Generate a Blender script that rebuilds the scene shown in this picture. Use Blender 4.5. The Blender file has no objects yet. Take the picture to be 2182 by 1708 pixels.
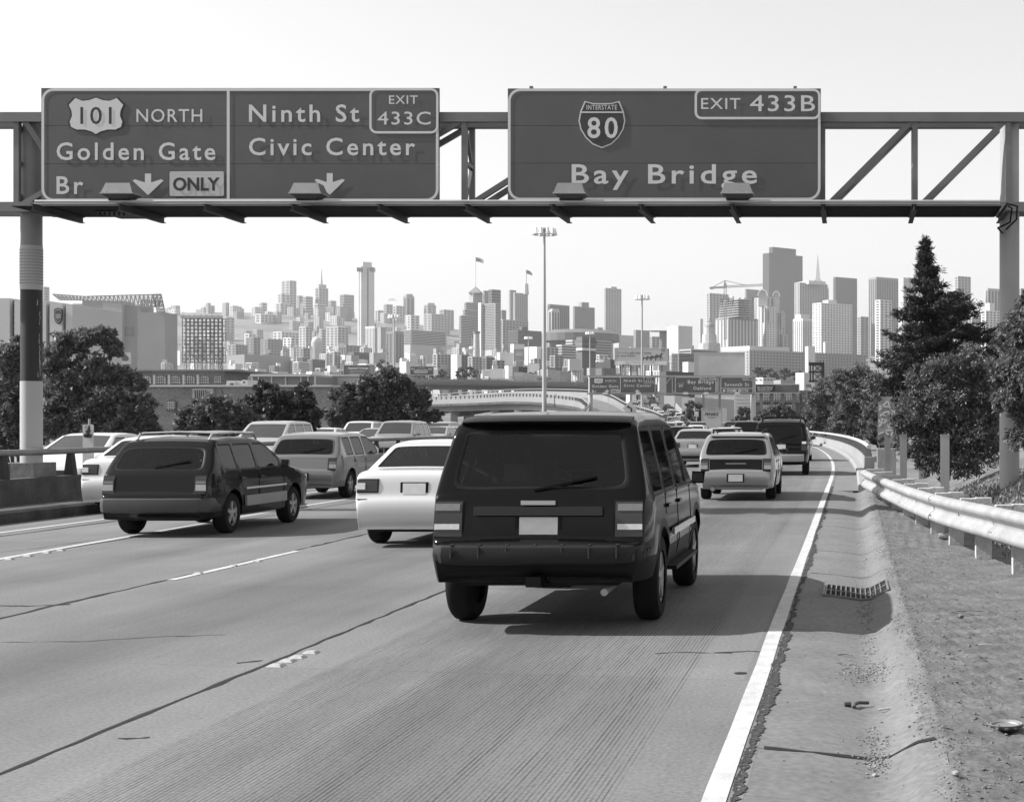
import bpy, bmesh, math, random
import numpy as np
from mathutils import Vector, Matrix
R = random.Random(7)
SC = bpy.context.scene
COL = SC.collection
# ------------------------------------------------------------------ camera
# photo measured on a 2182 x 1708 grid; the photographer used a shifted lens aimed along the road
F, PX, PY, H = 3200.0, 1815.0, 900.0, 1.7
cam = bpy.data.cameras.new('camera'); camo = bpy.data.objects.new('camera', cam); COL.objects.link(camo)
camo.location = (0, 0, H); camo.rotation_euler = (math.pi/2, 0, 0)
cam.sensor_width = 36; cam.lens = 36*F/2182
cam.shift_x = (1091-PX)/2182; cam.shift_y = (PY-854)/2182
cam.clip_start = 0.1; cam.clip_end = 30000
SC.camera = camo
# ------------------------------------------------------------------ sky, sun, exposure
SUN_EL, SUN_AZ = 38.0, 184.0            # azimuth measured from +X, counter-clockwise
w = bpy.data.worlds.new('World'); SC.world = w; w.use_nodes = True
nt = w.node_tree; bg = nt.nodes['Background']
sky = nt.nodes.new('ShaderNodeTexSky'); sky.sky_type = 'NISHITA'; sky.sun_disc = False
sky.sun_elevation = math.radians(SUN_EL); sky.sun_rotation = math.radians(90-SUN_AZ)
sky.air_density = 2.6; sky.dust_density = 0.8; sky.ozone_density = 1.0
bw = nt.nodes.new('ShaderNodeRGBToBW')
nt.links.new(sky.outputs[0], bw.inputs[0]); nt.links.new(bw.outputs[0], bg.inputs[0])
bg.inputs[1].default_value = 0.105
sun = bpy.data.lights.new('sun', 'SUN'); suno = bpy.data.objects.new('sun', sun); COL.objects.link(suno)
sun.energy = 4.8; sun.angle = math.radians(0.6); sun.color = (1, 1, 1)
e, a = math.radians(SUN_EL), math.radians(SUN_AZ)
SDIR = Vector((math.cos(e)*math.cos(a), math.cos(e)*math.sin(a), math.sin(e)))
suno.rotation_euler = SDIR.to_track_quat('Z', 'Y').to_euler(); suno.location = (-30, -5, 40)
SC.view_settings.view_transform = 'Standard'; SC.view_settings.look = 'None'
SC.view_settings.gamma = 1; SC.view_settings.exposure = 0.80
SC.cycles.use_denoising = True; SC.cycles.volume_bounces = 0; SC.cycles.max_bounces = 8
SC.cycles.transparent_max_bounces = 12; SC.cycles.sample_clamp_indirect = 6
SC.cycles.caustics_reflective = False; SC.cycles.caustics_refractive = False

# ------------------------------------------------------------------ helpers
def P(x, y, Z):
    return Vector(((x-PX)*Z/F, Z, H-(y-PY)*Z/F))
def lerp(a, b, t): return a+(b-a)*t
def interp(t, pts):
    if t <= pts[0][0]: return pts[0][1]
    for (a0, b0), (a1, b1) in zip(pts, pts[1:]):
        if t <= a1: return b0+(b1-b0)*(t-a0)/(a1-a0)
    return pts[-1][1]
def tag(o, label=None, cat=None, group=None, kind=None):
    if label: o['label'] = label
    if cat: o['category'] = cat
    if group: o['group'] = group
    if kind: o['kind'] = kind
    return o
def empty(name, loc, label=None, cat=None, group=None, rz=0.0):
    o = bpy.data.objects.new(name, None); COL.objects.link(o); o.location = loc; o.rotation_euler = (0, 0, rz)
    o.empty_display_size = 0.3
    return tag(o, label, cat, group)
def child(o, p):
    "parent, keeping world coordinates"
    o.parent = p
    if p.parent is None: o.matrix_parent_inverse = (Matrix.Translation(p.location) @ p.rotation_euler.to_matrix().to_4x4()).inverted()
def link_mesh(name, me, parent=None, local=False):
    o = bpy.data.objects.new(name, me); COL.objects.link(o)
    if parent is not None:
        if local: o.parent = parent
        else: child(o, parent)
    return o

class MB:
    def __init__(s): s.v = []; s.f = []; s.m = []; s.uv = None
    def add(s, vs, fs, m=0):
        n = len(s.v); s.v += [tuple(v) for v in vs]; s.f += [tuple(i+n for i in f) for f in fs]; s.m += [m]*len(fs)
        return s
    def box(s, x0, x1, y0, y1, z0, z1, m=0):
        return s.add([(x0,y0,z0),(x1,y0,z0),(x1,y1,z0),(x0,y1,z0),(x0,y0,z1),(x1,y0,z1),(x1,y1,z1),(x0,y1,z1)],
              [(0,3,2,1),(4,5,6,7),(0,1,5,4),(1,2,6,5),(2,3,7,6),(3,0,4,7)], m)
    def obox(s, c, sx, sy, sz, rz=0, m=0, mat=None):
        M = mat if mat is not None else Matrix.Rotation(rz, 4, 'Z'); c = Vector(c)
        pts = [c+M @ Vector((dx*sx/2, dy*sy/2, dz*sz/2)) for dz in (-1,1) for dx,dy in ((-1,-1),(1,-1),(1,1),(-1,1))]
        return s.add(pts, [(0,3,2,1),(4,5,6,7),(0,1,5,4),(1,2,6,5),(2,3,7,6),(3,0,4,7)], m)
    def bar(s, p0, p1, w, h, m=0, up=(0,0,1)):
        p0 = Vector(p0); p1 = Vector(p1); d = (p1-p0).normalized(); u = Vector(up)
        if abs(d.dot(u)) > .99: u = Vector((0,1,0))
        r = d.cross(u).normalized()*w/2; u = r.cross(d).normalized()*h/2
        return s.add([p0-r-u,p0+r-u,p0+r+u,p0-r+u,p1-r-u,p1+r-u,p1+r+u,p1-r+u],
              [(3,2,1,0),(4,5,6,7),(0,1,5,4),(1,2,6,5),(2,3,7,6),(3,0,4,7)], m)
    def tube(s, pts, r, n=10, r1=None, m=0, caps=True):
        pts = [Vector(p) for p in pts]; k = len(pts); rings = []
        for i, p in enumerate(pts):
            d = (pts[min(i+1,k-1)]-pts[max(i-1,0)]).normalized()
            u = Vector((0,0,1)) if abs(d.z) < .9 else Vector((0,1,0))
            x = d.cross(u).normalized(); y = x.cross(d).normalized()
            rr = r if r1 is None else lerp(r, r1, i/(k-1))
            rings.append([p+(x*math.cos(2*math.pi*j/n)+y*math.sin(2*math.pi*j/n))*rr for j in range(n)])
        vs = [q for g in rings for q in g]
        fs = [(i*n+j, i*n+(j+1) % n, (i+1)*n+(j+1) % n, (i+1)*n+j) for i in range(k-1) for j in range(n)]
        if caps: fs += [tuple(range(n-1,-1,-1)), tuple((k-1)*n+j for j in range(n))]
        return s.add(vs, fs, m)
    def lathe(s, prof, c, n=20, axis='Z', m=0):
        c = Vector(c); vs = []
        for (r, h) in prof:
            for j in range(n):
                t = 2*math.pi*j/n; p = (r*math.cos(t), r*math.sin(t), h)
                if axis == 'X': p = (h, p[0], p[1])
                if axis == 'Y': p = (p[0], h, p[1])
                vs.append(c+Vector(p))
        k = len(prof)
        return s.add(vs, [(i*n+j, i*n+(j+1) % n, (i+1)*n+(j+1) % n, (i+1)*n+j) for i in range(k-1) for j in range(n)], m)
    def prism(s, poly, y0, y1, m=0):
        "polygon in (x,z) extruded from y0 (front) to y1"
        n = len(poly)
        vs = [(x, y0, z) for x, z in poly]+[(x, y1, z) for x, z in poly]
        return s.add(vs, [tuple(range(n)), tuple(range(2*n-1, n-1, -1))]+[(i, i+n, (i+1) % n+n, (i+1) % n) for i in range(n)], m)
    def sweep(s, prof, path, m=0, closed=True):
        "profile of (offset right, dz) along path of (x,y,z)"
        path = [Vector(p) for p in path]; k = len(path); n = len(prof); vs = []
        for i, p in enumerate(path):
            d = path[min(i+1,k-1)]-path[max(i-1,0)]; d.z = 0; d.normalize(); r = Vector((d.y, -d.x, 0))
            vs += [p+r*o+Vector((0,0,h)) for o, h in prof]
        jn = n if closed else n-1
        fs = [(i*n+j, i*n+(j+1) % n, (i+1)*n+(j+1) % n, (i+1)*n+j) for i in range(k-1) for j in range(jn)]
        if closed: fs += [tuple(range(n)), tuple((k-1)*n+j for j in range(n-1,-1,-1))]
        return s.add(vs, fs, m)
    def build(s, name, mats, parent=None, smooth=None, local=False, recenter=True):
        if not isinstance(mats, (list, tuple)): mats = [mats]
        loc = None
        if parent is None and recenter and s.v:
            a = np.array(s.v); c = (a.min(0)+a.max(0))/2; c[2] = a[:,2].min(); loc = c; s.v = (a-c).tolist()
        me = bpy.data.meshes.new(name); me.from_pydata(s.v, [], s.f)
        for mt in mats: me.materials.append(mt)
        if len(mats) > 1: me.polygons.foreach_set('material_index', s.m)
        bm = bmesh.new(); bm.from_mesh(me); bmesh.ops.recalc_face_normals(bm, faces=bm.faces); bm.to_mesh(me); bm.free()
        if smooth:
            me.shade_smooth(); me.set_sharp_from_angle(angle=math.radians(smooth))
        o = link_mesh(name, me, parent, local)
        if loc is not None: o.location = loc
        return o

# ------------------------------------------------------------------ materials (black and white world)
MATS = {}
def M(name, v, rough=.75, var=.12, scale=6.0, bump=0.0, metal=0.0, fine=0.0, spec=.5, coat=0.0):
    if name in MATS: return MATS[name]
    m = bpy.data.materials.new(name); m.use_nodes = True; t = m.node_tree; b = t.nodes['Principled BSDF']
    b.inputs['Roughness'].default_value = rough; b.inputs['Metallic'].default_value = metal
    b.inputs['Specular IOR Level'].default_value = spec
    if coat: b.inputs['Coat Weight'].default_value = coat; b.inputs['Coat Roughness'].default_value = .05
    if var or bump or fine:
        tc = t.nodes.new('ShaderNodeTexCoord')
        n1 = t.nodes.new('ShaderNodeTexNoise'); n1.inputs['Scale'].default_value = scale; n1.inputs['Detail'].default_value = 6
        t.links.new(tc.outputs['Object'], n1.inputs['Vector'])
        r = t.nodes.new('ShaderNodeMapRange'); r.inputs[1].default_value = .25; r.inputs[2].default_value = .75
        r.inputs[3].default_value = v*(1-var); r.inputs[4].default_value = v*(1+var)
        t.links.new(n1.outputs[0], r.inputs[0]); out = r.outputs[0]
        if fine:
            n2 = t.nodes.new('ShaderNodeTexNoise'); n2.inputs['Scale'].default_value = scale*14; n2.inputs['Detail'].default_value = 4
            t.links.new(tc.outputs['Object'], n2.inputs['Vector'])
            r2 = t.nodes.new('ShaderNodeMapRange'); r2.inputs[1].default_value = .3; r2.inputs[2].default_value = .7
            r2.inputs[3].default_value = 1-fine; r2.inputs[4].default_value = 1+fine
            t.links.new(n2.outputs[0], r2.inputs[0])
            mu = t.nodes.new('ShaderNodeMath'); mu.operation = 'MULTIPLY'
            t.links.new(out, mu.inputs[0]); t.links.new(r2.outputs[0], mu.inputs[1]); out = mu.outputs[0]
        t.links.new(out, b.inputs['Base Color'])
        if bump:
            bp = t.nodes.new('ShaderNodeBump'); bp.inputs['Strength'].default_value = bump; bp.inputs['Distance'].default_value = .02
            n3 = t.nodes.new('ShaderNodeTexNoise'); n3.inputs['Scale'].default_value = scale*6; n3.inputs['Detail'].default_value = 8
            t.links.new(tc.outputs['Object'], n3.inputs['Vector'])
            t.links.new(n3.outputs[0], bp.inputs['Height']); t.links.new(bp.outputs[0], b.inputs['Normal'])
    else:
        b.inputs['Base Color'].default_value = (v, v, v, 1)
    MATS[name] = m
    return m
def glass_mat(name, tint, gloss=.5):
    m = bpy.data.materials.new(name); m.use_nodes = True; t = m.node_tree; t.nodes.clear()
    o = t.nodes.new('ShaderNodeOutputMaterial'); tr = t.nodes.new('ShaderNodeBsdfTransparent'); tr.inputs[0].default_value = (tint,)*3+(1,)
    gl = t.nodes.new('ShaderNodeBsdfGlossy'); gl.inputs['Roughness'].default_value = .03; gl.inputs[0].default_value = (gloss*1.3,)*3+(1,)
    fr = t.nodes.new('ShaderNodeFresnel'); fr.inputs[0].default_value = 1.55
    mx = t.nodes.new('ShaderNodeMixShader')
    t.links.new(fr.outputs[0], mx.inputs[0]); t.links.new(tr.outputs[0], mx.inputs[1]); t.links.new(gl.outputs[0], mx.inputs[2])
    t.links.new(mx.outputs[0], o.inputs[0]); MATS[name] = m
    return m
def leaf_mat(name, lo, hi, trans=.25):
    m = bpy.data.materials.new(name); m.use_nodes = True; t = m.node_tree; t.nodes.clear()
    o = t.nodes.new('ShaderNodeOutputMaterial'); g = t.nodes.new('ShaderNodeNewGeometry')
    r = t.nodes.new('ShaderNodeMapRange'); r.inputs[3].default_value = lo; r.inputs[4].default_value = hi
    t.links.new(g.outputs['Random Per Island'], r.inputs[0])
    pr = t.nodes.new('ShaderNodeBsdfPrincipled'); pr.inputs['Roughness'].default_value = .5; pr.inputs['Specular IOR Level'].default_value = .35
    tl = t.nodes.new('ShaderNodeBsdfTranslucent'); mx = t.nodes.new('ShaderNodeMixShader'); mx.inputs[0].default_value = trans
    t.links.new(r.outputs[0], pr.inputs['Base Color']); t.links.new(r.outputs[0], tl.inputs[0])
    t.links.new(pr.outputs[0], mx.inputs[1]); t.links.new(tl.outputs[0], mx.inputs[2]); t.links.new(mx.outputs[0], o.inputs[0])
    return m

concrete = M('concrete', .27, .85, .16, 1.3, .25, fine=.14)
concrete_old = M('old_concrete', .14, .9, .35, 1.8, .4, fine=.2)
concrete_pale = M('pale_concrete', .26, .85, .1, .8, .1)
steel = M('galvanised_steel', .30, .45, .12, 3, 0, .35)
steel_dark = M('weathered_steel', .17, .6, .2, 4, .05, .2)
steel_black = M('black_steel', .02, .6, .1, spec=.2)
rail_mat = M('guardrail_zinc', .29, .62, .2, 3.0, .03, .1, fine=.12)
paint_white = M('road_paint', .44, .7, .2, 7, .1, fine=.2)
sealant = M('crack_sealant', .022, .85, .3, 8, spec=.2)
sign_green = M('sign_face', .078, .55, .12, .9, fine=.04)
sign_white = M('sign_legend', .58, .5, .04, 3)
sign_pale = M('sign_yellow', .47, .5, .04, 3)
sign_black = M('sign_black', .012, .5, 0)
sign_blue = M('sign_shield_field', .03, .5, 0)
alu = M('lamp_aluminium', .34, .45, .1, 6, 0, .3)
wood = M('post_wood', .40, .85, .3, 5, .4, fine=.2)
rubber = M('rubber', .010, .8, .2, 20, spec=.15)
chrome = M('chrome', .75, .12, 0, 1, 0, 1.0)
trim = M('black_trim', .006, .5, 0, spec=.15)
interior = M('interior_cloth', .03, .9, .1)
plate_mat = M('license_plate', .6, .4, .08, 12)
tail_lens = M('tail_lens', .04, .2, .1, 20, spec=.4)
tail_clear = M('clear_lens', .6, .12, .1, 30, spec=.8)
g_tint = glass_mat('tinted_glass', .22); g_clear = glass_mat('car_glass', .55); g_mid = glass_mat('green_tint_glass', .38)
win_dark = M('window_glass', .05, .15, .2, 2, spec=.6)
win_mid = M('window_shade', .06, .4, .2, .3)
bark = M('bark', .08, .9, .3, 6, .5)

# ------------------------------------------------------------------ lettering, all made in one go
TEXTS = {}
def want(*bodies, off=.02, sp=1.05):
    for b in bodies: TEXTS[b] = (off, sp)
want('NORTH','EXIT','433C','433B','INTERSTATE','EXIT 433B','EXIT 1','50','SPEED LIMIT', off=.006, sp=1.12)
want('101', off=.004, sp=1.1)
want('80','Golden Gate','Br','Ninth St','Civic Center','Bay Bridge','Oakland','Seventh St', off=.014, sp=1.24)
want('ONLY','ups','Expanded Coverage.','May Is Small Business','Appreciation Month','533','FULLY','PENSKE','Truck Rental', off=.03, sp=1.0)
want('Someday','add more home','to your home.','Open a Home Equity Account today', off=.008, sp=1.0)
want('HOTEL','HUNTINGTON','LU','ST','SEVENTH ST', off=.02, sp=1.1)
_tmp = []
for b, (of, sp) in TEXTS.items():
    cu = bpy.data.curves.new('t', 'FONT'); cu.body = b; cu.offset = of; cu.space_character = sp; cu.resolution_u = 3
    o = bpy.data.objects.new('t', cu); COL.objects.link(o); _tmp.append((b, o))
dg = bpy.context.evaluated_depsgraph_get(); dg.update()
TM = {}
for b, o in _tmp:
    me = bpy.data.meshes.new_from_object(o.evaluated_get(dg))
    vs = np.array([v.co[:2] for v in me.vertices]); fs = [tuple(p.vertices) for p in me.polygons]
    TM[b] = ((vs-vs.min(0))/(vs.max(0)-vs.min(0)), fs); bpy.data.meshes.remove(me)
for b, o in _tmp:
    cu = o.data; bpy.data.objects.remove(o); bpy.data.curves.remove(cu)
def text(body, pa, pb, mat, parent, name='legend', shear=0.0):
    "flat lettering filling the box from top-left pa to bottom-right pb (points in a vertical plane)"
    vs, fs = TM[body]; pa = Vector(pa); pb = Vector(pb); mb = MB()
    dx = Vector((pb.x-pa.x, pb.y-pa.y, 0)); h = pa.z-pb.z
    mb.add([(pa.x+dx.x*(u+shear*v), pa.y+dx.y*(u+shear*v), pb.z+h*v) for u, v in vs], fs)
    nw = body.count(' ')+1; lim = []
    if nw > 1:
        iv = sorted((min(vs[i][0] for i in f), max(vs[i][0] for i in f)) for f in fs); end = iv[0][1]; gaps = []
        for a0, a1 in iv:
            if a0 > end: gaps.append((a0-end, (a0+end)/2))
            end = max(end, a1)
        lim = sorted(g[1] for g in sorted(gaps)[-(nw-1):])
    for k in range(nw):
        lo = lim[k-1] if k else -9; hi = lim[k] if k < len(lim) else 9
        ff = [f for f in fs if lo <= vs[f[0]][0] < hi]; used = sorted({i for f in ff for i in f}); rm = {q: j for j, q in enumerate(used)}
        me = bpy.data.meshes.new(name); me.from_pydata([mb.v[i] for i in used], [], [tuple(rm[i] for i in f) for f in ff]); me.materials.append(mat)
        o = link_mesh(name, me, parent)
    return o

# ------------------------------------------------------------------ terrain and road alignment
GZ = [(-100,-6.5),(150,-6.5),(300,-4.0),(450,1.5),(600,7),(800,17),(1000,28),(1500,57),(2000,83),(2600,116),(3200,150),(4000,190),(5000,190),(7000,120)]
def tz(X, Z):
    z = interp(Z, GZ)
    z += 78*math.exp(-((X+1250)/560)**2-((Z-3350)/620)**2)+45*math.exp(-((X+1900)/500)**2-((Z-3300)/700)**2)
    return z
def edge_raw(Z):
    if Z <= 45: return -.62
    if Z <= 225: return -.62-.00057*(Z-45)**2
    return interp(Z, [(225,-19.09),(250,-24.0),(350,-40.3),(500,-62),(620,-81),(780,-105)])
def edge_x(Z):
    if Z < 190: return edge_raw(Z)
    return sum(edge_raw(Z+d) for d in (-30,-15,0,15,30))/5
def road_z(Z):
    return sum(interp(Z+d, [(200,0),(250,.5),(300,1.6),(350,3.2),(420,6.2),(500,10),(620,14.5),(780,17)]) for d in (-30,-15,0,15,30))/5
def road_pt(off, Z, dz=0.0): return Vector((edge_x(Z)+off, Z, road_z(Z)+dz))
def zs(a, b, st):
    n = max(1, int(round((b-a)/st))); return [a+(b-a)*i/n for i in range(n+1)]
ZL = [-400,-200,-100,-50]+zs(-25,60,5)+zs(65,225,8)+zs(235,780,12)

def grid_mesh(name, xs, ys, fz, mat, fx=None, uvf=None):
    me = bpy.data.meshes.new(name); vs = []; fs = []; nx = len(xs)
    for y in ys:
        for x in xs:
            X = fx(x, y) if fx else x; vs.append((X, y, fz(x, y)))
    for j in range(len(ys)-1):
        for i in range(nx-1): fs.append((j*nx+i, j*nx+i+1, (j+1)*nx+i+1, (j+1)*nx+i))
    me.from_pydata(vs, [], fs); me.materials.append(mat)
    if uvf:
        uv = me.uv_layers.new(name='UVMap'); co = [uvf(x, y) for y in ys for x in xs]
        for lp in me.loops: uv.data[lp.index].uv = co[lp.vertex_index]
    me.shade_smooth()
    o = bpy.data.objects.new(name, me); COL.objects.link(o); tag(o, kind='structure')
    return o
ground_mat = M('city_ground', .14, .9, .5, .01, 0, fine=.3)
gx = [-6500,-5000,-4000]+list(range(-3400,1300,100))+[1500,2000,2600,3500,5000]
gy = [-6000,-3000,-1200,-500,-250,-120,-60]+list(range(0,480,60))+list(range(500,4300,90))+[4600,5000,6000,7500]
grid_mesh('ground', gx, gy, tz, ground_mat)

# road surface: uv = metres across / metres along
def road_material():
    m = bpy.data.materials.new('grooved_concrete_road'); m.use_nodes = True; t = m.node_tree; b = t.nodes['Principled BSDF']; L = t.links.new
    N = lambda k: t.nodes.new(k)
    def math_(op, a, bb=None, c=None):
        n = N('ShaderNodeMath'); n.operation = op
        for i, q in enumerate((a, bb, c)):
            if q is None: continue
            if isinstance(q, (int, float)): n.inputs[i].default_value = q
            else: L(q, n.inputs[i])
        return n.outputs[0]
    def mr(x, a0, a1, b0, b1):
        n = N('ShaderNodeMapRange'); L(x, n.inputs[0])
        for i, q in enumerate((a0,a1,b0,b1)): n.inputs[i+1].default_value = q
        return n.outputs[0]
    uv = N('ShaderNodeUVMap'); sep = N('ShaderNodeSeparateXYZ'); L(uv.outputs[0], sep.inputs[0]); U, V = sep.outputs[0], sep.outputs[1]
    def noise(sx, sy, sc, det=5):
        mp = N('ShaderNodeMapping'); mp.inputs['Scale'].default_value = (sx, sy, 1); L(uv.outputs[0], mp.inputs[0])
        n = N('ShaderNodeTexNoise'); n.inputs['Scale'].default_value = sc; n.inputs['Detail'].default_value = det; L(mp.outputs[0], n.inputs['Vector']); return n.outputs[0]
    base = mr(noise(1,1,.35), .3, .7, .112, .150)
    streak = mr(noise(1.0,.02,2.2,6), .3, .7, .84, 1.13)
    fine = mr(noise(1,1,38,4), .25, .75, .7, 1.3)
    spots = mr(noise(1,1,9,2), .66, .75, 1, .86)
    col = math_('MULTIPLY', math_('MULTIPLY', base, streak), math_('MULTIPLY', fine, spots))
    # darker worn band in the middle of each lane
    lane = math_('ABSOLUTE', math_('SINE', math_('MULTIPLY', math_('ADD', U, .72), math.pi/3.42)))
    col = math_('MULTIPLY', col, mr(math_('MULTIPLY', lane, noise(.8,.01,1.5)), .35, .62, 1.0, .88))
    for cu, wd_ in ((-2.35,.55),(-5.75,.5),(-9.1,.5)):
        band = mr(math_('ABSOLUTE', math_('ADD', math_('ADD', U, -cu), math_('MULTIPLY', mr(noise(.3,.03,1.0,2), .3,.7,-.2,.2), 1.0))), .08, wd_, .80, 1.0)
        col = math_('MULTIPLY', col, band)
    col = math_('MULTIPLY', col, mr(noise(1,.5,1.1,5), .3, .7, .9, 1.12))
    wn = N('ShaderNodeTexWhiteNoise'); wn.noise_dimensions = '2D'; cb = N('ShaderNodeCombineXYZ'); L(math_('FLOOR', math_('DIVIDE', math_('ADD', V, math_('MULTIPLY', U, .16)), 4.9)), cb.inputs[0]); L(math_('FLOOR', math_('DIVIDE', math_('ADD', U, .72), 3.4)), cb.inputs[1]); L(cb.outputs[0], wn.inputs['Vector'])
    col = math_('MULTIPLY', col, mr(wn.outputs[0], 0, 1, .91, 1.07))
    # sawn grooves along the lanes
    wave = math_('SINE', math_('MULTIPLY', U, 2*math.pi/.0262))
    gm = mr(wave, -.2, .7, 0, 1)
    l1 = math_('MULTIPLY', mr(U, -3.62, -3.58, 0, 1), mr(U, -1.12, -1.06, 1, 0))
    l2 = math_('MULTIPLY', math_('MULTIPLY', mr(U, -6.75, -6.3, 0, 1), mr(U, -4.75, -4.6, 1, 0)), .55)
    reg = math_('ADD', l1, l2)
    nz = mr(noise(2.2,.05,3.5,4), .36, .66, .45, 1.0)
    gm = math_('MULTIPLY', math_('MULTIPLY', gm, reg), nz)
    brk = mr(noise(38,2.2,1.0,3), .34, .6, .3, 1)
    gm = math_('MULTIPLY', gm, brk)
    col = math_('MULTIPLY', col, mr(gm, 0, 1, 1.0, .34))
    # slab joints across
    j = math_('FRACT', math_('DIVIDE', math_('ADD', V, math_('MULTIPLY', U, .16)), 4.9))
    jj = mr(math_('MINIMUM', j, math_('SUBTRACT', 1, j)), 0, .0016, .55, 1)
    col = math_('MULTIPLY', col, jj)
    L(col, b.inputs['Base Color']); b.inputs['Roughness'].default_value = .82
    bp = N('ShaderNodeBump'); bp.inputs['Strength'].default_value = .5; bp.inputs['Distance'].default_value = .004
    h = math_('SUBTRACT', math_('MULTIPLY', noise(1,1,70,4), .6), gm); L(h, bp.inputs['Height']); L(bp.outputs[0], b.inputs['Normal'])
    return m
road_mat = road_material()
def road_left(Z): return interp(Z, [(60,-13.6),(150,-13.6),(240,-11.4),(800,-11.4)])
cols = [0,.1,.2,.35,.5,.65,.8,.9,1]
ROAD = grid_mesh('road', cols, ZL, lambda c, y: road_z(y), road_mat, fx=lambda c, y: edge_x(y)+lerp(road_left(y), .13, c),
          uvf=lambda c, y: (-.62+lerp(road_left(y), .13, c), y))
def opp_x(X, y): return X-(.0009*(y-60)**2 if y > 60 else 0)
plain_road = M('worn_pavement', .135, .85, .2, .6, .1, fine=.15)
grid_mesh('opposite_carriageway', [-36,-30,-24,-19,-15.1], [-400,-200,-80]+zs(-20,200,10), lambda x, y: -.01, plain_road, fx=opp_x)

def ribbon(name, mat, pts, wd, dz=.004, parent=ROAD, jit=0.0, m2=None):
    "thin strip following points (x,y) at road level with ragged edges"
    mb = MB(); n = len(pts); vs = []
    for i, (x, y) in enumerate(pts):
        x0, y0 = pts[max(0,i-1)]; x1, y1 = pts[min(n-1,i+1)]; d = math.hypot(x1-x0, y1-y0) or 1
        nx, ny = (y1-y0)/d, -(x1-x0)/d
        wl = wd/2*(1+jit*R.uniform(-1,1)); wr = wd/2*(1+jit*R.uniform(-1,1)); z = road_z(y)+dz
        vs += [(x-nx*wl, y-ny*wl, z), (x+nx*wr, y+ny*wr, z)]
    mb.add(vs, [(2*i, 2*i+1, 2*i+3, 2*i+2) for i in range(n-1)])
    return mb.build(name, mat, parent)
def edge_path(off, a, b, st=2.0, wob=0.0):
    return [(edge_x(z)+off+wob*R.uniform(-1,1), z) for z in zs(a, b, st)]
ribbon('edge_line', paint_white, edge_path(0, -5, 620, 1.2), .115, .004, jit=.09)
# long seams between the slabs, sealed with tar
ribbon('seam_sealant', sealant, edge_path(-3.50, 3, 60, .25, .006), .035, .003, jit=.75)
ribbon('seam_sealant', sealant, edge_path(-6.78, 6, 26, .25, .008), .05, .003, jit=.9)
ribbon('seam_sealant', sealant, edge_path(-6.66, 26, 80, .5, .01), .03, .003, jit=.8)
ribbon('seam_sealant', sealant, edge_path(-10.0, 10, 80, .5, .01), .025, .003, jit=.8)
ribbon('gutter_seam', sealant, edge_path(-12.1, 10, 80, .5, .01), .06, .003, jit=.8)
# dashed lane lines and the solid line to the left
for off, a0 in ((-6.72,16.2),(-3.42,30.5),(-6.72,30.6),(-3.42,45.2),(-6.72,45.2)):
    ribbon('lane_line', paint_white, edge_path(off, a0, a0+3.7, .4), .10, .005, jit=.12)
for k in range(12):
    for off in (-3.42,-6.72): ribbon('lane_line', paint_white, edge_path(off, 59.8+14.6*k, 63.5+14.6*k, 1.2), .10, .005)
ribbon('solid_lane_line', paint_white, [(lerp(-10.35,-11.2,min(1,max(0,(z-13)/18)))+(edge_x(z)+.62), z) for z in zs(8,70,1)], .115, .004, jit=.12)
ribbon('left_edge_line', M('yellow_paint', .5, .6, .1), [(-13.15+(edge_x(z)+.62), z) for z in zs(8,90,2)], .1, .004)
# cracks
def crack(pts, wd):
    out = []
    for (x0,y0),(x1,y1) in zip(pts, pts[1:]):
        n = max(3, int(abs(x1-x0)/.07))
        for i in range(n): out.append((lerp(x0,x1,i/n), lerp(y0,y1,i/n)+R.uniform(-.012,.012)))
    ribbon('crack', sealant, out+[pts[-1]], wd, .0025, jit=.9)
def gpt(x, y): q = F*H/(y-PY); return ((x-PX)*q/F, q)
crack([gpt(0,1368), gpt(180,1366), gpt(320,1357), gpt(480,1352)], .016)
crack([gpt(0,1290), gpt(60,1291), gpt(150,1287)], .05)
crack([gpt(1395,1392), gpt(1450,1389), gpt(1560,1391)], .02)
crack([gpt(505,1412), gpt(560,1407)], .03)
crack([gpt(0,1176), gpt(80,1168), gpt(200,1150)], .02)
crack([gpt(250,1573), gpt(318,1571)], .03)
crack([gpt(1523,1390), gpt(1600,1387), gpt(1632,1388)], .022)
mb = MB(); mb.lathe([(0,.003),(.045,.0035)], (gpt(1578,1434)[0], gpt(1578,1434)[1], 0), 12); mb.build('oil_spot', sealant, ROAD)
# ceramic raised markers
def marker(x, y, s=1.0):
    X, Y = gpt(x, y); mb = MB(); a = .055*s; b = .034*s; h = .017
    mb.add([(X-a,Y-a,.002),(X+a,Y-a,.002),(X+a,Y+a,.002),(X-a,Y+a,.002),(X-b,Y-b,h),(X+b,Y-b,h),(X+b,Y+b,h),(X-b,Y+b,h)],
           [(4,5,6,7),(0,1,5,4),(1,2,6,5),(2,3,7,6),(3,0,4,7)])
    mb.build('raised_marker', M('marker_ceramic', .34, .5, .2, 30), ROAD)
for x, y in ((588,1419),(612,1409),(634,1401),(662,1391)): marker(x, y)
for x, y in ((423,1222),(497,1206),(548,1196)): marker(x, y, .9)
for x, y in ((20,1192),(60,1185),(100,1178),(130,1173)): marker(x, y, .9)
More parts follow.
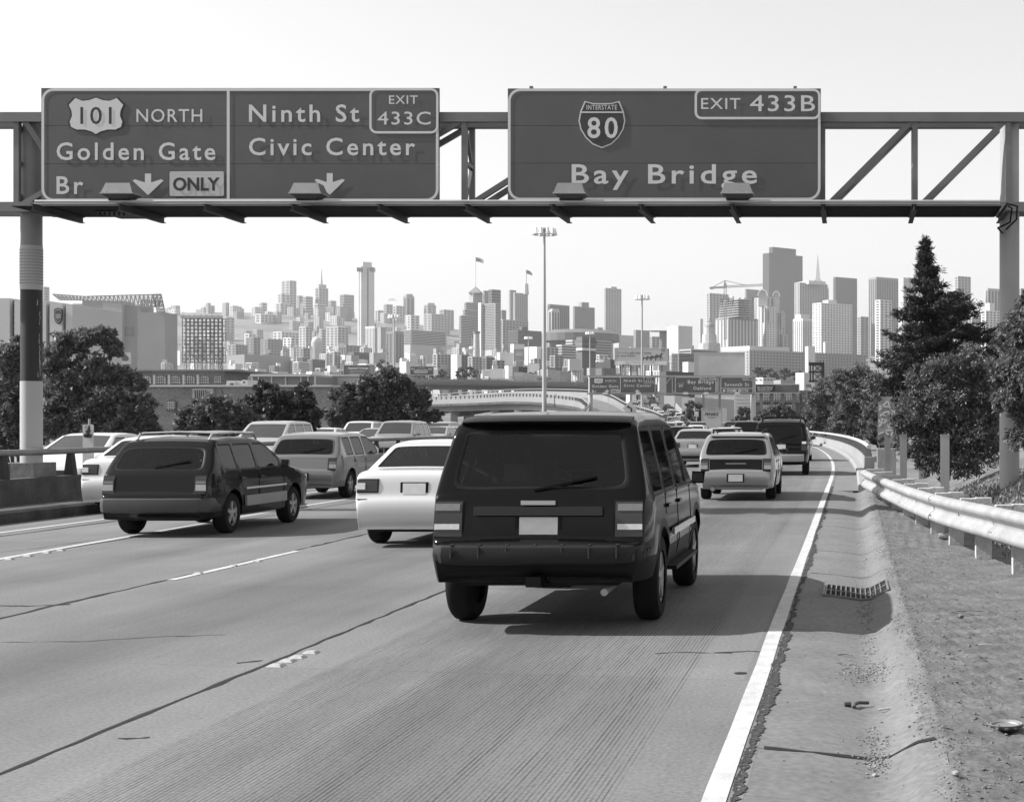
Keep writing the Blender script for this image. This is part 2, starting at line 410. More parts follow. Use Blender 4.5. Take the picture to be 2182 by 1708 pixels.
# broken asphalt joint between road and gutter
mb = MB(); vs = []; ys = zs(3,40,.02)
wl, wr = 0.0, 0.0
for y in ys:
    z0 = -.002+.009*R.random(); wl = wl*.8+R.uniform(-.009,.009); wr = wr*.86+R.uniform(-.014,.014)
    wdt = .030+.018*math.sin(y*.7+1)+.012*math.sin(y*2.9)
    vs += [(edge_x(y)+.072+wl, y, .0045), (edge_x(y)+.072+wdt*.5+wr*.5, y, z0), (edge_x(y)+.085+wdt+wr, y, .0048)]
fs = [q for i in range(len(ys)-1) for q in ((3*i,3*i+1,3*i+4,3*i+3),(3*i+1,3*i+2,3*i+5,3*i+4))]
mb.add(vs, fs); mb.build('broken_asphalt_joint', M('crumbled_asphalt', .045, .9, .7, 28, .8, fine=.4), ROAD)

# ------------------------------------------------------------------ dished concrete gutter, slab by slab
def gut_z(u): return interp(u, [(-.5,0.0),(-.2,-.018),(.10,-.062),(.2,-.05),(.34,.03),(.47,.062)])
gut_mat = M('gutter_concrete', .142, .9, .16, 1.6, .07, fine=.2)
GUT = empty('gutter', (0,6,0)); GUT['kind'] = 'structure'
us = [-.50,-.35,-.2,-.05,.05,.10,.15,.2,.27,.34,.40,.47]
joints = [-2,1.5,4.2,7.85,12.4,17.0,20.0,24.8,30.0,34.0,37.6]
for j0, j1 in zip(joints, joints[1:]):
    mb = MB(); vs = []; ys = zs(j0+.006, j1-.006, .5); n = len(us)
    for y in ys: vs += [(u+.012*math.sin(y*1.7)*(u > .3), y, gut_z(u)) for u in us]
    fs = [(j*n+i, j*n+i+1, (j+1)*n+i+1, (j+1)*n+i) for j in range(len(ys)-1) for i in range(n-1)]
    b0 = len(vs); vs += [(u, ys[0], gut_z(u)-.05) for u in us]; fs += [(i, b0+i, b0+i+1, i+1) for i in range(n-1)]
    mb.add(vs, fs); mb.build('gutter_slab', gut_mat, GUT, smooth=50)
for jy, wv in ((7.85,.036),(17.0,.012),(20.0,.011),(24.8,.011)):       # tar in the joints
    mb = MB(); vs = []
    uu = [-.46+.9*i/40 for i in range(41)]
    for u in uu: k = .25+.75*abs(math.sin(u*7+jy)); d = .02*math.sin(u*9); vs += [(u, jy+d-wv*k, gut_z(u)+.003), (u, jy+d+wv*k, gut_z(u)+.003)]
    mb.add(vs, [(2*i,2*i+1,2*i+3,2*i+2) for i in range(40)]); mb.build('joint_sealant', sealant, GUT)

grid_mesh('shoulder', [.12,.3,.5,.8], zs(37.6,230,6), lambda c, y: road_z(y)-.004, gut_mat, fx=lambda c, y: edge_x(y)+c)
# ------------------------------------------------------------------ dirt verge on the right
def hash2(x, y): return math.sin(x*12.9+y*4.1)*.5+math.sin(x*5.3-y*7.7+1.3)*.5
def verge_z(X, Z):
    z = .066-.10*min(1,max(0,(X-.5)/1.1))+.58*min(1,max(0,(X-2.1)/1.3))**1.3+.25*min(1,max(0,(X-4)/12))
    if X < .5:
        bx = .41+.035*math.sin(Z*1.9)+.03*math.sin(Z*4.3+1)+.02*math.sin(Z*9.7)+.012*math.sin(Z*23)
        z = gut_z(X)-.010+.020*min(1,max(0,(X-bx+.05)/.10))+.003*hash2(X*19+3, Z*11.1)
    z += (.016*hash2(X*3, Z*2)+.010*hash2(X*6.3+1, Z*4.1))*min(1,max(0,X-.45)*3)+.005*hash2(X*11, Z*9)
    if Z > 46: z = lerp(z, -6.4, min(1,(Z-46)/9)) if X > 1.5 else lerp(z, -1, min(1,(Z-46)/9))
    return z
dirt = M('verge_dirt', .115, .97, .35, 2.2, .7, fine=.35)
vx = [.30+.02*i for i in range(11)]+[.55+.05*i for i in range(17)]+[1.4+.12*i for i in range(12)]+[3,3.5,4,5,6,8,11,15,20,30,45,70]
vy = [-400,-200,-80,-30]+zs(-8,3,1.5)+zs(3.05,14,.07)+zs(14.15,20,.15)+zs(20.6,46,.6)+zs(47,58,1.5)
grid_mesh('dirt_verge', vx, vy, verge_z, dirt)
def stones(name, spots, mat, label):
    mb = MB()
    for x, y, z, s in spots:
        M4 = Matrix.Rotation(R.uniform(0,6), 3, 'Z') @ Matrix.Rotation(R.uniform(-.6,.6), 3, 'X'); pts = []
        for k in range(5): pts.append(Vector((math.cos(k*1.257), math.sin(k*1.257), 0))*s*R.uniform(.7,1.2))
        pts += [Vector((0,0,s*R.uniform(.4,.9))), Vector((0,0,-s*.4))]
        pts = [M4 @ p+Vector((x, y, z)) for p in pts]
        mb.add(pts, [f for k in range(5) for f in ((k,(k+1) % 5,5),((k+1) % 5,k,6))])
    o = mb.build(name, mat); tag(o, label, 'gravel', kind='stuff'); return o
sp = []
for k in range(3800):
    y = 4+28*R.random()**1.6; x = .47+abs(R.gauss(0,.16))+(.5*R.random() if R.random() < .35 else 0)
    sp.append((x, y, verge_z(x, y)+.001, .003+.013*R.random()**4))
for k in range(2400):
    y = 4+16*R.random()**1.3; x = R.uniform(.6,2.4)
    if hash2(x*2.1+2, y*1.3) < -.1 and R.random() < .8: continue
    sp.append((x, y, verge_z(x, y)+.001, .003+.016*R.random()**6))
for k in range(5200):
    y = 3.6+30*R.random()**1.7; x = .41+.035*math.sin(y*1.9)+.03*math.sin(y*4.3+1)+R.gauss(.03,.045)
    sp.append((x, y, max(verge_z(x, y), gut_z(x))+.001, .002+.009*R.random()**3))
stones('gravel', sp, M('grit', .13, .9, .5, 9), 'loose grit and small stones scattered over the dirt verge')
sp = []
for cx, cy, sx, sy, n in ((.11,10.5,.09,.22,330),(.12,7.75,.04,.16,160),(.14,13.9,.05,.4,170),(.12,8.3,.05,.2,90),(.13,12,.03,.8,80),(.13,19,.04,2.5,120),(.2,15.3,.04,.25,60)):
    for k in range(n):
        x = R.gauss(cx, sx); y = R.gauss(cy, sy); sp.append((x, y, gut_z(x)+.003, .004+.009*R.random()**2))
for k in range(260): x = R.uniform(-.4,.42); y = R.uniform(4.5,22); sp.append((x, y, gut_z(x)+.002, .003+.006*R.random()**2))
stones('gutter_grit', sp, M('grit_pale', .16, .9, .6, 9), 'loose grit collected along the bottom of the concrete gutter')

# drain grate folded across the gutter
gr = empty('drain_grate', (.03,15.3,-.03), 'steel storm drain grate with two rows of dark slots in the gutter', 'drain grate')
y0, y1 = 14.85, 15.8; yc = (y0+y1)/2
def gz(u): return gut_z(u)+.012
mb = MB(); ub = [-.26+.05*i for i in range(13)]
pit_shade = MB(); pit_shade.add([(u, y, gut_z(u)+.0045) for y in (y0,y1) for u in (-.28,-.05,.10,.2,.36)], [(i,i+1,i+6,i+5) for i in range(4)])  # flat black sheet on the gutter, painting the shade below the grate bars
pit_shade.build('pit_shade', M('pit_shade_black', .004, 1, 0), gr)
for u in ub[:-1]:
    b = MB(); b.bar((u, y0, gz(u)), (u, y1, gz(u)), .012, .014); b.build('bar', M('grate_iron', .16, .6, .2, 9), gr)
for y in (y0, yc, y1):
    b = MB()
    for u0, u1 in zip([-.28,-.05,.10,.2],[-.05,.10,.2,.36]): b.bar((u0,y,gz(u0)+.001), (u1,y,gz(u1)+.001), .018, .015)
    b.build('cross_bar', M('grate_iron', .16), gr)
for u in (-.28,.36):
    b = MB(); b.bar((u, y0, gz(u)), (u, y1, gz(u)), .02, .016); b.build('frame_bar', M('grate_iron', .16), gr)

# hubcap lying on the dirt
hx, hy = .83, 8.15; hz = verge_z(hx, hy)+.035
hc = empty('hubcap', (hx,hy,hz-.02), 'small lost silver wheel cap lying face down on the dirt verge', 'hubcap'); KH = .6
capm = M('dull_cap', .22, .5, .15, 8, 0, .3)
mb = MB(); mb.lathe([(KH*r_, KH*h_) for r_, h_ in ((.02,-.03),(.09,-.03),(.12,-.012),(.155,.012),(.165,.03),(.158,.033),(.14,.018),(.10,0),(.03,-.006),(0.001,-.006))], (hx,hy,hz-.012), 36); mb.build('dish', capm, hc, smooth=40)
mb = MB(); mb.lathe([(KH*r_, KH*h_) for r_, h_ in ((.118,.004),(.125,.022),(.135,.022),(.138,.008))], (hx,hy,hz-.012), 36); mb.build('retaining_ring', steel, hc, smooth=40)
for k in range(12):
    a_ = k*math.pi/6; b = MB(); b.obox((hx+KH*.16*math.cos(a_), hy+KH*.16*math.sin(a_), hz-.006), .014,.018,.01, a_); b.build('clip', steel_dark, hc)
# litter
def litter(name, label, cat, x, y, f):
    X, Y = gpt(x, y); z = (gut_z(X) if X < .46 else verge_z(X, Y)); mb = MB(); mt = f(mb, X, Y, z); o = mb.build(name, mt, smooth=40); tag(o, label, cat); return o
def _hose(mb, X, Y, z): mb.tube([(X-.06,Y-.01,z+.02),(X-.02,Y,z+.02)], .016, 8); mb.tube([(X,Y-.06,z+.012),(X+.005,Y,z+.02),(X+.03,Y+.05,z+.02),(X+.09,Y+.07,z+.015)], .011, 8); return M('dull_rubber', .06, .7, .3, 20)
litter('rubber_hose', 'dark broken piece of rubber hose lying in the gutter', 'hose', 1820, 1489, _hose)
def _stick(l, a_, v): 
    def f(mb, X, Y, z): mb.tube([(X-l*math.cos(a_),Y-l*math.sin(a_),z+.012),(X+.01,Y,z+.02),(X+l*math.cos(a_),Y+l*math.sin(a_),z+.012)], .008, 6, .005); return M('twig%.2f' % v, v, .9, .3, 20)
    return f
litter('stick', 'pale short stick lying on the gutter right of the hose', 'stick', 1888, 1499, _stick(.045,.1,.4))
litter('stick', 'grey twig lying across the gutter beside the grit patch', 'stick', 1800, 1386, _stick(.06,-.4,.15))
litter('stick', 'small pale stick lying on the open dirt of the verge', 'stick', 2100, 1383, _stick(.05,0,.35))
litter('stick', 'long thin twig on the dirt below the guardrail posts', 'stick', 2060, 1312, _stick(.16,.15,.2))
def _rock(s, v):
    def f(mb, X, Y, z):
        prof = [(s*.5,0),(s,s*.35),(s*.85,s*.8),(s*.3,s*1.05),(.001,s*1.08)]; mb.lathe(prof, (X,Y,z), 7); mb.v = [(x_+R.uniform(-1,1)*s*.13, y_+R.uniform(-1,1)*s*.13, z_) for x_, y_, z_ in mb.v]; return M('rock%.2f' % v, v, .9, .3, 12, .4)
    return f
litter('stone', 'rounded grey stone lying alone on the dirt verge', 'stone', 2048, 1325, _rock(.03,.15))
litter('stone', 'white pebble at the foot of the gutter grit heap', 'stone', 1864, 1628, _rock(.016,.34))
litter('stone', 'pale stone on the dirt at the lower edge of the picture', 'stone', 2038, 1686, _rock(.022,.28))
litter('stone', 'pale lump of rubble under the far end of the guardrail', 'stone', 1866, 1043, _rock(.12,.24))
litter('drink_can', 'crushed pale drinks can on dirt under the guardrail', 'can', 2014, 1147, lambda mb, X, Y, z: (mb.lathe([(.001,-.1),(.05,-.1),(.055,-.05),(.045,0),(.055,.05),(.05,.1),(.001,.1)], (X,Y,z+.05), 12, 'X'), alu)[1])

# ------------------------------------------------------------------ guardrail on timber posts
gp = [(8.0,2.95,.80),(11,2.48,.785),(15.8,1.82,.755),(20.3,1.22,.70),(25,.86,.66),(29,.56,.66),(33,.27,.665)]
def gx_(z): return sum(interp(z+d, [(a,b) for a,b,c in gp]) for d in (-1.2,-.6,0,.6,1.2))/5
def gz_(z): return sum(interp(z+d, [(a,c) for a,b,c in gp]) for d in (-1.2,-.6,0,.6,1.2))/5
GR = empty('guardrail', (1.2,14,.2), 'galvanised steel guardrail on timber posts beside the gutter', 'guardrail')
wprof = [(0,0),(-.055,-.018),(-.082,-.05),(-.082,-.085),(-.055,-.118),(-.008,-.148),(-.004,-.166),(-.004,-.184),(-.008,-.20),(-.055,-.232),(-.082,-.265),(-.082,-.30),(-.055,-.332),(0,-.35)]
wprof = [(o*1.1, h*1.12) for o, h in wprof]
wfull = wprof+[(o+.006, h) for o, h in reversed(wprof)]
secs = [(8.0,13.3),(13.26,17.2),(17.16,21.1),(21.06,25.0),(24.96,28.9),(28.86,33)]
for k, (a_, b_) in enumerate(secs):
    mb = MB(); mb.sweep(wfull, [(gx_(z)-.009*(k % 2), z, gz_(z)) for z in zs(a_, b_, .4)])
    rl = mb.build('rail_beam', rail_mat, GR, smooth=50)
    for z in (b_-.12, b_-.22):
        for hh in (-.07,-.285):
            b = MB(); b.obox((gx_(z)-.087, z, gz_(z)+hh), .014,.05,.018); b.build('splice_bolt', steel_dark, rl)
mb = MB(); zz = 33
mb.sweep([(o*.9-.01, h*.85-.02) for o, h in wfull], [(gx_(zz), zz, gz_(zz)), (gx_(zz)+.06, zz+.35, gz_(zz)-.01), (gx_(zz)+.25, zz+.6, gz_(zz)-.02)]); mb.build('end_piece', rail_mat, GR, smooth=50)
for k in range(13):
    z = 9.4+1.95*k; x = gx_(z); t = gz_(z)
    b = MB(); b.obox((x+.105, z, t-.19), .19,.2,.42, .0); b.build('block', wood, GR)
    b = MB(); b.obox((x+.305, z, (t+.03+verge_z(x+.3,z)-.3)/2), .2,.2, t+.03-verge_z(x+.3,z)+.3); b.build('post', wood, GR)
    b = MB(); b.lathe([(.001,-.095),(.018,-.095),(.022,-.088)], (x+.083, z, t-.175), 8, 'X'); b.obox((x-.012, z, t-.175), .01,.03,.05); b.build('bolt', steel_dark, GR)

# three bare steel posts behind the guardrail
for (x, yt, Z, lab) in ((2013.5,927,24.0,'pale steel I-beam post nearest the big round gantry column, behind guardrail'),
                   (1925,927,30,'middle pale steel I-beam post of three behind the guardrail'),
                   (1891.5,927,35.5,'pale steel I-beam post in front of the graffiti panel')):
    p = P(x, yt, Z); zb = verge_z(max(.5,p.x), Z)-.2; o = empty('steel_post', (p.x, Z, zb), lab, 'post', 'bare steel posts behind the guardrail')
    for nm, bx in (('flange',(-.068,.068,-.074,-.064)),('web',(-.006,.006,-.064,.064)),('flange',(-.068,.068,.064,.074))):
        b = MB(); b.box(p.x+bx[0],p.x+bx[1],Z+bx[2],Z+bx[3],zb,p.z); b.build(nm, M('primed_steel', .3, .6, .1, 3), o)
    b = MB(); b.box(p.x-.072,p.x+.072,Z-.08,Z+.08,p.z,p.z+.012); b.build('cap', steel, o)

# graffiti panel
def D3(x0,y0,x1,y1,Z): return P(x0,y0,Z), P(x1,y1,Z)
Zp = 37.5; a_, b_ = D3(1870,845,1906,947,Zp)
gp_ = empty('marker_panel', (a_.x+.2, Zp, .2), 'tall grey marker panel covered in white graffiti beside the hedge', 'sign panel')
b = MB(); b.prism([(a_.x+.02,a_.z-.03),(a_.x+.06,a_.z),(b_.x-.06,a_.z),(b_.x,a_.z-.06),(b_.x,b_.z),(a_.x,b_.z)], Zp, Zp+.03); pn = b.build('panel', M('panel_grey', .3, .6, .35, 2.5), gp_)
b = MB(); b.box(a_.x+.17,a_.x+.25,Zp+.035,Zp+.1,.1,a_.z-.1); b.build('post', steel, gp_)
gf = M('graffiti_white', .68, .6, .1)
def stroke(pts, wd, mat=gf):
    m_ = MB(); q = [P(1870+36*u, 845+102*v, Zp) for u, v in pts]
    for s0, s1 in zip(q, q[1:]): m_.bar((s0.x,Zp-.004,s0.z),(s1.x,Zp-.004,s1.z), .004, wd, up=(s1-s0).cross(Vector((0,1,0))).normalized())
    m_.build('paint_stroke', mat, pn)
for pts in ([(.1,.28),(.55,.1),(.62,.1),(.75,.25)],[(.1,.2),(.7,.21)],[(.15,.4),(.45,.32),(.95,.3)],[(.3,.36),(.5,.42),(.85,.27)],
            [(.1,.62),(.35,.5),(.7,.45),(.95,.5),(.8,.58),(.4,.55),(.25,.45)],[(.4,.5),(.75,.66)],[(.05,.48),(.2,.54)],[(.05,.78),(.6,.7),(.9,.7),(.8,.84),(.4,.72)]): stroke(pts, .035)
for pts in ([(0.02,.08),(.2,.02)],[(.95,.05),(.8,.1)],[(.05,.95),(.4,.86)]): stroke(pts, .09, M('graffiti_dark', .05, .6, 0))

# curb and bridge parapet with tubular rail
CZ = zs(37.6,60,1.5)+zs(62,225,4)+zs(229,700,8)
mb = MB(); mb.sweep([(.78,-.2),(.78,.13),(.82,.16),(1.08,.165),(1.08,-.2)], [road_pt(0,z) for z in CZ if z < 230]); tag(mb.build('kerb', concrete_pale, smooth=30), kind='structure')
BP = empty('bridge_parapet', tuple(road_pt(1.2,50)), 'pale concrete bridge parapet with round tube rail curving along the right shoulder', 'parapet')
mb = MB(); mb.sweep([(1.05,-.8),(1.05,.55),(1.38,.57),(1.38,-.8)], [road_pt(0,z) for z in CZ if z > 49]); mb.build('parapet_wall', concrete_pale, BP, smooth=30)
mb = MB(); mb.tube([road_pt(1.2,z,.90) for z in CZ if z > 48.5], .075, 10); mb.build('tube_rail', M('rail_paint', .42, .5, .08, 2), BP, smooth=50)
zq = 50.0
while zq < 200:
    p = road_pt(1.2,zq); b = MB(); b.prism([(p.x-.13,p.z+.56),(p.x+.13,p.z+.56),(p.x+.05,p.z+.84),(p.x-.05,p.z+.84)], zq-.06, zq+.06); b.build('rail_bracket', steel_dark, BP)
    b = MB(); b.box(p.x-.14,p.x+.14,zq-.12,zq+.12,p.z+.553,p.z+.575); b.build('base_plate', steel_dark, BP); zq += 2.0 if zq < 110 else 4.0
mb = MB(); p = road_pt(1.5,48.6); mb.box(p.x-.05,p.x+.55,48.2,49.2,-.5,.86); mb.build('end_block', concrete, BP)

# ------------------------------------------------------------------ median barrier on the left
wall_dark = M('stained_concrete', .06, .9, .5, 2.2, .4, fine=.3)
MED = empty('median_barrier', (-15.4,30,0), 'old stained concrete median wall with tube rail at the left edge', 'barrier')
mz = zs(10,70,4)+zs(74,190,6)
def medx(z): return edge_x(z)+.62-(.0006*(z-60)**2 if z > 60 else 0)
mb = MB(); mb.sweep([(-14.2,-.3),(-14.2,.17),(-14.28,.2),(-15.12,.2),(-15.12,-.3)], [(medx(z),z,0) for z in mz]); mb.build('kerb_step', wall_dark, MED, smooth=30)
mb = MB(); mb.sweep([(-15.35,-.2),(-15.40,.66),(-15.62,.66),(-15.68,-.2)], [(medx(z),z,0) for z in mz if z < 28 or z > 28.9]); mb.build('wall', wall_dark, MED, smooth=30)
mb = MB(); mb.tube([(medx(z)-15.5,z,1.14) for z in mz], .06, 8); mb.build('tube_rail', steel_dark, MED, smooth=50)
zq = 25.0
while zq < 120:
    b = MB(); b.prism([(medx(zq)-15.6,.65),(medx(zq)-15.4,.65),(medx(zq)-15.46,1.1),(medx(zq)-15.54,1.1)], zq-.08, zq+.08); b.build('rail_bracket', steel_black, MED); zq += 2.4
# small roadside sign in the median, stickers over the lettering
a_, b_ = D3(176,904,199,948,31.5)
sg = empty('small_sign', (a_.x+.1,31.5,.2), 'small narrow white roadside sign with stickers, right of left gantry column', 'sign')
b = MB(); b.prism([(a_.x+.02,a_.z),(b_.x-.02,a_.z),(b_.x,a_.z-.03),(b_.x,b_.z-.5),(a_.x,b_.z-.5),(a_.x,a_.z-.03)], 31.5, 31.52); b.build('plate', M('plate_white', .5, .5, .1, 8), sg)
b = MB(); b.tube([((a_.x+b_.x)/2,31.56,.1),((a_.x+b_.x)/2,31.56,a_.z+.12)], .025, 8); b.build('pole', steel, sg)
text('LU', P(181,906,31.49), P(189,913,31.49), sign_black, sg); text('ST', P(181,916,31.49), P(189,922,31.49), sign_black, sg)
b = MB(); q = P(188,918,31.49); b.prism([(q.x-.05,q.z-.03),(q.x+.03,q.z+.13),(q.x+.05,q.z-.02),(q.x,q.z-.07)], 31.488, 31.494); b.build('sticker', sign_black, sg)
for dx in (-.06,.06):
    b = MB(); q = P(187+dx*60,928,31.49); b.prism([(q.x+.055*math.cos(t*.6),q.z+.045*math.sin(t*.6)) for t in range(10)], 31.488, 31.494); b.build('sticker', sign_black, sg)

# ------------------------------------------------------------------ overhead sign gantry
ZG, ZF, ZB = 28.3, 28.55, 29.12
GN = empty('sign_gantry', (-6.5,29.1,.1), 'grey steel truss sign gantry spanning the road on two round columns', 'gantry')
gsteel = M('gantry_steel', .15, .55, .16, 1.5, .03, .15)
def xg(x, Z=ZF): return (x-PX)*Z/F
zt1, zt0 = 7.58, 7.40; zb1, zb0 = 5.88, 5.70
x0_, x1_ = xg(-260), xg(2560)
for zz_, nm in ((ZF,'front'),(ZB,'back')):
    b = MB(); b.box(x0_,x1_,zz_-.09,zz_+.09,zt0,zt1); b.build('top_chord', gsteel, GN)
    b = MB(); b.box(x0_,x1_,zz_-.09,zz_+.09,zb0,zb1); b.build('bottom_chord', gsteel, GN)
vxs = [xg(37),xg(350),xg(665),xg(990),xg(1290),xg(1530),xg(1752),xg(1950),xg(2148)]
for i, x in enumerate(vxs):
    for zz_ in (ZF,ZB):
        b = MB(); b.box(x-.05,x+.05,zz_-.05,zz_+.05,zb1,zt0); b.build('vertical', gsteel, GN)
    b = MB(); b.bar((x,ZF+.05,zt0-.02),(x,ZB-.05,(zt0+zb1)/2+.03), .06,.06); b.bar((x,ZF+.05,zb1+.02),(x,ZB-.05,(zt0+zb1)/2-.06), .06,.06); b.build('side_brace', gsteel, GN)
    b = MB(); b.bar((x,ZF+.02,(zt0+zb1)/2-.01),(x,ZB,(zt0+zb1)/2-.01), .09,.07); b.build('cross_tie', gsteel, GN)
for x, xn in zip(vxs, vxs[1:]):
    for zz_ in (ZF,ZB):
        b = MB(); b.bar((x+.13,zz_,zb1-.03),(xn-.06,zz_,zt0+.03), .09,.10); b.build('diagonal', gsteel, GN)
    b = MB(); b.bar((x,ZF,zb0+.06),(xn,ZB,zb0+.06), .05,.05); b.build('plan_brace', gsteel, GN)
b = MB(); b.bar((xg(95),ZF,zb1+1.0),(xg(55),ZF,zt0+.02), .09,.1); b.build('diagonal', gsteel, GN)
ZC = (ZF+ZB)/2
def column(xc, bands):
    for (y0_, y1_, r, mt, nm) in bands:
        X = xg(xc, ZC); t = 1.7-(y0_-PY)*ZC/F; bt = 1.7-(y1_-PY)*ZC/F
        b = MB(); b.tube([(X,ZC,bt),(X,ZC,t)], r, 28); o = b.build(nm, mt, GN, smooth=50)
    return X
col_grey = M('column_grey', .33, .6, .1, 1.2, .04); col_dark = M('column_old_grey', .20, .6, .2, 1.5)
col_black = M('column_black_paint', .012, .6, .3, 3); col_pale = M('column_pale_paint', .36, .6, .06, .8)
Xl = column(67, [(250,524,.19,col_dark,'column'),(524,618,.198,col_pale,'perforated_collar'),(618,812,.191,col_black,'black_painted_band'),(812,990,.196,col_pale,'column_base_coat')])
b = MB()                                               # bolt heads round the collar
for j in range(12):
    for k in range(26):
        t = 2*math.pi*k/26; z = 1.7-(534+j*6.4-PY)*ZC/F; c = (Xl+.2*math.cos(t), ZC+.2*math.sin(t), z); b.obox(c, .014,.014,.014, t)
b.build('collar_bolts', steel_black, GN)['kind'] = 'stuff'
mb = MB()                                              # chipped paint on the black band
for z, t0_, hh in ((4.0,-.55,.12),(3.3,-.35,.2),(3.0,-.3,.35),(2.75,-.25,.3),(3.7,-.28,.25),(2.62,-.5,.1)):
    pr = []
    for k in range(6):
        t = t0_+R.uniform(-.04,.04); u = t+R.uniform(.03,.1); zz_ = z+hh*(k/5-.5); pr += [(Xl+.1925*math.cos(t), ZC+.1925*math.sin(t), zz_),(Xl+.1925*math.cos(u), ZC+.1925*math.sin(u), zz_)]
    mb.add(pr, [(2*k,2*k+1,2*k+3,2*k+2) for k in range(5)])
mb.build('chipped_paint', col_pale, GN)
Xr = column(2151, [(250,455,.185,col_grey,'column'),(455,1060,.192,col_grey,'column')])
mb = MB(); mb.box(Xl-.24,Xl+.21,ZC-.3,ZC+.5,.05,.93); mb.build('pedestal', concrete_old, GN)
mb = MB(); mb.box(Xl-.5,Xl-.243,ZC-.3,ZC+.4,.3,.92); mb.build('pedestal_wing', wall_dark, GN)
# walkway brackets and conduits
for x in (110,290,468,650,830,1012,1190,1375,1565,1755,1945,2140):
    X = xg(x, 28); b = MB()
    for dz, ww in ((-.055,.09),(.055,.09)): b.bar((X,27.35,5.62+dz),(X,ZB+.02,5.62+dz), ww,.012)
    b.bar((X,27.35,5.62),(X,ZB+.02,5.62), .012,.10); b.build('walkway_bracket', M('bracket_steel', .05, .6, .2, 3, spec=.2), GN)
for Y, z, r in ((27.5,5.745,.03),(27.72,5.735,.026),(27.95,5.735,.034),(28.15,5.725,.03)):
    b = MB(); b.tube([(xg(75,Y),Y,z),(xg(700,Y),Y,z+.002),(xg(1400,Y),Y,z),(xg(2130,Y),Y,z)], r, 10); b.build('conduit', M('conduit', .40, .4, .1, 2, 0, .4), GN, smooth=50)
b = MB(); b.box(xg(78),xg(2125),27.7,29.16,5.682,5.694); b.build('walkway_grating', M('grating_black', .008, .8, 0, spec=.1), GN)
b = MB(); q = P(2140,440,28); b.tube([(q.x,27.7,5.72),(q.x+.12,27.8,5.66),(q.x+.1,27.9,5.42),(q.x-.1,28.2,5.35),(q.x+.03,28.7,5.32)], .018, 6); b.tube([(q.x,27.7,5.74),(q.x+.22,27.8,5.7),(q.x+.24,28.1,5.5),(q.x+.1,28.6,5.38)], .018, 6); b.build('cable_loop', trim, GN)
for x in (1130,1416,1694):
    b = MB(); X = xg(x, ZG); b.box(X-.03,X+.03,ZG+.06,ZG+.14,7.2,8.05); b.build('sign_bracket', gsteel, GN)
b = MB(); b.box(xg(225,28.6),xg(285,28.6),28.2,29.2,5.655,5.69); 
for k in range(6): b.lathe([(.02,-.06),(.022,0)], (xg(230+k*10,28.6),28.3,5.66), 6)
b.build('splice_plate', steel_black, GN)

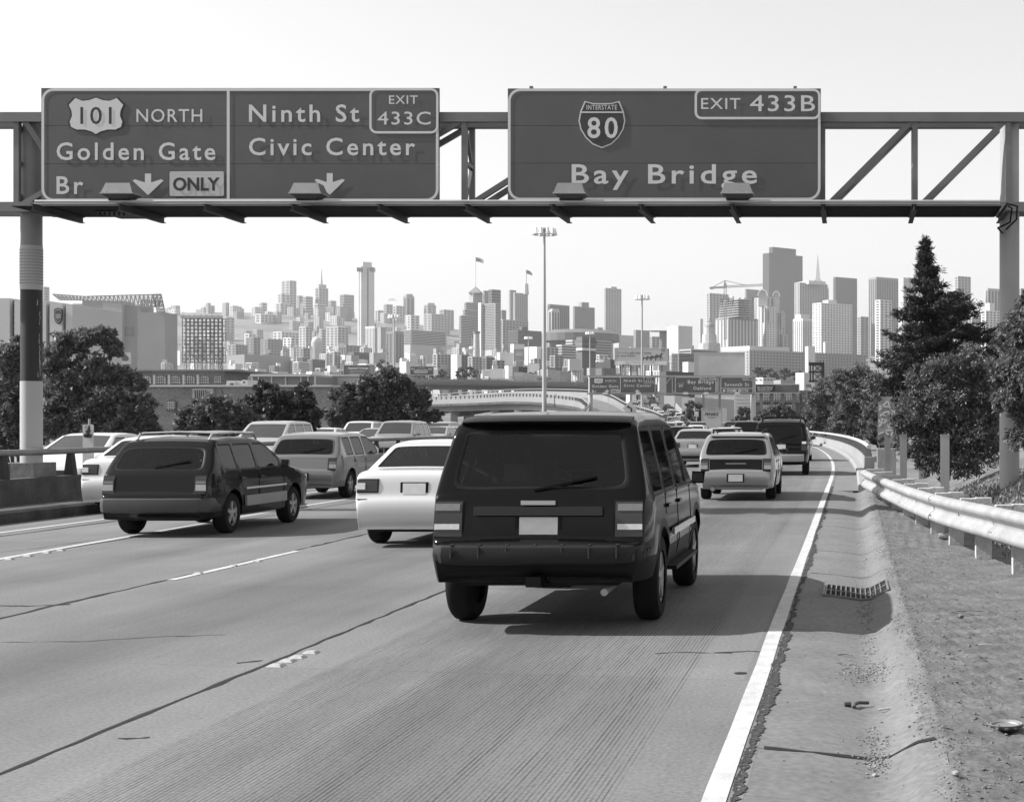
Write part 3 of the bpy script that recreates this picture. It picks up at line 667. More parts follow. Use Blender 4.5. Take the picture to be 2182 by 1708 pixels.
# ------------------------------------------------------------------ signs
def rring(x0, x1, z0, z1, r, wd, rn=6, only=None):
    "rounded border ring as quads (x,z)"
    def loop(i):
        rr = max(r-i, .001); pts = []
        for cx, cz, s in ((x1-i-rr,z1-i-rr,0),(x0+i+rr,z1-i-rr,1),(x0+i+rr,z0+i+rr,2),(x1-i-rr,z0+i+rr,3)):
            for k in range(rn+1): t = math.pi/2*(s+k/rn); pts.append((cx+rr*math.cos(t), cz+rr*math.sin(t)))
        return pts
    A, B = loop(0), loop(wd); n = len(A)
    return A+B, [(i,(i+1) % n,n+(i+1) % n,n+i) for i in range(n)]
class Sign:
    def __init__(s, name, label, mapf, rect, Z, group, rows=3, lit=True, post=None):
        s.mp = mapf; s.Z = Z; a = mapf(rect[0],rect[1]); b_ = mapf(rect[2],rect[3]); s.a, s.b = P(*a,Z), P(*b_,Z)
        s.k = (s.b.x-s.a.x)/(rect[2]-rect[0]); s.t = .02*max(1,Z/60)
        s.root = empty(name, ((s.a.x+s.b.x)/2, Z, s.b.z), label, 'highway sign', group)
        h = (s.a.z-s.b.z)/rows
        for r in range(rows):
            q = MB(); q.box(s.a.x,s.b.x,Z,Z+.05,s.b.z+h*r+.003,s.b.z+h*(r+1)-.003); q.build('panel', sign_green, s.root)
    def pt(s, x, y, lay=1): p = P(*s.mp(x,y), s.Z); p.y = s.Z-s.t*lay*.3; return p
    def ring(s, x0,y0,x1,y1, r, wd, mat=None, fill=None, name='border'):
        p, q = s.pt(x0,y0), s.pt(x1,y1)
        if fill:
            p.y -= s.t*.15; q.y = p.y; f = MB(); vs, _ = rring(p.x,q.x,q.z,p.z,r*s.k,wd*s.k); n = len(vs)//2; f.add([(x,p.y,z) for x,z in vs[:n]], [tuple(range(n))]); f.build('tab_panel', fill, s.root); p.y -= s.t*.3
        vs, fs = rring(p.x,q.x,q.z,p.z,r*s.k,wd*s.k); m_ = MB(); m_.add([(x,p.y,z) for x,z in vs], fs); m_.build(name, mat or sign_white, s.root)
    def text(s, body, x0,y0,x1,y1, mat=None, lay=2, shear=0): return text(body, s.pt(x0,y0,lay), s.pt(x1,y1,lay), mat or sign_white, s.root, shear=shear)
    def poly(s, pts, mat=None, lay=2, name='symbol'):
        q = [s.pt(x,y,lay) for x,y in pts]; m_ = MB(); m_.add(q, [tuple(range(len(q)))]); return m_.build(name, mat or sign_white, s.root)
    def arrow(s, x0,y0,x1,y1, mat=None, rot=0):
        w_, h_ = x1-x0, y1-y0; pts = [(.40,0),(.60,0),(.60,.42),(.92,.27),(1.0,.33),(.52,1.0),(.48,1.0),(0,.33),(.08,.27),(.40,.42)]
        c, s_ = math.cos(rot), math.sin(rot); out = []
        for u, v in pts: dx, dy = (u-.5)*w_, (v-.5)*h_; out.append(((x0+x1)/2+dx*c-dy*s_, (y0+y1)/2+dx*s_+dy*c))
        s.poly(out, mat, 2, 'arrow')
    def shield(s, x0,y0,x1,y1, kind):
        if kind == 'us': half = [(0,.0),(.25,.07),(.5,.09),(.76,.01),(1,.2),(.9,.36),(.88,.5),(.97,.66),(.92,.8),(.72,.875),(.42,.875),(.16,.93),(0,1)]
        else: half = [(0,.05),(.4,.045),(.74,0),(.93,.22),(1,.42),(.92,.6),(.7,.78),(.4,.92),(0,1)]
        full = half+[(-u,v) for u,v in reversed(half[1:-1])]
        def sc(k, lay, mat): s.poly([((x0+x1)/2+u*k*(x1-x0)/2, (y0+y1)/2+(v-.5)*k*(y1-y0)) for u,v in full], mat, lay, 'shield')
        if kind == 'us': sc(1.04, 1.3, sign_black); sc(.97, 1.8, sign_white)
        else:
            sc(1.0, 1.3, sign_white); sc(.945, 1.8, sign_blue)
            yb = y0+(y1-y0)*.225; m0 = (x0+x1)/2; hw = (x1-x0)*.45; s.poly([(m0-hw,yb),(m0+hw,yb),(m0+hw,yb+(y1-y0)*.03),(m0-hw,yb+(y1-y0)*.03)], sign_white, 2.3, 'shield_bar')
def m1(cx, cy): return cx*.44361, 165.26+cy*.44361
def m2(cx, cy): return 920.7+cx*.57803, 165.26+cy*.57803
def left_sign(mapf, Z, label, group):
    s = Sign('highway_sign', label, mapf, (198,50,2109,597), Z, group)
    s.ring(200,52,2107,595,58,13)
    s.poly([(1090,60),(1104,60),(1104,590),(1090,590)], None, 1.2, 'divider')
    s.shield(328,95,597,275,'us'); s.text('101',388,142,538,225,sign_black,2.6); s.text('NORTH',657,152,973,215)
    s.text('Golden Gate',273,312,1036,398); s.text('Br',273,475,402,560); s.arrow(638,462,787,563)
    s.ring(812,447,1080,573,12,3,sign_black,sign_pale,'only_border'); s.text('ONLY',833,480,1057,545,sign_black,3)
    s.text('Ninth St',1197,130,1727,215); s.text('Civic Center',1197,290,1995,375); s.arrow(1512,460,1658,562)
    s.ring(1775,52,2107,270,36,11,None,sign_green,'exit_border'); s.text('EXIT',1870,88,2008,128,None,3); s.text('433C',1815,165,2070,228,None,3)
    return s
left_sign(m1, ZG, 'large dark overhead sign reading Golden Gate Br and Ninth St Civic Center', 'overhead highway signs')
s = Sign('highway_sign', 'large dark overhead sign reading Bay Bridge with interstate 80 shield', m2, (279,40,1433,454), ZG, 'overhead highway signs')
s.ring(280,41,1432,453,46,9.5); s.shield(540,87,713,261,'i'); s.text('INTERSTATE',570,102,682,120,None,3); s.text('80',573,147,685,225,None,3)
s.text('Bay Bridge',515,320,1198,415); s.ring(968,42,1432,155,26,9,None,sign_green,'exit_border'); s.text('EXIT',992,77,1137,117,None,3); s.text('433B',1172,66,1412,126,None,3)
# sign lamps on the walkway
for cx, mp, lab in ((262,None,'silver sign lamp below the word Br on the left sign'),(660,None,'silver sign lamp below the arrow for Ninth St'),(1218,None,'silver sign lamp below the word Bay'),(1572,None,'silver sign lamp below the end of Bridge')):
    X = xg(cx, 27.6); Y = 27.55; z = 5.84
    o = empty('sign_lamp', (X,Y,5.74), lab, 'sign lamp', 'sign lamps on the gantry walkway')
    def fr(w0, d0, z0, w1, d1, z1, nm, mt):
        b = MB(); b.add([(X-w0,Y-d0,z0),(X+w0,Y-d0,z0),(X+w0,Y+d0,z0),(X-w0,Y+d0,z0),(X-w1,Y-d1,z1),(X+w1,Y-d1,z1),(X+w1,Y+d1,z1),(X-w1,Y+d1,z1)],
              [(0,3,2,1),(4,5,6,7),(0,1,5,4),(1,2,6,5),(2,3,7,6),(3,0,4,7)]); b.build(nm, mt, o)
    fr(.17,.13,5.79,.28,.2,5.865,'tray',M('lamp_tray', .05, .5, .1)); fr(.30,.21,5.867,.30,.21,5.89,'rim',alu); fr(.285,.2,5.891,.22,.15,6.07,'housing',M('lamp_housing', .19, .55, .12, 4))
    for dx in (-.19,0,.19):
        b = MB(); b.bar((X+dx,Y-.2,5.886),(X+dx*.8,Y-.17,5.95), .012,.012); b.build('latch', steel, o)
    b = MB(); b.box(X-.2,X+.2,Y-.1,Y+.3,5.765,5.795); b.build('mount', steel_black, o)

# ------------------------------------------------------------------ vehicles
SPECS = {
 'suv': dict(L=4.68, W=1.84, belt=1.10, sill=.42, R=.37, xr=.98, xf=3.70, tumble=.13,
   prof=[(.12,.44),(.02,.48),(0,.52),(0,.70),(.05,.73),(.13,.74),(.15,.95),(.19,1.09),(.22,1.13),(.40,1.60),(.46,1.69),(.60,1.74),(1.2,1.78),(2.1,1.79),(2.55,1.76),(2.75,1.70),(3.38,1.17),(3.5,1.12),(4.0,1.08),(4.45,.98),(4.62,.86),(4.68,.70),(4.68,.5),(4.60,.42)],
   rw=(.225,.405), ws=(2.77,3.36), sw=[(.52,1.18),(1.27,2.02),(2.11,3.02)], clad=True, lights=[(.62,.86,.78,1.06)], pz=.86),
 'ml': dict(L=4.6, W=1.82, belt=1.12, sill=.40, R=.36, xr=.95, xf=3.75, tumble=.12,
   prof=[(.10,.36),(.02,.42),(0,.52),(0,.66),(.04,.70),(.09,.75),(.12,1.05),(.16,1.12),(.19,1.16),(.42,1.60),(.52,1.70),(.8,1.77),(1.4,1.80),(2.1,1.79),(2.5,1.74),(3.4,1.14),(3.6,1.10),(4.1,1.04),(4.42,.92),(4.58,.72),(4.6,.45),(4.52,.38)],
   rw=(.195,.415), ws=(2.52,3.38), sw=[(.62,1.22),(1.30,2.0),(2.08,3.0)], clad=False, lights=[(.66,.88,.80,1.10)], pz=.92),
 'wagon': dict(L=4.40, W=1.70, belt=.97, sill=.28, R=.31, xr=.92, xf=3.44, tumble=.14,
   prof=[(.10,.28),(.02,.33),(0,.40),(0,.60),(.05,.64),(.09,.67),(.11,.86),(.15,.93),(.19,.97),(.50,1.33),(.58,1.40),(.75,1.44),(1.3,1.47),(2.0,1.465),(2.35,1.43),(3.22,1.02),(3.35,.98),(3.9,.90),(4.2,.80),(4.36,.66),(4.4,.5),(4.38,.34),(4.3,.27)],
   rw=(.195,.49), ws=(2.37,3.20), sw=[(.62,1.12),(1.20,1.88),(1.96,2.85)], clad=False, lights=[(.60,.82,.66,.90)], pz=.50),
 'sedan': dict(L=4.50, W=1.75, belt=.96, sill=.25, R=.31, xr=.98, xf=3.66, tumble=.16,
   prof=[(.08,.28),(.02,.34),(0,.44),(0,.60),(.04,.66),(.07,.70),(.09,.90),(.13,.99),(.20,1.03),(.52,1.05),(.62,1.06),(1.22,1.36),(1.38,1.41),(1.8,1.44),(2.3,1.43),(2.6,1.38),(3.42,1.00),(3.55,.96),(4.0,.86),(4.3,.74),(4.45,.60),(4.5,.45),(4.48,.30),(4.4,.24)],
   rw=(.64,1.20), ws=(2.62,3.40), sw=[(1.12,1.30),(1.38,2.05),(2.13,2.98)], clad=False, lights=[(.50,.80,.76,.92)], pz=.80),
 'hatch': dict(L=3.9, W=1.68, belt=.95, sill=.27, R=.30, xr=.72, xf=3.16, tumble=.14,
   prof=[(.08,.30),(.02,.34),(0,.42),(0,.60),(.05,.66),(.08,.86),(.13,.98),(.45,1.38),(.58,1.44),(1.1,1.48),(1.7,1.47),(2.05,1.42),(2.85,1.02),(3.0,.97),(3.5,.86),(3.75,.74),(3.88,.58),(3.9,.36),(3.82,.27)],
   rw=(.15,.44), ws=(2.07,2.83), sw=[(.6,1.0),(1.08,1.72),(1.8,2.5)], clad=False, lights=[(.60,.80,.70,.95)], pz=.62),
 'van': dict(L=4.8, W=1.94, belt=1.08, sill=.32, R=.33, xr=.95, xf=3.85, tumble=.10,
   prof=[(.08,.36),(.02,.40),(0,.46),(0,.64),(.05,.68),(.08,1.0),(.11,1.10),(.32,1.62),(.42,1.70),(.8,1.75),(2.0,1.77),(2.5,1.74),(2.8,1.66),(3.75,1.10),(3.9,1.04),(4.4,.90),(4.7,.74),(4.8,.5),(4.72,.32)],
   rw=(.12,.31), ws=(2.85,3.73), sw=[(.48,1.30),(1.38,2.3),(2.4,3.25)], clad=False, lights=[(.72,.92,.75,1.1)], pz=.86),
}
def paint(name, v, metal=0.0, rough=.22): return M('paint_'+name, v, rough, 0, 1, metal=metal, coat=.42 if v < .05 else .6, spec=.02 if v < .05 else .5)
PAINTS = {'black':paint('black',.004),'dark':paint('dark',.009),'grey':paint('grey',.09,.3),'silver':paint('silver',.28,.45),'white':paint('white',.55),'pale':paint('pale',.34,.2),'mid':paint('mid',.16,.3)}
def rear_x(S, z, front=False):
    pr = S['prof']; top = max(range(len(pr)), key=lambda i: pr[i][1]); seq = pr[:top+1] if not front else pr[top:][::-1]
    return interp(z, [(q[1], q[0]) for q in seq])
def halfw(S, x, z):
    L, W = S['L'], S['W']; roof = max(q[1] for q in S['prof']); pl = 1.0
    if x < .5: pl -= .12*((.5-x)/.5)**2.2
    if x > L-.7: pl -= .17*((x-L+.7)/.7)**2
    if z <= .62: sd = lerp(.945, 1.0, max(0,(z-S['sill'])/(.62-S['sill'])))
    elif z <= S['belt']: sd = lerp(1.0, .965, (z-.62)/(S['belt']-.62))
    else: q = (z-S['belt'])/(roof-S['belt']); sd = .965-S['tumble']*1.45*q**1.15
    return W/2*pl*sd
def car_shell(S):
    pr = S['prof']; Ra = S['R']+.065; marks = []
    for xc in (S['xr'], S['xf']): marks += [xc+Ra*math.cos(math.pi*k/10) for k in range(11)]
    for a_, b_ in S['sw']: marks += [a_, b_]
    marks += list(S['rw'])+list(S['ws'])
    st = []
    for (xa,za),(xb,zb) in zip(pr, pr[1:]):
        ts = {0.0}
        if abs(xb-xa) > 1e-6:
            for mk in marks:
                t = (mk-xa)/(xb-xa)
                if 0.001 < t < .999: ts.add(t)
        ln = math.hypot(xb-xa, zb-za); n = int(ln/.22)
        for k in range(1, n+1): ts.add(k/(n+1))
        st += [(lerp(xa,xb,t), lerp(za,zb,t)) for t in sorted(ts)]
    st.append(pr[-1]); roof = max(q[1] for q in pr); belt = S['belt']; wt = belt+.80*(roof-belt)
    def bot(x):
        b = S['sill']
        for xc in (S['xr'], S['xf']):
            d = abs(x-xc)
            if d < Ra: b = max(b, S['R']+math.sqrt(max(0,Ra*Ra-d*d)))
        return b
    bm = bmesh.new(); rings = []
    for x, t in st:
        b = min(bot(x), t-.03); ts = t-.035; lev = [b, lerp(b,belt-.05,.3), lerp(b,belt-.05,.62), belt-.05, belt, wt, ts]; half = []
        for i, z in enumerate(lev):
            z = min(z, ts) if i else b
            half.append((halfw(S,x,z), z))
        wT = halfw(S,x,t); half += [(wT-.028,t-.008),(wT*.84,t+.006),(wT*.45,t+.016)]
        ring = [bm.verts.new((-y,x,z)) for y,z in half]+[bm.verts.new((0,x,t+.02))]+[bm.verts.new((y,x,z)) for y,z in reversed(half)]
        rings.append(ring)
    groups = {}; n = len(rings[0])
    for i in range(len(rings)-1):
        xm = (st[i][0]+st[i+1][0])/2; zm = (st[i][1]+st[i+1][1])/2
        for k in range(n-1):
            vs = [rings[i][k], rings[i][k+1], rings[i+1][k+1], rings[i+1][k]]
            try: f = bm.faces.new(vs)
            except ValueError: continue
            kk = min(k, n-2-k); side = 'L' if k < n//2 else 'R'
            if kk == 4 and zm > S['belt']+.10:
                for w_, (a_, b_) in enumerate(S['sw']):
                    if a_ < xm < b_: groups.setdefault(('side',w_,side), []).append(f)
            if kk in (8,9):
                if S['rw'][0] < xm < S['rw'][1] and xm < S['L']/2: groups.setdefault(('rear',), []).append(f)
                if S['ws'][0] < xm < S['ws'][1]: groups.setdefault(('front',), []).append(f)
            if S['clad'] and kk == 0: f.material_index = 1
            if S['clad'] and zm < .735 and xm < .1: f.material_index = 1
    for r in (rings[0], rings[-1]):
        try: bm.faces.new(r)
        except ValueError: pass
    bmesh.ops.recalc_face_normals(bm, faces=bm.faces)
    idx = 2; keys = []
    for k, fs in groups.items():
        fs = [f for f in fs if f.is_valid and f.calc_area() > 1e-6]
        if not fs: continue
        r = bmesh.ops.inset_region(bm, faces=fs, thickness=.022, depth=-.008, use_even_offset=True, use_boundary=True)
        for f in r['faces']: f.material_index = 1
        for f in fs: f.material_index = idx
        keys.append(k); idx += 1
    bmesh.ops.remove_doubles(bm, verts=bm.verts, dist=.0005)
    for f in bm.faces: f.smooth = True
    return bm, keys
SHELL = {}
def shell_parts(kind):
    if kind in SHELL: return SHELL[kind]
    bm, keys = car_shell(SPECS[kind]); parts = {}
    vv = [tuple(v.co) for v in bm.verts]; bm.verts.index_update()
    for f in bm.faces:
        parts.setdefault('body' if f.material_index < 2 else keys[f.material_index-2], []).append((tuple(v.index for v in f.verts), f.material_index))
    out = {}
    for k, fl in parts.items():
        used = sorted({i for f, _ in fl for i in f}); rm = {a: b for b, a in enumerate(used)}
        out[k] = ([vv[i] for i in used], [tuple(rm[i] for i in f) for f, _ in fl], [m for _, m in fl])
    bm.free(); SHELL[kind] = out
    return out
def patch(S, y0, y1, z0, z1, off=.012, front=False, ny=3, nz=4):
    mb = MB(); vs = []; g = -1 if not front else 1
    for lay in (0, 1):
        for i in range(nz+1):
            z = lerp(z0, z1, i/nz); x = rear_x(S, z, front)
            for j in range(ny+1):
                y = lerp(y0, y1, j/ny); hw = halfw(S, x, z); yy = max(-hw+.01, min(hw-.01, y)) if lay == 0 else y
                xx = x+g*(off if lay == 0 else -.05)
                if abs(y) > hw-.02: xx -= g*.0
                vs.append((yy if lay == 0 else max(-hw+.02, min(hw-.02, y)), xx, z))
    m = ny+1; k = m*(nz+1); fs = []
    for i in range(nz):
        for j in range(ny): a_ = i*m+j; fs += [(a_,a_+1,a_+m+1,a_+m)]
    edge = [j for j in range(m)]+[i*m+ny for i in range(1,nz+1)]+[nz*m+j for j in range(ny-1,-1,-1)]+[i*m for i in range(nz-1,0,-1)]
    fs += [(edge[q], edge[(q+1) % len(edge)], edge[(q+1) % len(edge)]+k, edge[q]+k) for q in range(len(edge))]
    return mb.add(vs, fs)
def wheel_mb(S, x, side, rim=False, n=24):
    R_ = S['R']; tw = .21; yc = side*(S['W']/2-.13); mb = MB()
    if not rim:
        mb.lathe([(R_*.62,-tw/2),(R_*.9,-tw/2),(R_*.985,-tw*.36),(R_,-tw*.2),(R_,tw*.2),(R_*.985,tw*.36),(R_*.9,tw/2),(R_*.62,tw/2)], (yc,x,R_), n, 'X')
        mb.lathe([(.001,-tw*.3),(R_*.64,-tw*.3)], (yc,x,R_), n, 'X'); mb.lathe([(.001,tw*.3),(R_*.64,tw*.3)], (yc,x,R_), n, 'X')
    else:
        o = side*tw*.42
        mb.lathe([(R_*.66,o-side*.05),(R_*.66,o),(R_*.60,o),(R_*.57,o-side*.03)], (yc,x,R_), n, 'X'); mb.lathe([(.001,o+side*.01),(.05,o+side*.005),(.06,o-side*.03)], (yc,x,R_), 12, 'X')
        for k in range(5):
            t = 2*math.pi*k/5+.3; c, s_ = math.cos(t), math.sin(t)
            mb.bar((yc+o-side*.01,x+.04*c,R_+.04*s_),(yc+o-side*.01,x+R_*.6*c,R_+R_*.6*s_), .03, .055, up=(0,-s_,c))
    return mb
FARMESH = {}
def far_mesh(kind, col):
    key = (kind, col)
    if key in FARMESH: return FARMESH[key]
    S = SPECS[kind]; pt = shell_parts(kind); mb = MB()
    for k, (v, f, m_) in pt.items():
        n = len(mb.v); mb.v += v; mb.f += [tuple(i+n for i in q) for q in f]; mb.m += m_ if k == 'body' else [2]*len(f)
    for x in (S['xr'], S['xf']):
        for sd in (-1, 1): q = wheel_mb(S, x, sd, n=12); mb.add(q.v, q.f, 3)
    W2 = S['W']/2; mb.box(-W2+.3,W2-.3,.25,S['L']-.3,S['sill']-.03,S['sill']+.35,1); mb.box(-W2+.1,W2-.1,S['xr']+.5,S['xf']-.5,S['sill']-.02,S['sill']+.06,1)
    for (y0,y1,z0,z1) in S['lights']:
        for sd in (-1, 1): q = patch(S, *sorted((sd*y0, sd*y1)), z0, z1); mb.add(q.v, q.f, 4); q = patch(S, *sorted((sd*.45, sd*.78)), .62, .74, front=True); mb.add(q.v, q.f, 5)
    q = patch(S, -.26,.26,S['pz']-.07,S['pz']+.07); mb.add(q.v, q.f, 5)
    q = patch(S, -.35,.35,.42,.58, front=True); mb.add(q.v, q.f, 1)
    for sd in (-1, 1): mb.obox((sd*(W2+.06), S['ws'][1]-.42, S['belt']+.06), .16,.08,.12, 0, 0)
    me = bpy.data.meshes.new(kind+'_'+col); me.from_pydata(mb.v, [], mb.f)
    for mt in (PAINTS[col], trim, win_car, rubber, tail_lens, tail_clear): me.materials.append(mt)
    me.polygons.foreach_set('material_index', mb.m); me.shade_smooth(); me.set_sharp_from_angle(angle=math.radians(38))
    FARMESH[key] = me
    return me
win_car = M('far_car_glass', .03, .08, 0, spec=.9)
def far_car(kind, col, loc, rz, name, label, cat, group):
    o = bpy.data.objects.new(name, far_mesh(kind, col)); COL.objects.link(o); o.location = loc; o.rotation_euler = (0,0,rz); return tag(o, label, cat, group)
def pm(root, name, vs, fs, mats, ms=None, smooth=38, parent=None):
    me = bpy.data.meshes.new(name); me.from_pydata(vs, [], fs)
    for mt in mats: me.materials.append(mt)
    if ms: me.polygons.foreach_set('material_index', ms)
    me.shade_smooth(); me.set_sharp_from_angle(angle=math.radians(smooth))
    o = bpy.data.objects.new(name, me); COL.objects.link(o); o.parent = parent or root
    return o
def soft(o):
    md = o.modifiers.new('round', 'SUBSURF'); md.levels = 1; md.render_levels = 2; return o
def near_car(kind, col, name, label, cat, loc, rz=0.0, glass=None, rack=None, seats=True, wiper=True, bump=None, extra=None, group=None, rimmat=None):
    S = SPECS[kind]; root = empty(name, loc, label, cat, group, rz); pt = shell_parts(kind); glass = glass or g_tint; pc = PAINTS[col]
    W2 = S['W']/2; L = S['L']
    def add(nm, mb, mt, parent=None, sm=38): return pm(root, nm, mb.v, mb.f, [mt], None, sm, parent)
    for k, (v, f, m_) in pt.items():
        if k == 'body': body = soft(pm(root, 'body', v, f, [pc, trim], m_, 60))
    for k, (v, f, m_) in pt.items():
        if k == 'body': continue
        soft(pm(root, {'side':'side_window','rear':'rear_window','front':'windshield'}[k[0]], v, f, [glass if k[0] != 'front' else g_clear]))
    for x in (S['xr'], S['xf']):
        for sd in (-1, 1):
            t = add('wheel', wheel_mb(S, x, sd, n=32), rubber); add('rim', wheel_mb(S, x, sd, True), rimmat or alu, t)
    b = MB(); b.box(-W2+.28,W2-.28,.16,L-.25,S['sill']-.04,S['sill']+.30); b.box(-W2+.08,W2-.08,S['xr']+.45,S['xf']-.45,S['sill']-.02,S['sill']+.12); add('underbody', b, trim)
    for (y0,y1,z0,z1) in S['lights']:
        for sd in (-1, 1):
            a_, c_ = sorted((sd*y0, sd*y1)); add('lamp_surround', patch(S, a_-.015, c_+.015, z0-.015, z1+.015, .008), trim); tl = add('tail_light', patch(S, a_, c_, z0, z1, .014), tail_lens)
            yi, yo = (a_, c_) if sd > 0 else (c_, a_)      # inner and outer edge
            def lens(nm, u0, u1, v0, v1, mt): add(nm, patch(S, *sorted((lerp(yi,yo,u0), lerp(yi,yo,u1))), lerp(z0,z1,v0), lerp(z0,z1,v1), .02), mt, tl)
            amber = M('amber_lens', .16, .2, .1, 30)
            if kind == 'suv': lens('amber_lens', .08, .92, .74, .94, amber); lens('clear_lens', .08, .92, .2, .36, tail_clear)
            elif kind == 'wagon': lens('clear_lens', .06, .9, .10, .5, M('wagon_lens', .33, .18, .1, 20)); lens('amber_lens', .06, .9, .55, .72, amber)
            elif kind == 'sedan': lens('clear_lens', .55, .93, .2, .75, tail_clear)
            elif kind == 'ml': lens('clear_lens', .1, .9, .72, .95, tail_clear)
            else: lens('clear_lens', .1, .9, .35, .5, tail_clear)
    for sd in (-1, 1): add('headlight', patch(S, *sorted((sd*.42, sd*.78)), .64, .76, .012, True), tail_clear)
    add('grille', patch(S, -.36,.36,.60,.74,.012, True), trim)
    pl = add('plate_recess', patch(S, -.19,.19,S['pz']-.09,S['pz']+.09,.006), trim); add('license_plate', patch(S, -.155,.155,S['pz']-.075,S['pz']+.075,.014), plate_mat, pl)
    for sd in (-1, 1):
        xm = S['ws'][1]-.42; b = MB()
        b.add([(sd*(W2-.06),xm,S['belt']),(sd*(W2+.02),xm-.03,S['belt']-.0),(sd*(W2+.145),xm-.06,S['belt']),(sd*(W2+.16),xm-.06,S['belt']+.115),(sd*(W2+.03),xm-.05,S['belt']+.12),
               (sd*(W2+.02),xm+.06,S['belt']+.02),(sd*(W2+.13),xm+.05,S['belt']+.03),(sd*(W2+.14),xm+.05,S['belt']+.10),(sd*(W2+.03),xm+.06,S['belt']+.11)],
              [(1,2,3,4),(5,8,7,6),(1,5,6,2),(2,6,7,3),(3,7,8,4),(4,8,5,1),(0,1,5)]); mr_ = add('side_mirror', b, pc if col != 'black' else trim)
        b = MB(); b.box(*sorted((sd*(W2+.035), sd*(W2+.14))), xm-.07, xm-.062, S['belt']+.015, S['belt']+.105); add('mirror_glass', b, win_car, mr_)
        for (a_, c_) in S['sw'][-2:]:
            zz = S['belt']-.13; hw = halfw(S, a_+.1, zz); b = MB(); b.box(*sorted((sd*(hw-.005), sd*(hw+.025))), a_-.02, a_+.16, zz-.015, zz+.015); add('door_handle', b, pc)
    roof = max(q[1] for q in S['prof'])
    zc = S['prof'][4][1]; add('bumper_seam', patch(S, -W2*.93, W2*.93, zc-.006, zc+.006, .003, nz=1, ny=8), trim)
    for sd in (-1, 1):
        for (a_, c_) in list(zip([q[1] for q in S['sw'][-2:]], [q[0] for q in S['sw'][-1:]]))+[(S['sw'][-1][1]+.12,)*2, (S['sw'][-2][0]-.05,)*2]:
            xm_ = (a_+c_)/2; b = MB(); zl = zs(S['sill']+.06 if abs(xm_-S['xr']) > S['R']+.1 and abs(xm_-S['xf']) > S['R']+.1 else S['R']*2+.16, S['belt']-.02, .08)
            for z0_, z1_ in zip(zl, zl[1:]): b.bar((sd*halfw(S,xm_,z0_),xm_,z0_),(sd*halfw(S,xm_,z1_),xm_,z1_), .008,.008)
            add('door_seam', b, trim)
    if wiper:
        xr_ = rear_x(S, S['belt']+.06)-.02; b = MB(); b.bar((-.05,xr_,S['belt']+.05),(.45,rear_x(S,S['belt']+.16)-.025,S['belt']+.16), .02,.018); add('rear_wiper', b, trim)
    if rack:
        for sd in (-1, 1):
            y = sd*(halfw(S, 1.5, roof)-.1); b = MB(); b.tube([(y,.7,roof-.04),(y,.8,roof+.05),(y,1.6,roof+.07),(y,2.4,roof+.05),(y,2.5,roof-.04)], .018, 8); add('roof_rail', b, trim if rack != 'pipe' else alu)
        for x in (() if rack == 'rails' else (1.0,2.1) if rack != 'pipe' else (.95,1.6,2.3)):
            yy = halfw(S, x, roof)-.06; b = MB(); b.tube([(-yy,x,roof+.065),(0,x,roof+.085),(yy,x,roof+.065)], .016, 8); add('cross_bar', b, trim if rack != 'pipe' else alu)
    if seats:
        for y, xs_ in ((-.38,L*.50),(.38,L*.50),(-.4,L*.29),(.4,L*.29)):
            zb = S['sill']+.30; b = MB(); b.add([(y-.24,xs_-.02,zb),(y+.24,xs_-.02,zb),(y+.22,xs_-.2,S['belt']+.07),(y-.22,xs_-.2,S['belt']+.07),(y-.24,xs_+.1,zb),(y+.24,xs_+.1,zb),(y+.2,xs_-.1,S['belt']+.07),(y-.2,xs_-.1,S['belt']+.07)],
                  [(0,1,2,3),(4,7,6,5),(0,4,5,1),(1,5,6,2),(2,6,7,3),(3,7,4,0)]); b.obox((y,xs_-.15,S['belt']+.16), .24,.09,.15); add('seat', b, interior)
        b = MB(); b.obox((0,S['ws'][1]-.25,S['belt']-.06), S['W']*.82,.5,.06); add('dashboard', b, interior)
        b = MB(); b.tube([(-.38+.17*math.cos(t*.63),S['ws'][1]-.62+.05*math.sin(t*.63),S['belt']-.02+.16*math.sin(t*.63)) for t in range(11)], .014, 6); add('steering_wheel', b, trim)
    if extra: extra(S, root, add)
    return root

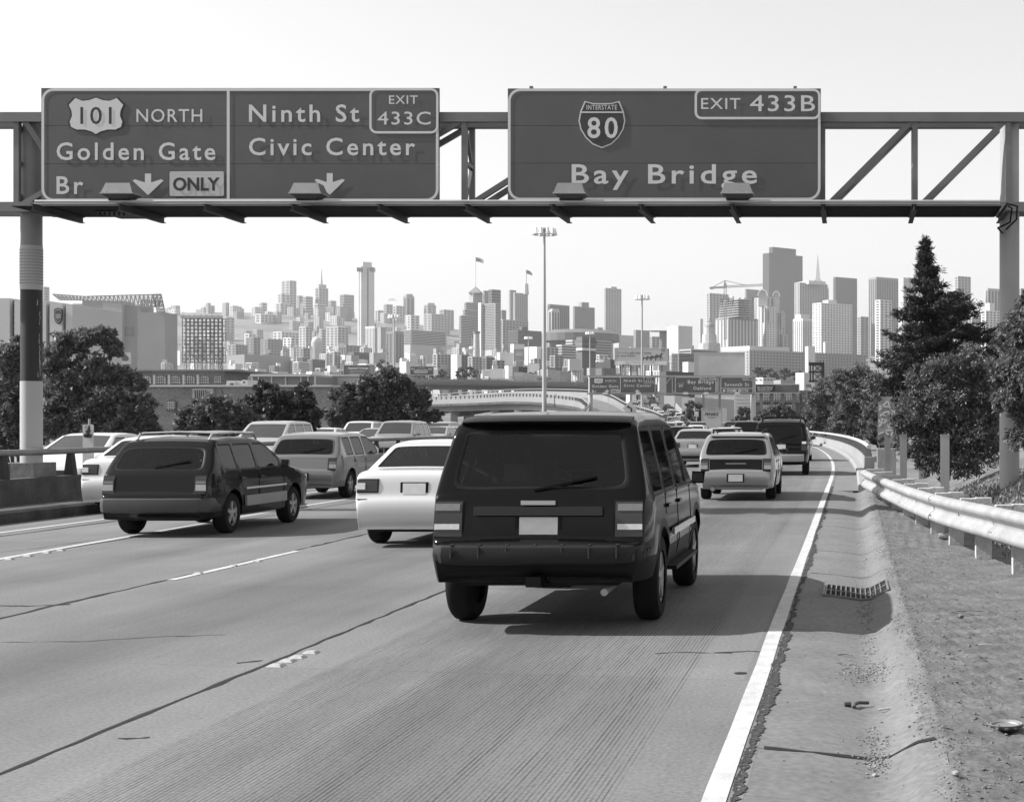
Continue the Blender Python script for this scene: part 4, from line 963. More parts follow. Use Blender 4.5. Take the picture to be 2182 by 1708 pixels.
def bumper_mb(hw, z0, z1, y):
    "bumper wrapped round the corners, with rolled edges"
    mb = MB(); path = [(-hw,.55),(-hw,.25),(-hw+.03,.12),(-hw+.12,.02),(-hw+.3,-.0),(0,-.02),(hw-.3,0),(hw-.12,.02),(hw-.03,.12),(hw,.25),(hw,.55)]
    pr = [(.03,z0),(0,z0+.02),(-.012,lerp(z0,z1,.5)),(0,z1-.015),(.02,z1),(.14,z1)]; n = len(pr); vs = []
    for k, (px, py) in enumerate(path):
        nx_ = px*.35/hw; q = [(px*(1-o_*.6), py+y+o_, z_) for o_, z_ in pr]; vs += q
    mb.add(vs, [(i*n+j,i*n+j+1,(i+1)*n+j+1,(i+1)*n+j) for i in range(len(path)-1) for j in range(n-1)])
    return mb
def hero_extra(S, root, add):
    b = MB(); ys_ = [-.70,-.66,-.58,-.3,0,.3,.58,.66,.70]; b.add([(y, x+.10*(abs(y)/.7)**4, z-.012*(abs(y)/.7)**4) for y in ys_ for x, z in ((.36,1.695),(.345,1.71),(.37,1.725),(.56,1.765),(.56,1.735),(.42,1.675))], [(i*6+j,i*6+(j+1) % 6,i*6+6+(j+1) % 6,i*6+6+j) for i in range(8) for j in range(6)]+[tuple(range(6)), tuple(48+j for j in range(5,-1,-1))]); add('roof_spoiler', b, PAINTS['black'], None, 70)
    add('step_bumper', bumper_mb(.86,.56,.72,-.06), M('bumper_plastic', .012, .6, .1, 8, spec=.25))
    for k in range(7): y = -.66+.22*k; b = MB(); b.box(y-.01,y+.01,-.05,.10,.721,.727); b.box(y-.006,y+.006,-.079,-.06,.62,.71); add('step_ridge', b, M('ridge_plastic', .035, .5, 0))
    b = MB(); b.box(-.52,.52,.105,.15,.95,1.02); add('plate_garnish', b, M('garnish', .035, .3, .05, 3, 0, .3))
    b = MB(); b.box(-.14,.14,.115,.16,1.035,1.07); add('tailgate_handle', b, chrome)
    for sd in (-1,1):
        b = MB(); b.box(*sorted((sd*.925, sd*.948)), 1.45, 3.22, .70, .76); add('side_moulding', b, chrome)
        b = MB(); b.box(*sorted((sd*.86, sd*.965)), 1.45, 3.2, .385, .42); add('running_board', b, trim)
        b = MB(); b.obox((sd*.72,.0,.62), .16,.02,.05); add('reflector', b, tail_lens)
    b = MB(); b.tube([(.55,.9,.36),(.55,.02,.34)], .03, 10); add('exhaust_pipe', b, steel)
    b = MB(); b.tube([(-.85,.98,.37),(.85,.98,.37)], .05, 10); b.obox((0,.98,.40), .25,.28,.22); add('rear_axle', b, trim)
    b = MB(); b.obox((0,.05,.43), .12,.25,.08); add('tow_hitch', b, trim)
near_car('suv','black','sport_utility_vehicle','large black sport utility vehicle nearest the camera in the right lane','car', (-2.535,12.02,0), 0, glass=glass_mat('suv_glass', .5), extra=hero_extra)
def dark_extra(S, root, add):
    add('bumper', bumper_mb(.82,.36,.58,-.05), M('bumper_grey', .035, .55, .1, 8))
    for sd in (-1,1):
        b = MB(); b.box(*sorted((sd*.835, sd*.868)), 1.36, 3.02, .40, .56); add('side_cladding', b, M('cladding_grey', .24, .5, .1, 4))
        b = MB(); b.box(*sorted((sd*.835, sd*.862)), 1.36, 3.02, .66, .69); add('side_trim', b, chrome)
near_car('wagon','dark','station_wagon','dark station wagon with pale roof rack pipes at left','car', (-10.35,22.2,0), 0, rack='pipe', extra=dark_extra)
near_car('sedan','white','sedan','white sedan half hidden behind the black sport utility vehicle','car', (-5.95,20.35,0), 0, glass=g_mid, wiper=False)
near_car('wagon','mid','hatchback','grey hatchback ahead of the white sedan, in the leftmost lane','car', (-12.2,33.2,0), 0, glass=g_tint)
near_car('sedan','white','sedan','white sedan right behind the left gantry column','car', (-13.3,27.4,0), 0, glass=g_mid, wiper=False)
def civic_extra(S, root, add):
    b = MB(); b.obox((0,.06,.95), .08,.02,.05); add('badge', b, chrome); b = MB(); b.box(-.45,.45,-.012,.02,.34,.44); add('bumper_vent', b, trim)
near_car('sedan','silver','sedan','silver grey sedan just left of the wagon with roof rails','car', (-6.05,57.0,0), 0, glass=g_mid, wiper=False, extra=civic_extra)
def sub_extra(S, root, add):
    add('dark_tailgate_panel', patch(S, -.57, .57, .665, .90, .012), PAINTS['black']); b = MB(); b.box(-.22,.22,.065,.085,.80,.82); add('badge', b, M('badge_dull', .3, .4, 0))
    b = MB(); b.tube([(-.5,.6,.27),(-.5,.0,.26)], .045, 12); add('exhaust_pipe', b, chrome)
    b = MB(); b.add([(y,x,z) for x,z in ((.50,1.405),(.66,1.455),(.7,1.43)) for y in (-.6,.6)], [(0,1,3,2),(2,3,5,4),(4,5,1,0),(0,2,4),(1,3,5)]); add('roof_spoiler', b, PAINTS['silver'])
near_car('wagon','silver','station_wagon','silver station wagon with black roof rails in the right lane','car', (-2.52,32.55,0), 0, rack='black', extra=sub_extra)
def ml_extra(S, root, add):
    for k in range(3): b = MB(); t = math.pi/2+k*2.094; b.bar((0,.115,1.0),(.05*math.cos(t),.115,1.0+.05*math.sin(t)), .01,.008); add('emblem', b, chrome)
    b = MB(); b.lathe([(.048,0),(.056,0),(.056,-.01),(.048,-.01)], (0,.12,1.0), 20, 'Y'); add('emblem_ring', b, chrome)
    add('bumper', bumper_mb(.84,.44,.68,-.04), M('bumper_silver', .3, .4, .05, 5))
near_car('ml','black','sport_utility_vehicle','black sport utility vehicle with round emblem ahead of the silver wagon','car', (-2.28,48.2,0), .02, rack='black', extra=ml_extra)
# cars further ahead, before the ramp
def hd(Z): return math.atan2(-(edge_x(Z+6)-edge_x(Z-2)), 8)
for kind, col, off, Z, lab in (('ml','black',-4.6,96,'black sport utility vehicle seen over the station wagon roof'),('van','dark',-1.6,108,'dark van between the two black sport utility vehicles'),
      ('hatch','silver',-1.7,66,'silver hatchback hidden in front of the black sport utility vehicle'),('sedan','pale',-5.2,78,'pale sedan roof just above the station wagon'),
      ('wagon','black',-8.4,88,'black wagon with roof rack above the silver sedan'),('sedan','mid',-8.6,70,'grey sedan left of the silver sedan, partly hidden'),
      ('sedan','silver',-5.0,68,'silver sedan close ahead of the silver sedan')):
    near_car(kind, col, {'ml':'sport_utility_vehicle','van':'van','hatch':'hatchback','sedan':'sedan','wagon':'station_wagon'}[kind], lab, 'van' if kind == 'van' else 'car', tuple(road_pt(off,Z)), hd(Z), seats=False)
# rental box truck
p = road_pt(-3.4,178); tr = empty('box_truck', (-16.6,178,0), 'white rental box truck with PENSKE lettering on its rear door', 'truck')
def tb(nm, bx, mt): b = MB(); b.box(-16.6+bx[0],-16.6+bx[1],178+bx[2],178+bx[3],bx[4],bx[5]); return b.build(nm, mt, tr)
tb('cargo_box',(-1.25,1.25,.05,6.5,.95,3.45),M('truck_pale',.5,.5,.06,.5)); tb('rear_door',(-1.12,1.12,0,.05,1.0,3.1),M('truck_door',.45,.5,.05,.5)); tb('header',(-1.25,1.25,-.03,.05,3.12,3.45),alu)
tb('cab',(-1.1,1.1,6.5,8.3,.6,2.4),M('truck_pale',.5)); tb('bumper',(-1.2,1.2,-.1,.05,.5,.65),steel_black)
for sx in (-1,1):
    tb('door_post',(sx*1.19-.06,sx*1.19+.06,-.02,.05,.95,3.12),alu)
    for yy in (1.2,7.0): b = MB(); b.lathe([(.001,-.15),(.3,-.15),(.42,-.12),(.42,.12),(.3,.15),(.001,.15)], (-16.6+sx*1.0,178+yy,.42), 16, 'X'); b.build('wheel', rubber, tr)
for k in (-.95,-.3,0,.3,.95): tb('marker_lamp',(k-.06,k+.06,-.04,-.028,3.3,3.36),tail_lens)
text('PENSKE', (-17.42,177.97,2.85), (-15.82,177.97,2.5), sign_black, tr, shear=.04); text('Truck Rental', (-17.1,177.97,2.38), (-16.2,177.97,2.2), M('lettering_grey', .15, .5, 0), tr)
# slow queue climbing the ramp
cols_ = ['white','silver','black','dark','grey','silver','mid','white','pale','black']; kinds_ = ['sedan','sedan','suv','hatch','wagon','van','ml']
NM = {'sedan':'sedan','suv':'sport_utility_vehicle','hatch':'hatchback','wagon':'station_wagon','van':'van','ml':'sport_utility_vehicle'}
for li, off in enumerate((-1.9,-5.2,-8.6,-11.6)):
    Z = 122+li*3.1
    while Z < (640 if li < 3 else 225):
        k = R.choice(kinds_); c = R.choice(cols_); sp_ = R.choice((0,0,0,1))
        if not (li < 2 and 166 < Z < 192) and not (li == 0 and Z > 300 and R.random() < .45):
            far_car(k, c, tuple(road_pt(off+R.uniform(-.25,.25),Z)), hd(Z)+R.uniform(-.01,.01), NM[k], 'small %s %s in the %s lane, %s of the ramp queue' % (c if c != 'mid' else 'mid grey', NM[k].replace('_',' '), ('right','middle','left','leftmost')[li], 'foot' if Z < 190 else 'lower part' if Z < 280 else 'middle' if Z < 400 else 'upper part' if Z < 520 else 'top'), 'van' if k == 'van' else 'car', 'cars queueing on the far ramp').rotation_euler.x = math.atan2(road_z(Z+5)-road_z(Z), 5)
        Z += R.uniform(6.8,9.5)+5*sp_
# oncoming cars beyond the median
for i, (x, Z, k, c, lab) in enumerate(((665,74,'sedan','white','white oncoming sedan beyond the median, first right of the small trees'),(750,83,'suv','white','white oncoming sport utility vehicle beyond the median'),
     (778,70,'sedan','silver','silver oncoming sedan in front of the white sport utility vehicle beyond the median'),(828,68,'suv','silver','silver oncoming sport utility vehicle beyond the median wall'),
     (878,96,'sedan','white','white oncoming sedan with dark grille beyond the median'),(910,88,'hatch','pale','pale oncoming hatchback beyond the median'),(925,108,'van','silver','silver oncoming van far along the left carriageway'),
     (940,97,'sedan','silver','silver oncoming sedan rightmost beyond the median'),(545,58,'van','pale','pale oncoming van behind the dark wagon roof rack'),(700,98,'sedan','mid','grey oncoming sedan far beyond the median'),
     (120,36,'sedan','white','white oncoming sedan glimpsed beside the left gantry column'),(890,125,'sedan','white','distant white oncoming sedan near the big dark trees'),(862,140,'sedan','silver','distant silver oncoming sedan under the dark trees'))):
    X = (x-PX)*Z/F; far_car(k, c, (X,Z+4,-.01), math.pi+.02, NM[k], lab, 'van' if k == 'van' else 'car', 'oncoming cars beyond the median')

# ------------------------------------------------------------------ trees
RN = np.random.default_rng(11)
def quads_mesh(name, V4, mat):
    "V4: (n,4,3) array of quads"
    n = len(V4); me = bpy.data.meshes.new(name); me.vertices.add(4*n); me.vertices.foreach_set('co', V4.reshape(-1).astype(np.float32))
    me.loops.add(4*n); me.loops.foreach_set('vertex_index', np.arange(4*n, dtype=np.int32))
    me.polygons.add(n); me.polygons.foreach_set('loop_start', np.arange(0,4*n,4, dtype=np.int32)); me.polygons.foreach_set('loop_total', np.full(n,4, dtype=np.int32))
    me.update(); me.validate(); me.materials.append(mat); return me
def unit(a): return a/np.maximum(1e-6, np.linalg.norm(a, axis=1, keepdims=True))
def leaves(cen, axis, size, width, fold=.25):
    n = len(cen); side = unit(np.cross(axis, RN.normal(size=(n,3)))); nor = np.cross(axis, side)
    L_ = size[:,None]; W_ = L_*width
    return np.stack([cen-axis*L_*.5, cen+side*W_*.5+nor*L_*fold*.2, cen+axis*L_*.5, cen-side*W_*.5+nor*L_*fold*.2], 1)
def crown_pts(blobs, total, clump=.32, per=40):
    "points in clumps spread over blobs (c, r3)"
    vol = np.array([np.prod(r)**(2/3) for c, r in blobs]); sh = vol/vol.sum(); P_ = []; O_ = []
    for (c, r), s_ in zip(blobs, sh):
        nc = max(4, int(total*s_/per)); d = unit(RN.normal(size=(nc,3))); rad = RN.uniform(.45,1.0,(nc,1))**.6
        cc = np.array(c)+d*rad*np.array(r)*(.8+.55*RN.random((nc,1))**2.2); kp = (np.sin(cc[:,0]*5.1/np.mean(r)+cc[:,2]*3.7/np.mean(r))+np.sin(cc[:,1]*4.3/np.mean(r)-cc[:,2]*5.9/np.mean(r)+2) > -.95); cc = cc[kp]; d = d[kp]; nc = len(cc); cr = clump*np.mean(r)*RN.uniform(.5,1.2,(nc,1))
        q = RN.normal(size=(nc,per,3))*.55; q[:,:,2] *= .8
        P_.append((cc[:,None,:]+q*cr[:,None,:]).reshape(-1,3)); O_.append((np.repeat(d,per,0)*.5+q.reshape(-1,3)*.6))
    return np.concatenate(P_), unit(np.concatenate(O_))
LEAF = {'grey':leaf_mat('leaf_grey', .09, .20, .35), 'dark':leaf_mat('leaf_dark', .02, .085, .3), 'mid':leaf_mat('leaf_mid', .04, .17, .35), 'conifer':leaf_mat('needle', .012, .05, .2), 'bush':leaf_mat('leaf_glossy', .075, .19, .3), 'far':leaf_mat('leaf_far', .05, .13, .2)}
def tree(name, label, D, Z, base, leaf='mid', n=9000, size=.16, width=.45, cat='tree', group=None, clump=.24, per=40, depth=.8, droop=0.0, stems=3):
    k = Z/F; blobs = []
    for x, y, r in D:
        p = P(x, y, Z); blobs.append(((p.x, Z+R.uniform(-.6,.6)*r*k*depth, p.z), (r*k*R.uniform(.92,1.05), r*k*.85, r*k*.85)))
    bx, by = base if isinstance(base, tuple) else (base, None)
    X = (bx-PX)*k; zb = by if by is not None else tz(X, Z)
    root = empty(name, (X,Z,zb), label, cat, group)
    pts, out = crown_pts(blobs, n, clump, per); m = len(pts); ax = unit(out+RN.normal(size=(m,3))*.8+np.array([0,0,-droop]))
    V = leaves(pts, ax, size*RN.uniform(.6,1.3,m), width); V -= np.array([X,Z,zb])
    o = link_mesh('crown', quads_mesh('crown', V, LEAF[leaf]), root, local=True)
    if stems:
        mb = MB(); fork = Vector((X, Z, lerp(zb, min(c[2]-r[2] for c, r in blobs), .6)+.2)); rt = max(.05, .02*(max(c[2] for c, r in blobs)-zb))
        mb.tube([(X,Z,zb-.2),(X+.05,Z,(zb+fork.z)/2),fork], rt, 8, rt*.8); mb.build('trunk', bark, root)
        for c, r in blobs:
            mb = MB(); c = Vector(c); mid = fork.lerp(c,.5)+Vector((R.uniform(-.2,.2),0,R.uniform(-.1,.4))); mb.tube([fork,mid,c+Vector((0,0,r[2]*.3))], rt*.5, 6, .012); mb.build('limb', bark, root)
    return root
# left group, beyond the far carriageway
tree('tree','grey-leaved bushy tree at the far left, left of the gantry column',[(20,760,42),(60,730,28),(30,810,50),(5,870,55),(60,850,50),(40,920,55),(90,900,45),(95,760,30)],66,(40,-6),'grey',26000,.22,.4,group='trees beyond the left carriageway')
tree('tree','tall feathery tree beside the left gantry column, tops blowing in wind',[(145,735,32),(190,722,26),(230,715,24),(240,745,22),(120,770,34),(200,790,36),(255,800,30),(290,815,24),(150,830,44),(220,850,44),(290,870,36),(120,890,44),(190,910,44),(260,920,40),(310,900,26),(330,925,18)],62,(190,-6),'grey',60000,.2,.4,group='trees beyond the left carriageway',clump=.3)
tree('tree','lower rounded grey shrub tree in front of the brick warehouse',[(410,890,34),(460,865,34),(500,875,34),(440,915,36),(500,915,36),(540,905,28),(385,915,22)],64,(460,-6),'grey',24000,.2,.45,group='trees beyond the left carriageway')
tree('tree','dense dark round tree in front of the brick warehouse',[(575,840,30),(545,870,34),(600,865,38),(640,850,32),(660,885,30),(580,905,34),(635,910,32),(530,900,24)],72,(600,-6),'dark',30000,.2,.5,group='trees beyond the left carriageway')
tree('tree','broad dark tree clump left of the curved overpass',[(745,850,34),(800,830,40),(850,818,34),(880,850,34),(720,890,32),(775,880,40),(830,880,42),(880,895,34),(740,915,28),(905,870,22),(925,885,16)],92,(820,-6.3),'mid',42000,.26,.5,group='trees beyond the left carriageway')
tree('tree','thin dark tree below the end of the curved overpass',[(905,905,18),(925,900,14),(890,918,14)],120,(905,-6.4),'dark',5000,.3,.5,group='trees beyond the left carriageway')
# right group
tree('hedge_tree','soft grey-leaved tree at the left end of the hedge behind the parapet',[(1758,832,30),(1742,872,32),(1782,868,32),(1732,902,24),(1768,908,30),(1740,850,26),(1790,905,26)],150,(1765,-6),'grey',24000,.26,.4,group='shrubs along the right verge')
tree('hedge_tree','taller grey-leaved tree in the middle of the hedge behind the parapet',[(1800,812,34),(1838,802,30),(1815,850,36),(1850,868,36),(1800,880,32),(1830,905,34),(1795,910,28)],112,(1822,-6),'grey',30000,.22,.4,group='shrubs along the right verge')
tree('hedge_tree','grey-leaved tree in the hedge just left of the graffiti panel',[(1872,822,30),(1892,865,32),(1865,880,30),(1885,915,32),(1862,925,24),(1900,940,24)],78,(1885,-6),'grey',24000,.17,.4,group='shrubs along the right verge')
tree('evergreen_shrub','large glossy evergreen shrub beside the right gantry column',[(2010,790,40),(2060,780,42),(2100,800,36),(1960,820,40),(2020,850,52),(2085,850,50),(1950,880,46),(2010,920,56),(2080,920,52),(1945,945,40),(1995,975,46),(2060,980,44),(2110,950,36),(2110,880,36),(1920,900,26)],35,(2020,.55),'bush',60000,.085,.42,group='shrubs along the right verge',clump=.3,per=30,cat='shrub')
tree('tree','leafy tree hanging over the right gantry column at the picture edge',[(2165,720,40),(2190,690,46),(2140,790,36),(2185,790,50),(2150,850,34),(2195,870,46),(2175,930,30),(2200,650,30)],27.6,(2215,.6),'grey',34000,.11,.28,clump=.3,per=30,droop=.5,depth=.9)
# conifer
def conifer():
    Z = 58.0; k = Z/F; base = P(1966,800,Z); top = P(1966,512,Z); zb = -6.0
    root = empty('conifer_tree', (base.x,Z,zb), 'tall dark conifer tree with ragged spire in front of the towers', 'tree')
    mb = MB(); mb.tube([(base.x,Z,zb),(base.x+.1,Z,2),(base.x+.15,Z,5),(top.x,Z,top.z-.2)], .28, 10, .03); mb.build('trunk', bark, root)
    prof = [(508,3),(540,13),(570,22),(600,36),(640,78),(680,112),(720,120),(760,132),(800,146),(840,120),(900,100)]
    cen = []; ax = []; sz = []
    for i in range(330):
        y = 508+392*R.random()**.8; hw = interp(y, prof)*k*R.uniform(.5,1.18); t = R.uniform(0,2*math.pi); z0 = H-(y-PY)*k
        lop = 1+.18*math.cos(t-.3)*(1 if y > 600 else 0); hw *= lop
        d = np.array([math.cos(t), math.sin(t)*.9, R.uniform(-.25,.15)]); ln = hw; nn = int(18+95*ln/2.2)
        b0 = np.array([base.x+.12+.25*min(1,max(0,(y-560)/120)), Z, z0]); s_ = RN.uniform(.12,1,nn)**.75
        droop = -.12*ln*s_**2+.10*ln*s_**5*2
        p = b0+d*(ln*s_)[:,None]; p[:,2] += droop; sp_ = .07+.19*ln*.35*(1.1-s_); p += RN.normal(size=(nn,3))*sp_[:,None]*np.array([1,1,.45])
        a_ = unit(d+RN.normal(size=(nn,3))*.55+np.array([0,0,.15])); cen.append(p); ax.append(a_); sz.append(RN.uniform(.14,.30,nn))
        if i % 3 == 0: e_ = b0+d*ln*.9; e_[2] += -.05*ln; br = MB(); br.tube([tuple(b0),tuple(b0+d*ln*.5),tuple(e_)], .03, 5, .006); br.build('limb', bark, root)
    cen = np.concatenate(cen); ax = np.concatenate(ax); sz = np.concatenate(sz)
    V = [leaves(cen+RN.normal(size=cen.shape)*.05, unit(ax+RN.normal(size=ax.shape)*.45), sz, .16) for _ in range(3)]
    V = np.concatenate(V)-np.array([base.x,Z,zb]); link_mesh('crown', quads_mesh('crown', V, LEAF['conifer']), root, local=True)
conifer()
# distant trees round the interchange
for (D_, Z, bx, lf, n, sz_, lab) in (
   ([(1482,875,22),(1470,895,20),(1500,890,20)],205,1482,'mid',5000,.4,'rounded tree right of the rising ramp beside the speed limit sign'),
   ([(1585,880,16),(1575,895,14),(1598,895,12)],215,1585,'mid',3000,.4,'small tree left of the second gantry column'),
   ([(1650,882,22),(1620,895,18),(1680,885,20),(1640,905,20),(1700,900,22)],140,1655,'mid',9000,.32,'low spreading trees in front of the brick hall with billboard'),
   ([(985,797,16),(1005,793,15),(1000,806,14)],560,990,'far',2500,.8,'dark round tree behind the upper viaduct, left of the high mast'),
   ([(1110,803,10),(1127,800,9),(1095,808,8)],540,1110,'far',1600,.8,'small dark tree just above the upper viaduct railing'),
   ([(945,800,12),(925,805,10)],560,940,'far',1500,.8,'small tree above the upper viaduct near its left end'),
   ([(820,783,18),(805,790,14),(840,790,14)],620,822,'far',3000,.9,'bushy dark tree behind the small light mast at left'),
   ([(1615,792,14),(1640,800,16),(1670,798,16),(1700,800,14)],700,1650,'far',3500,1.1,'row of dark trees in front of the long grey federal block'),
   ([(905,800,10),(890,805,8)],540,900,'far',1200,.8,'low dark shrub at the left end of the upper viaduct')):
    tree('tree', lab, D_, Z, bx, lf, n, sz_, .5, group='distant trees')
# weeds at the foot of the right column
V = []
for cx, cz, n_ in ((2.9,29,260),(3.3,27,300),(2.5,27.5,160),(2.5,24,160),(2.6,21,140),(3.4,24,300),(4.0,30,200),(2.6,32,200)):
    px = RN.normal(cx,.35,n_); py = RN.normal(cz,1.0,n_); h = RN.uniform(.06,.28,n_)
    pz = np.array([verge_z(max(.5,x_), y_) for x_, y_ in zip(px, py)]); ax = unit(np.stack([RN.normal(0,.4,n_), RN.normal(0,.4,n_), np.ones(n_)],1))
    for q in range(4):
        c = np.stack([px,py,pz+h*.5*(1 if q < 2 else R.uniform(.6,1.6))],1)+RN.normal(size=(n_,3))*.05*np.array([1,1,.6]); V.append(leaves(c, unit(ax+RN.normal(size=(n_,3))*.5), h*(1 if q < 2 else .4), .10 if q < 2 else .5))
o = link_mesh('weeds', quads_mesh('weeds', np.concatenate(V), leaf_mat('weed', .07, .24))); tag(o, 'dry weeds and grass round the foot of the right gantry column', 'weeds', kind='stuff')

# ------------------------------------------------------------------ viaducts
def viaduct(name, label, near, far, thick, mats, cols=(), girder=True):
    near = [P(*q) for q in near]; far = [P(*q) for q in far]; root = empty(name, tuple(near[len(near)//2]-Vector((0,0,6))), label, 'overpass')
    def dens(L_):
        out = []; n = len(L_)
        for i in range(n-1):
            p0, p1, p2, p3 = L_[max(0,i-1)], L_[i], L_[i+1], L_[min(n-1,i+2)]
            for t in (0,.2,.4,.6,.8): out.append(.5*((2*p1)+(-p0+p2)*t+(2*p0-5*p1+4*p2-p3)*t*t+(-p0+3*p1-3*p2+p3)*t**3))
        return out+[L_[-1]]
    A, B = dens(near), dens(far); n = len(A); up = Vector((0,0,1))
    def strip(rows, nm, mt):
        mb = MB(); k = len(rows); mb.add([r[i] for i in range(n) for r in rows], [(i*k+j,i*k+(j+1) % k,(i+1)*k+(j+1) % k,(i+1)*k+j) for i in range(n-1) for j in range(k)]); return mb.build(nm, mt, root, smooth=30)
    I = [a.lerp(b, .04) for a, b in zip(A, B)]; J = [b.lerp(a, .04) for a, b in zip(A, B)]
    strip([[p-up*.9 for p in A],[p-up*.9 for p in B],[p-up*1.3 for p in B],[p-up*1.3 for p in A]], 'deck', mats[0])
    strip([[p-up*1.302 for p in A],[p+up*0 for p in A],I,[p-up*.896 for p in I]], 'parapet', mats[1]); strip([J,[p+up*0 for p in B],[p-up*1.302 for p in B],[p-up*.896 for p in J]], 'parapet', mats[1])
    for fr in (.06,.94):
        mb = MB(); mb.tube([a.lerp(b, fr/2 if fr < .5 else 1-(1-fr)/2)+up*.45 for a, b in zip(A, B)], .09, 6); rl = mb.build('tube_rail', mats[1], root)
    for i in range(0, n-1):
        for t in (0,.5):
            for L2 in (A, B): p = L2[i].lerp(L2[i+1], t); mb = MB(); mb.box(p.x-.1,p.x+.1,p.y-.1,p.y+.1,p.z-.05,p.z+.42); mb.build('rail_post', steel_dark, root)
    if girder:
        for fr in (.12,.88): strip([[a.lerp(b,fr-.03)-up*1.304 for a, b in zip(A,B)],[a.lerp(b,fr+.03)-up*1.304 for a, b in zip(A,B)],[a.lerp(b,fr+.03)-up*(1.3+thick) for a, b in zip(A,B)],[a.lerp(b,fr-.03)-up*(1.3+thick) for a, b in zip(A,B)]], 'girder', mats[2])
    for (i, fr) in cols:
        p = A[i].lerp(B[i], fr); g = tz(p.x,p.y)-1; mb = MB(); mb.box(p.x-.8,p.x+.8,p.y-.8,p.y+.8,g,p.z-1.31-(thick if girder else 0)); mb.build('column', concrete, root)
        mb = MB(); q0, q1 = A[i].lerp(B[i],.08), A[i].lerp(B[i],.92); mb.bar(q0-up*(1.8+thick),q1-up*(1.8+thick), 1.4,1.0); mb.build('cap_beam', concrete, root)
    return root
viaduct('curved_overpass','pale curved concrete overpass with steel girders behind the black vehicle',
   [(1225,893,168),(1250,872,185),(1244,861,200),(1226,853,214),(1151,845,240),(1080,844,254),(1017,847,264),(919,851,278),(800,856,292),(660,862,310)],
   [(1420,893,168),(1385,880,185),(1338,866,205),(1302,847,230),(1262,837,258),(1200,834,278),(1130,833,294),(1040,837,304),(919,845,316),(700,852,336)], 1.1,
   (concrete_old, M('overpass_parapet', .22, .85, .1, .2), M('girder_pale', .36, .5, .08, .2)), [(33,.3),(33,.8),(28,.5),(24,.5),(38,.5)])
viaduct('upper_viaduct','long straight grey concrete viaduct crossing behind the curved overpass',
   [(520,806,400),(760,809,408),(898,811,415),(1080,813,424),(1262,818,432),(1400,822,440)],[(520,803,414),(760,806,422),(898,808,429),(1080,810,438),(1262,815,446),(1400,819,454)], 1.2,
   (concrete, M('viaduct_concrete', .18, .85, .1, .1), M('viaduct_girder', .16, .8, .1, .1)), [(8,.5),(12,.5),(15,.5),(18,.5),(22,.5)])
# chevron boards and truss screen on the upper viaduct
for k, (x, y) in enumerate(((1024,792),(1142,794),(1227,797))):
    q = P(x,y,428); o = empty('chevron_sign', (q.x,428,q.z-3), 'pale chevron curve marker on the upper viaduct, %s of three' % ('leftmost','middle','rightmost')[k], 'sign', 'chevron markers')
    b = MB(); b.box(q.x-.4,q.x+.4,428,428.06,q.z-.55,q.z+.55); b.build('board', sign_pale, o); b = MB(); b.prism([(q.x+.25,q.z+.45),(q.x+.02,q.z+.45),(q.x-.3,q.z),(q.x+.02,q.z-.45),(q.x+.25,q.z-.45),(q.x-.05,q.z)], 427.96, 427.98); b.build('chevron', sign_black, o)
    b = MB(); b.tube([(q.x,428.1,q.z-3.2),(q.x,428.1,q.z-.5)], .06, 6); b.build('post', steel, o)
a_, b_ = D3(1086,803,1206,812,419); o = empty('truss_gantry', (a_.x,419,b_.z), 'low grey steel truss lying along the upper viaduct railing', 'gantry')
for z in (a_.z,b_.z): b = MB(); b.bar((a_.x,419,z),(b_.x,419,z), .2,.2); b.build('chord', steel, o)
nn = 14
for k in range(nn):
    u0, u1 = lerp(a_.x,b_.x,k/nn), lerp(a_.x,b_.x,(k+1)/nn); b = MB(); b.bar((u0,419,a_.z if k % 2 else b_.z),(u1,419,b_.z if k % 2 else a_.z), .14,.14); b.build('diagonal', steel, o)

# ------------------------------------------------------------------ high mast lights
for (x, yt, Z, s_, lab) in ((1160,497,230,1.0,'tallest high mast light rising above the black vehicle'),(1368,636,350,.95,'high mast light standing behind the left sign of the second gantry'),
     (840,676,410,.85,'high mast light above the broad dark tree clump'),(1257,711,560,.85,'high mast light next to the square dark brick tower'),(1126,721,590,.85,'small far high mast light left of the tallest mast'),(1007,742,600,.7,'small far mast light left of the white apartment blocks')):
    p = P(x,yt,Z); zb = tz(p.x,Z)-.3; o = empty('high_mast_light', (p.x,Z,zb), lab, 'light mast', 'high mast lights')
    r0 = .42 if s_ == 1 else .34; b = MB(); b.tube([(p.x,Z,zb),(p.x,Z,lerp(zb,p.z,.5)),(p.x,Z,p.z+.4)], r0, 12, .17); b.build('mast', M('mast_steel', .38, .5, .08, .3, 0, .2), o, smooth=50)
    b = MB(); b.lathe([(1.35*s_,-.05),(1.45*s_,-.05),(1.45*s_,.05),(1.35*s_,.05)], (p.x,Z,p.z+.05), 20); b.build('lamp_ring', steel, o)
    b = MB(); b.lathe([(.05,.55),(.55*s_,.5),(.6*s_,.25),(.5*s_,.15)], (p.x,Z,p.z+.3), 14); b.build('head', alu, o)
    for k in range(10):
        t = 2*math.pi*k/10+.2; cx, cy = p.x+1.55*s_*math.cos(t), Z+1.55*s_*math.sin(t)
        b = MB(); b.lathe([(.04,.75),(.22,.72),(.24,.35),(.34,.15),(.42,-.22),(.38,-.26),(.01,-.2)], (cx,cy,p.z), 12); b.build('lamp', M('lamp_white', .75, .35, .04, 3), o, smooth=40)
        b = MB(); b.bar((p.x+.2*math.cos(t),Z+.2*math.sin(t),p.z+.1),(cx,cy,p.z+.3), .08,.08); b.build('arm', steel, o)

